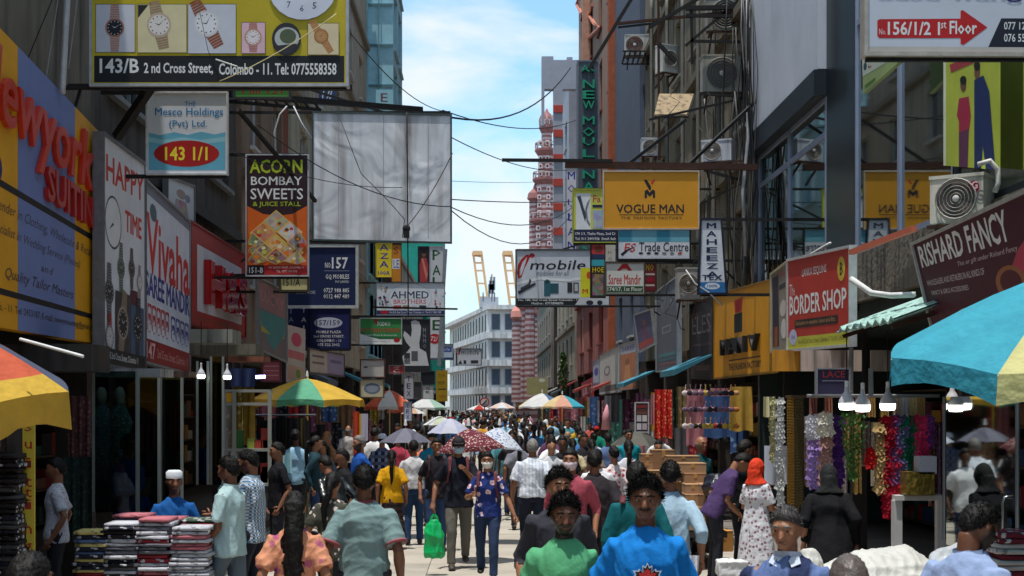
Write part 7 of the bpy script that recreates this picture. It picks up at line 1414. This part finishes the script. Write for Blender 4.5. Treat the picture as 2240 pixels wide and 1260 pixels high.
def wires():
    tube('thick cable sweeping up across the sky to the green tower sign', [(988,257,25),(1248,148,44)], .03, sag=.55)
    tube('thin cable from upper left down to the sky junction', [(742,40,20),(968,243,30)], .014, sag=.25)
    tube('thin cable running right from the sky junction to the grey tower', [(968,241,30),(1262,262,50)], .022, sag=.35)
    tube('cable sloping from the silver billboard to the steel beam tip', [(986,300,25),(1240,372,40)], .016, sag=.2)
    for i, (y0, y1, s, lb) in enumerate([(436,440,.05,'uppermost'),(452,446,.5,'middle'),(458,452,.9,'lowest')]): tube(f'{lb} of the three level cables crossing the sky above the cranes', [(984,y0,27),(1262,y1,45)], .018, sag=s)
    tube('faint high cable crossing the sky below the beam tip', [(986,396,60),(1180,398,90)], .018, sag=.05)
    tube('black cable crossing the silver billboard diagonally', [(560,270,21),(985,452,24.6)], .014, sag=.3)
    tube('dark cable crossing low in front of the silver billboard', [(500,330,20),(880,410,24)], .01, sag=.15)
    tube('cable rising from the junction clump to the right edge of the silver billboard', [(886,500,24.2),(990,335,24.8)], .014, sag=.1)
    tube('vertical cable bundle hanging before the silver billboard', [(890,245,24.5),(893,690,24.8)], .018)
    tube('curved cable loop down the silver billboard', [(740,250,24.3),(790,380,24.3),(850,440,24.3),(885,480,24.3),(880,520,24.3)], .012)
    tube('bright worn yellow strip across the watch billboard', [(480,178,14.9),(736,30,14.9)], .008, (214,204,150), sag=.05)
    tube('short white strip on the watch billboard', [(472,130,14.9),(520,146,14.9)], .012, (220,220,214))
    tube('thin cable looping down the watch billboard', [(430,-5,14.9),(455,110,14.9),(480,175,14.9)], .006)
    tube('long cable dropping from the watch billboard to the sweets sign', [(765,0,16),(760,120,16),(755,190,16.4)], .01)
    tube('white metal pole at the upper left', [(148,-20,14.8),(136,205,14.8)], .035, (196,196,200), name='metal_pole', cat='pole', metal=.3)
    for i, (a, b, lb) in enumerate([((128,-10),(98,190),'leftmost'),((170,-10),(150,150),'right'),((118,-10),(60,130),'short black left')]): tube(f'{lb} guy cable beside the white pole', [(*a,14.6),(*b,14.6)], .01, (150,150,150) if i < 2 else (30,30,30))
    tube('white cable curling from the sweets sign to the truss', [(604,335,21.9),(600,290,21.9),(612,250,21.9),(628,232,21.9)], .02, (210,210,214)); tube('second white cable falling from the truss to the billboard edge', [(642,232,21.9),(660,270,21.9),(682,302,21.9)], .018, (210,210,214))
    # junction box on cable
    b = MB(); b.ell((0,0,0), (.07,.05,.07), 8, 6); b.box((-.05,-.04,-.16),(.05,.04,-.04)); o = b.build('cable_junction', mat((30,30,32), .7)); o.location = P(889,500,24.3); tag(o, 'dark cable junction clump before the silver billboard', 'cable junction')
    # left trusses
    st = lambda *p, w=.05, lb, nm='steel_beam', m=BRK: tag(MB().bar(P(*p[0]), P(*p[1]), w).build(nm, m), lb, 'beam')
    st((150,190,15.9),(770,192,15.9), w=.06, lb='horizontal steel truss bar under the watch billboard'); st((255,300,16.6),(330,190,16.2), w=.09, lb='thick diagonal strut left of the 143 1/1 sign')
    st((502,206,22),(922,240,24.6), w=.09, lb='long dark truss bar above the silver billboard'); st((502,222,22.1),(700,240,24), w=.05, lb='thinner lower truss bar above the silver billboard')
    for i in range(9): st((510+i*22,207+i*1.8,22.05),(521+i*22,224+i*1.7,22.1), w=.03, lb='short lattice bar of the dark truss over the sweets sign'); S.objects[-1]['group'] = 'lattice bars of the dark truss'
    st((520,240,20),(690,440,23), w=.05, lb='diagonal dark strut behind the sweets sign'); st((625,240,23),(625,345,23), w=.07, lb='upright red brown post right above the sweets sign', m=mat((96,50,40), .8))
    st((690,524,25.1),(982,527,25.1), w=.09, lb='lower dark beam under the silver billboard'); st((630,530,30),(800,532,30), w=.05, lb='bar holding the navy No.157 sign'); st((815,672,38.5),(1000,676,40), w=.05, lb='bar holding the AHMED sign and poster'); st((975,545,50),(960,800,50), w=.12, lb='pale pole right of the PALACE sign', m=GALV)
    # right steel: beam over ochre sign
    st((1098,350,23),(1340,352,23), w=.05, lb='thin projecting tip of the steel beam over the ochre sign'); st((1236,360,23.1),(1656,366,23.1), w=.10, lb='thick rusty steel beam carrying the ochre VOGUE sign', m=RUST)
    st((1365,366,23.2),(1500,262,23.6), w=.05, lb='left diagonal strut rising from the rusty beam'); st((1500,366,23.2),(1660,215,24.4), w=.05, lb='right diagonal strut rising from the rusty beam'); st((1288,152,38),(1392,-20,38), w=.09, lb='black diagonal bar crossing the slate blue building'); st((1440,-20,30),(1442,350,30), w=.05, lb='upright rusty post beside the cage awning', m=RUST)
    for (a, b, w, lb) in [((1350,52),(1660,20),.05,'upper rusty rail at the top of the right frame'),((1500,18),(1640,16),.08,'thick black top rail of the right frame'),((1500,34),(1640,36),.06,'second black rail of the right frame'),((1420,60),(1540,-10),.06,'long diagonal of the right frame'),((1500,100),(1640,-20),.05,'steep diagonal of the right frame'),((1512,90),(1640,92),.05,'rail under the top air conditioner'),((1512,20),(1514,140),.05,'hanging upright below the right frame'),
                          ((1440,95),(1478,136),.07,'black cross brace beside the side turned air conditioner'),((1352,60),(1440,50),.035,'thin left rail of the right frame'),((1530,205),(1640,212),.05,'rail under the large dusty air conditioner'),((1420,262),(1640,212),.04,'sloping rail below the cage awning'),((1640,400),(1540,372),.05,'short strut right of the ochre sign'),((1440,385),(1540,540),.0,'')]:
        if w: st((*a,27),(*b,27), w=w, lb=lb, m=RUST if 'rusty' in lb else BRK)
    # cage awning
    t = thing('cage_awning', 'rusty barred sheet awning projecting over the grimy wall', 'awning', P(1475,230,29)); s = 29/F
    b = MB(); q = [(-48,0,-35),(30,0,-35),(55,0,35),(-30,0,36)]; q = [(-50*s,-.5,-34*s),(20*s,-.5,-34*s),(52*s,.6,36*s),(-25*s,.6,36*s)]; b.add(q+[(x,y,z+.03) for x,y,z in q], [(0,3,2,1),(4,5,6,7),(0,1,5,4),(1,2,6,5),(2,3,7,6),(3,0,4,7)]); b.build('sheet', mat((150,130,100), .8, kind='streak', col2=(70,50,40), scale=5), t)
    for k in range(5): f = k/4; A = Vector(q[0]).lerp(Vector(q[3]), f)-Vector((0,.03,.03)); B = Vector(q[1]).lerp(Vector(q[2]), f)-Vector((0,.03,.03)); b = MB(); b.bar(A, B, .03); b.build('bar', BRK, t)
    for k in range(4): f = k/3; A = Vector(q[0]).lerp(Vector(q[1]), f)-Vector((0,.04,.04)); B = Vector(q[3]).lerp(Vector(q[2]), f)-Vector((0,.04,.04)); b = MB(); b.bar(A, B, .03); b.build('bar', BRK, t)
    # cage under small ac
    t = thing('ac_cage', 'black barred cage bracket under the small white air conditioner', 'bracket', P(1392,132,42)); s = 42/F
    for k in range(6): b = MB(); b.bar(((-26+k*11)*s,-.3,14*s),((-34+k*11)*s,-.35,-14*s),.04); b.build('bar', BRK, t)
    for z in (14,0,-14): b = MB(); b.bar((-32*s,-.33,z*s),(30*s,-.33,z*s),.04); b.build('bar', BRK, t)
    # cable bundles down the right wall
    rnd = random.Random(21)
    for k in range(26):
        x = rnd.choice([rnd.uniform(1618,1652), rnd.uniform(1596,1650), rnd.uniform(1540,1640)]); D = DX(x, 4.6)-rnd.uniform(.1,.5); y0 = rnd.choice([-30,-30,60,200]); y1 = rnd.uniform(560,700); c, cn = rnd.choice([((26,26,28),'black'),((30,30,32),'black'),((150,150,150),'pale grey'),((90,90,92),'grey')])
        pts = []; 
        for j in range(9): pts.append((x+rnd.uniform(-3,3)+6*math.sin(j*.9+k), y0+(y1-y0)*j/8, D))
        tube(f'{cn} cable running down the grimy right wall', pts, rnd.uniform(.010,.026), c); S.objects[-1]['group'] = f'{cn} cables on the grimy right wall'
    for k in range(12):
        x = rnd.uniform(1440,1640); y = rnd.uniform(160,660); D = DX(1640, 4.6)+rnd.uniform(.5,5); pts = [(x,y,D)]
        for j in range(5): x += rnd.uniform(-26,30); y += rnd.uniform(4,40); pts.append((x,y,D))
        tube('tangled thin cable drooping over the grimy right wall', pts, .012, rnd.choice([(24,24,26),(60,60,62)])); S.objects[-1]['group'] = 'tangled cables on the grimy right wall'
    tube('thick white conduit pipe on the right wall corner', [(1636,-20,24.4),(1637,300,24.4),(1625,420,24.4),(1632,560,24.4)], .035, (170,172,174), name='conduit_pipe', cat='pipe')
    tube('grey drain pipe by the glass building', [(1652,-20,24.9),(1652,640,24.9)], .05, (104,108,110), name='drain_pipe', cat='pipe')
    for k in range(5): tube('grey drain pipe on the beige part of the right wall', [(1425+k*34,-20,39-k*2.6),(1425+k*34,560,39-k*2.6)], .05, (120,116,108), name='drain_pipe', cat='pipe'); S.objects[-1]['group'] = 'drain pipes on the right wall'
    tube('white hose curling round the round logo air conditioner', [(2140,360,12.8),(2166,352,12.8),(2182,370,12.8),(2184,400,12.8),(2176,420,12.8)], .025, (206,204,196), name='hose', cat='hose')
    tube('white plastic pipe drooping right of the BORDER SHOP sign', [(1862,610,13.6),(1905,640,13.4),(1950,646,13.2),(2000,644,13.0)], .03, (214,214,212), name='plastic_pipe', cat='pipe')
    tube('thin white stick on top of the BORDER SHOP sign', [(1715,592,18.0),(1816,532,16.6)], .02, (214,214,212), name='fluorescent_tube', cat='lamp')
    tube('white rod tied to the left edge umbrella', [(44,742,9.6),(182,780,9.4)], .012, (220,220,220), name='umbrella_rod', cat='rod')
    tube('white cable looping by the tapered sign', [(1500,590,22),(1520,620,22),(1550,640,22),(1580,668,22)], .02, (206,206,206))
wires()
def awnings():
    # corrugated awning on the right
    t = thing('corrugated_awning', 'pale teal corrugated awning sheet beside the BORDER SHOP sign', 'awning', (4.3,13.5,3.0)); n = 24; vs = []; fs = []
    y0, y1 = -1.15, .85
    for i in range(n+1):
        y = y0+(y1-y0)*i/n; dz = .03*math.sin(i*math.pi*.66); vs += [(.55,y,.42+dz),(-.75,y,-.05+dz),(.55,y,.40+dz),(-.75,y,-.07+dz)]
    for i in range(n): a = i*4; fs += [(a,a+1,a+5,a+4),(a+2,a+6,a+7,a+3),(a+1,a+3,a+7,a+5)]
    MB().add(vs, fs).build('corrugated_sheet', mat((150,186,176), .6, kind='streak', col2=(90,110,100), scale=7), t)
    for y in (-1.0,.7): b = MB(); b.bar((-.72,y,-.12),(.55,y,.3),.04); b.build('rafter', RUST, t)
    for i, (x0, x1, D, c) in enumerate([(1752,1885,15.4,(190,168,156)),(1905,1990,14.2,(150,134,126)),(1690,1750,17.2,(206,140,40))]):
        a = P(x0,766,D); c_ = P(x1,812,D); o = MB().box((a.x,D,c_.z),(c_.x,D+.03,a.z)).build('awning_fascia', mat(c, .7, kind='streak', col2=tuple(int(v*.6) for v in c), scale=6)); tag(o, ['long pinkish fascia board under the BORDER SHOP awning','short grey pink fascia board beside the turquoise umbrella','yellow fascia end below the model photo board'][i], 'fascia')
    for x, y0, y1, D in ((1862,752,862,15.2),(1800,806,860,15.2),(1905,806,866,14)): tag(MB().loft([P(x,y0,D),P(x,y1,D)], .025, 6).build('awning_post', GALV), f'slim post hanging under the right awning {"left" if x < 1850 else "centre" if x < 1900 else "right"}', 'post')
    tag(MB().bar(P(1862,552,14.4), P(2000,500,12.7), .05).build('ledge_pipe', mat((190,100,76), .7)), 'orange pipe along the concrete ledge edge', 'pipe')
    # left awnings
    for i, (x0,y0,x1,y1,D,c,lb) in enumerate([(205,806,350,824,16,(150,150,150),'grey metal shutter box under the HAPPY TIME sign'),(350,812,412,824,17.6,(120,90,80),'brown shutter box under the VIVAHA fascia'),(415,720,508,750,19,(136,136,126),'large grey canopy box below the red fascia'),(415,752,560,776,20,(110,104,90),'lower canopy band with darker streaks'),(490,778,576,790,21,(150,90,70),'rusty canopy edge left of the pink banner'),(0,752,200,812,14.2,(60,54,50),'dark shutter box under the yellow fascia')]):
        a = P(x0,y0,D); b_ = P(x1,y1,D); o = MB().box((a.x,D,b_.z),(b_.x,D+.7,a.z)).build('canopy_box', mat(c, .7, kind='streak', col2=tuple(int(v*.5) for v in c), scale=6)); tag(o, lb, 'canopy')
    t = thing('scalloped_canopy', 'row of small white scallops along the canopy edge', 'canopy trim', P(530,755,21.5)); s = 21.5/F
    for k in range(16): b = MB(); b.box((-38*s+k*5*s,-.02,(8-k*1.0)*s-.05),(-38*s+k*5*s+.03,.0,(8-k*1.0)*s)); b.build('scallop', mat((226,226,220), .5), t)
    # mid street awnings, alternating small ones over shops (both sides)
    rnd = random.Random(31); C_ = [((60,130,150),'teal'),((150,60,50),'brick red'),((190,186,176),'off-white'),((80,90,100),'slate'),((206,170,90),'straw')]
    for k in range(14):
        side = -1 if k % 2 else 1; D = 30+k*5.2; c, cn = rnd.choice(C_); X = (-4.6 if side < 0 else 4.7); b = MB(); w = 1.2; z = 2.75+rnd.random()*.35
        b.add([(X,D-w,z+.35),(X,D+w,z+.35),(X-side*.85,D+w,z),(X-side*.85,D-w,z),(X,D-w,z+.32),(X,D+w,z+.32),(X-side*.85,D+w,z-.12),(X-side*.85,D-w,z-.12)], [(0,1,2,3),(7,6,5,4),(2,6,7,3),(0,3,7,4),(1,5,6,2)])
        tag(b.build('shop_awning', mat(c, .8, var=.3)), f'{cn} sloping shop awning on the {"left" if side < 0 else "right"} {"near" if D < 50 else "middle" if D < 75 else "far"} stretch', 'awning', f'{cn} shop awnings {"left" if side < 0 else "right"}')
awnings()
def mid_clutter():
    rnd = random.Random(77)
    pal = [((170,40,50),'red'),((60,90,140),'blue'),((206,200,196),'white'),((110,60,90),'plum'),((190,150,60),'mustard'),((50,100,90),'green'),((190,120,130),'pink'),((40,40,46),'black'),((150,110,80),'tan')]
    for side in (-1, 1):
        for k in range(58):
            D = 24+ (k/58)**1.25*70+rnd.uniform(-.5,.5); X = side*(4.05+rnd.uniform(0,.5)); w = rnd.uniform(.3,.5); h = rnd.uniform(.7,1.2); zt = rnd.choice([2.5,2.35,1.7]); c, cn = rnd.choice(pal)
            x = VX+X/D*F; y0 = VY-(zt-CH)/D*F; y1 = VY-(zt-h-CH)/D*F; ww = w/D*F/2
            z = 'near' if D < 45 else 'far'
            drape('hanging_garment', f'{cn} garment hanging at the {z} {"left" if side < 0 else "right"} shopfronts', x-ww, y0, x+ww, y1, D, mat(c, .9, kind=rnd.choice([None,'floral']), col2=tuple(min(255,v+70) for v in c), scale=9, var=.3), 'garment', f'{cn} garments, {z} {"left" if side < 0 else "right"} shopfronts', waves=2, amp=.03, rz=side*rnd.uniform(-.2,.9))
        # interior shelves against back walls
        for k in range(16):
            D = 13+k*3.6; t = thing('shop_shelf', f'stocked wall shelf inside a {"left" if side < 0 else "right"} {"near" if D < 26 else "middle" if D < 45 else "far"} shop', 'shelf', (side*7.6, D, .12), f'wall shelves inside the {"left" if side < 0 else "right"} shops')
            fm = mat((96,84,70), .8); b = MB(); b.box((-.3,-1.3,0),(.3,-1.26,2.7)); b.box((-.3,1.26,0),(.3,1.3,2.7))
            for z in (.1,.65,1.2,1.75,2.3): b.box((-.3,-1.26,z),(.3,1.26,z+.03))
            b.build('shelf_frame', fm, t)
            for z in (.13,.68,1.23,1.78):
                y = -1.2
                while y < 1.1:
                    w = rnd.uniform(.12,.6); h = rnd.uniform(.12,.42); b = MB(); b.box((-side*.0-.25,y,z),(.25,y+w-.02,z+h)); o = b.build('shelf_goods', mat(rnd.choice(pal)[0], .8, var=.35, scale=12), t); y += w
    # leafy plant on the right far wall
    t = thing('wall_plant', 'leafy green plant growing from a wall high on the right', 'plant', P(1232,830,66)); s = 66/F; b = MB()
    for k in range(500): 
        a = rnd.uniform(0,6.28); r_ = rnd.random()**.5; z = rnd.uniform(-25,58); wv = 13*(1-abs(z-10)/75); c = Vector((math.cos(a)*r_*wv*s, math.sin(a)*r_*.3, z*s)); d = Vector((rnd.gauss(0,1),rnd.gauss(0,1),rnd.gauss(0,1))).normalized()*.09; e = d.cross(Vector((rnd.random(),.3,1))).normalized()*.045
        b.add([c-d,c+e,c+d,c-e], [(0,1,2,3)])
    b.build('leaves', mat((90,120,60), .7, var=.4, scale=6), t)['kind'] = 'stuff'; b = MB(); b.loft([(0,0,-40*s),(0,0,50*s)], .03, 5); b.build('stem', mat((80,70,50), .8), t)
    # road sign discs
    t = thing('traffic_sign', 'small red ringed no entry style round sign at the far street end', 'road sign', P(1060,890,88)); s = 88/F
    b = MB(); b.loft([(0,0,-1.9),(0,0,.2)], .035, 6); b.build('post', GALV, t)
    for r, c, y in ((11,(190,50,50),-.04),(8,(220,214,210),-.045)): b = MB(); b.add([(r*s*math.cos(k*math.tau/20), y, 10*s+r*s*math.sin(k*math.tau/20)) for k in range(20)], [tuple(range(20))]); b.build('disc', mat(c, .5), t)
    b = MB(); b.bar((-5*s,-.05,5*s),(5*s,-.05,15*s),.06); b.build('stroke', mat((40,40,40), .5), t)
mid_clutter()
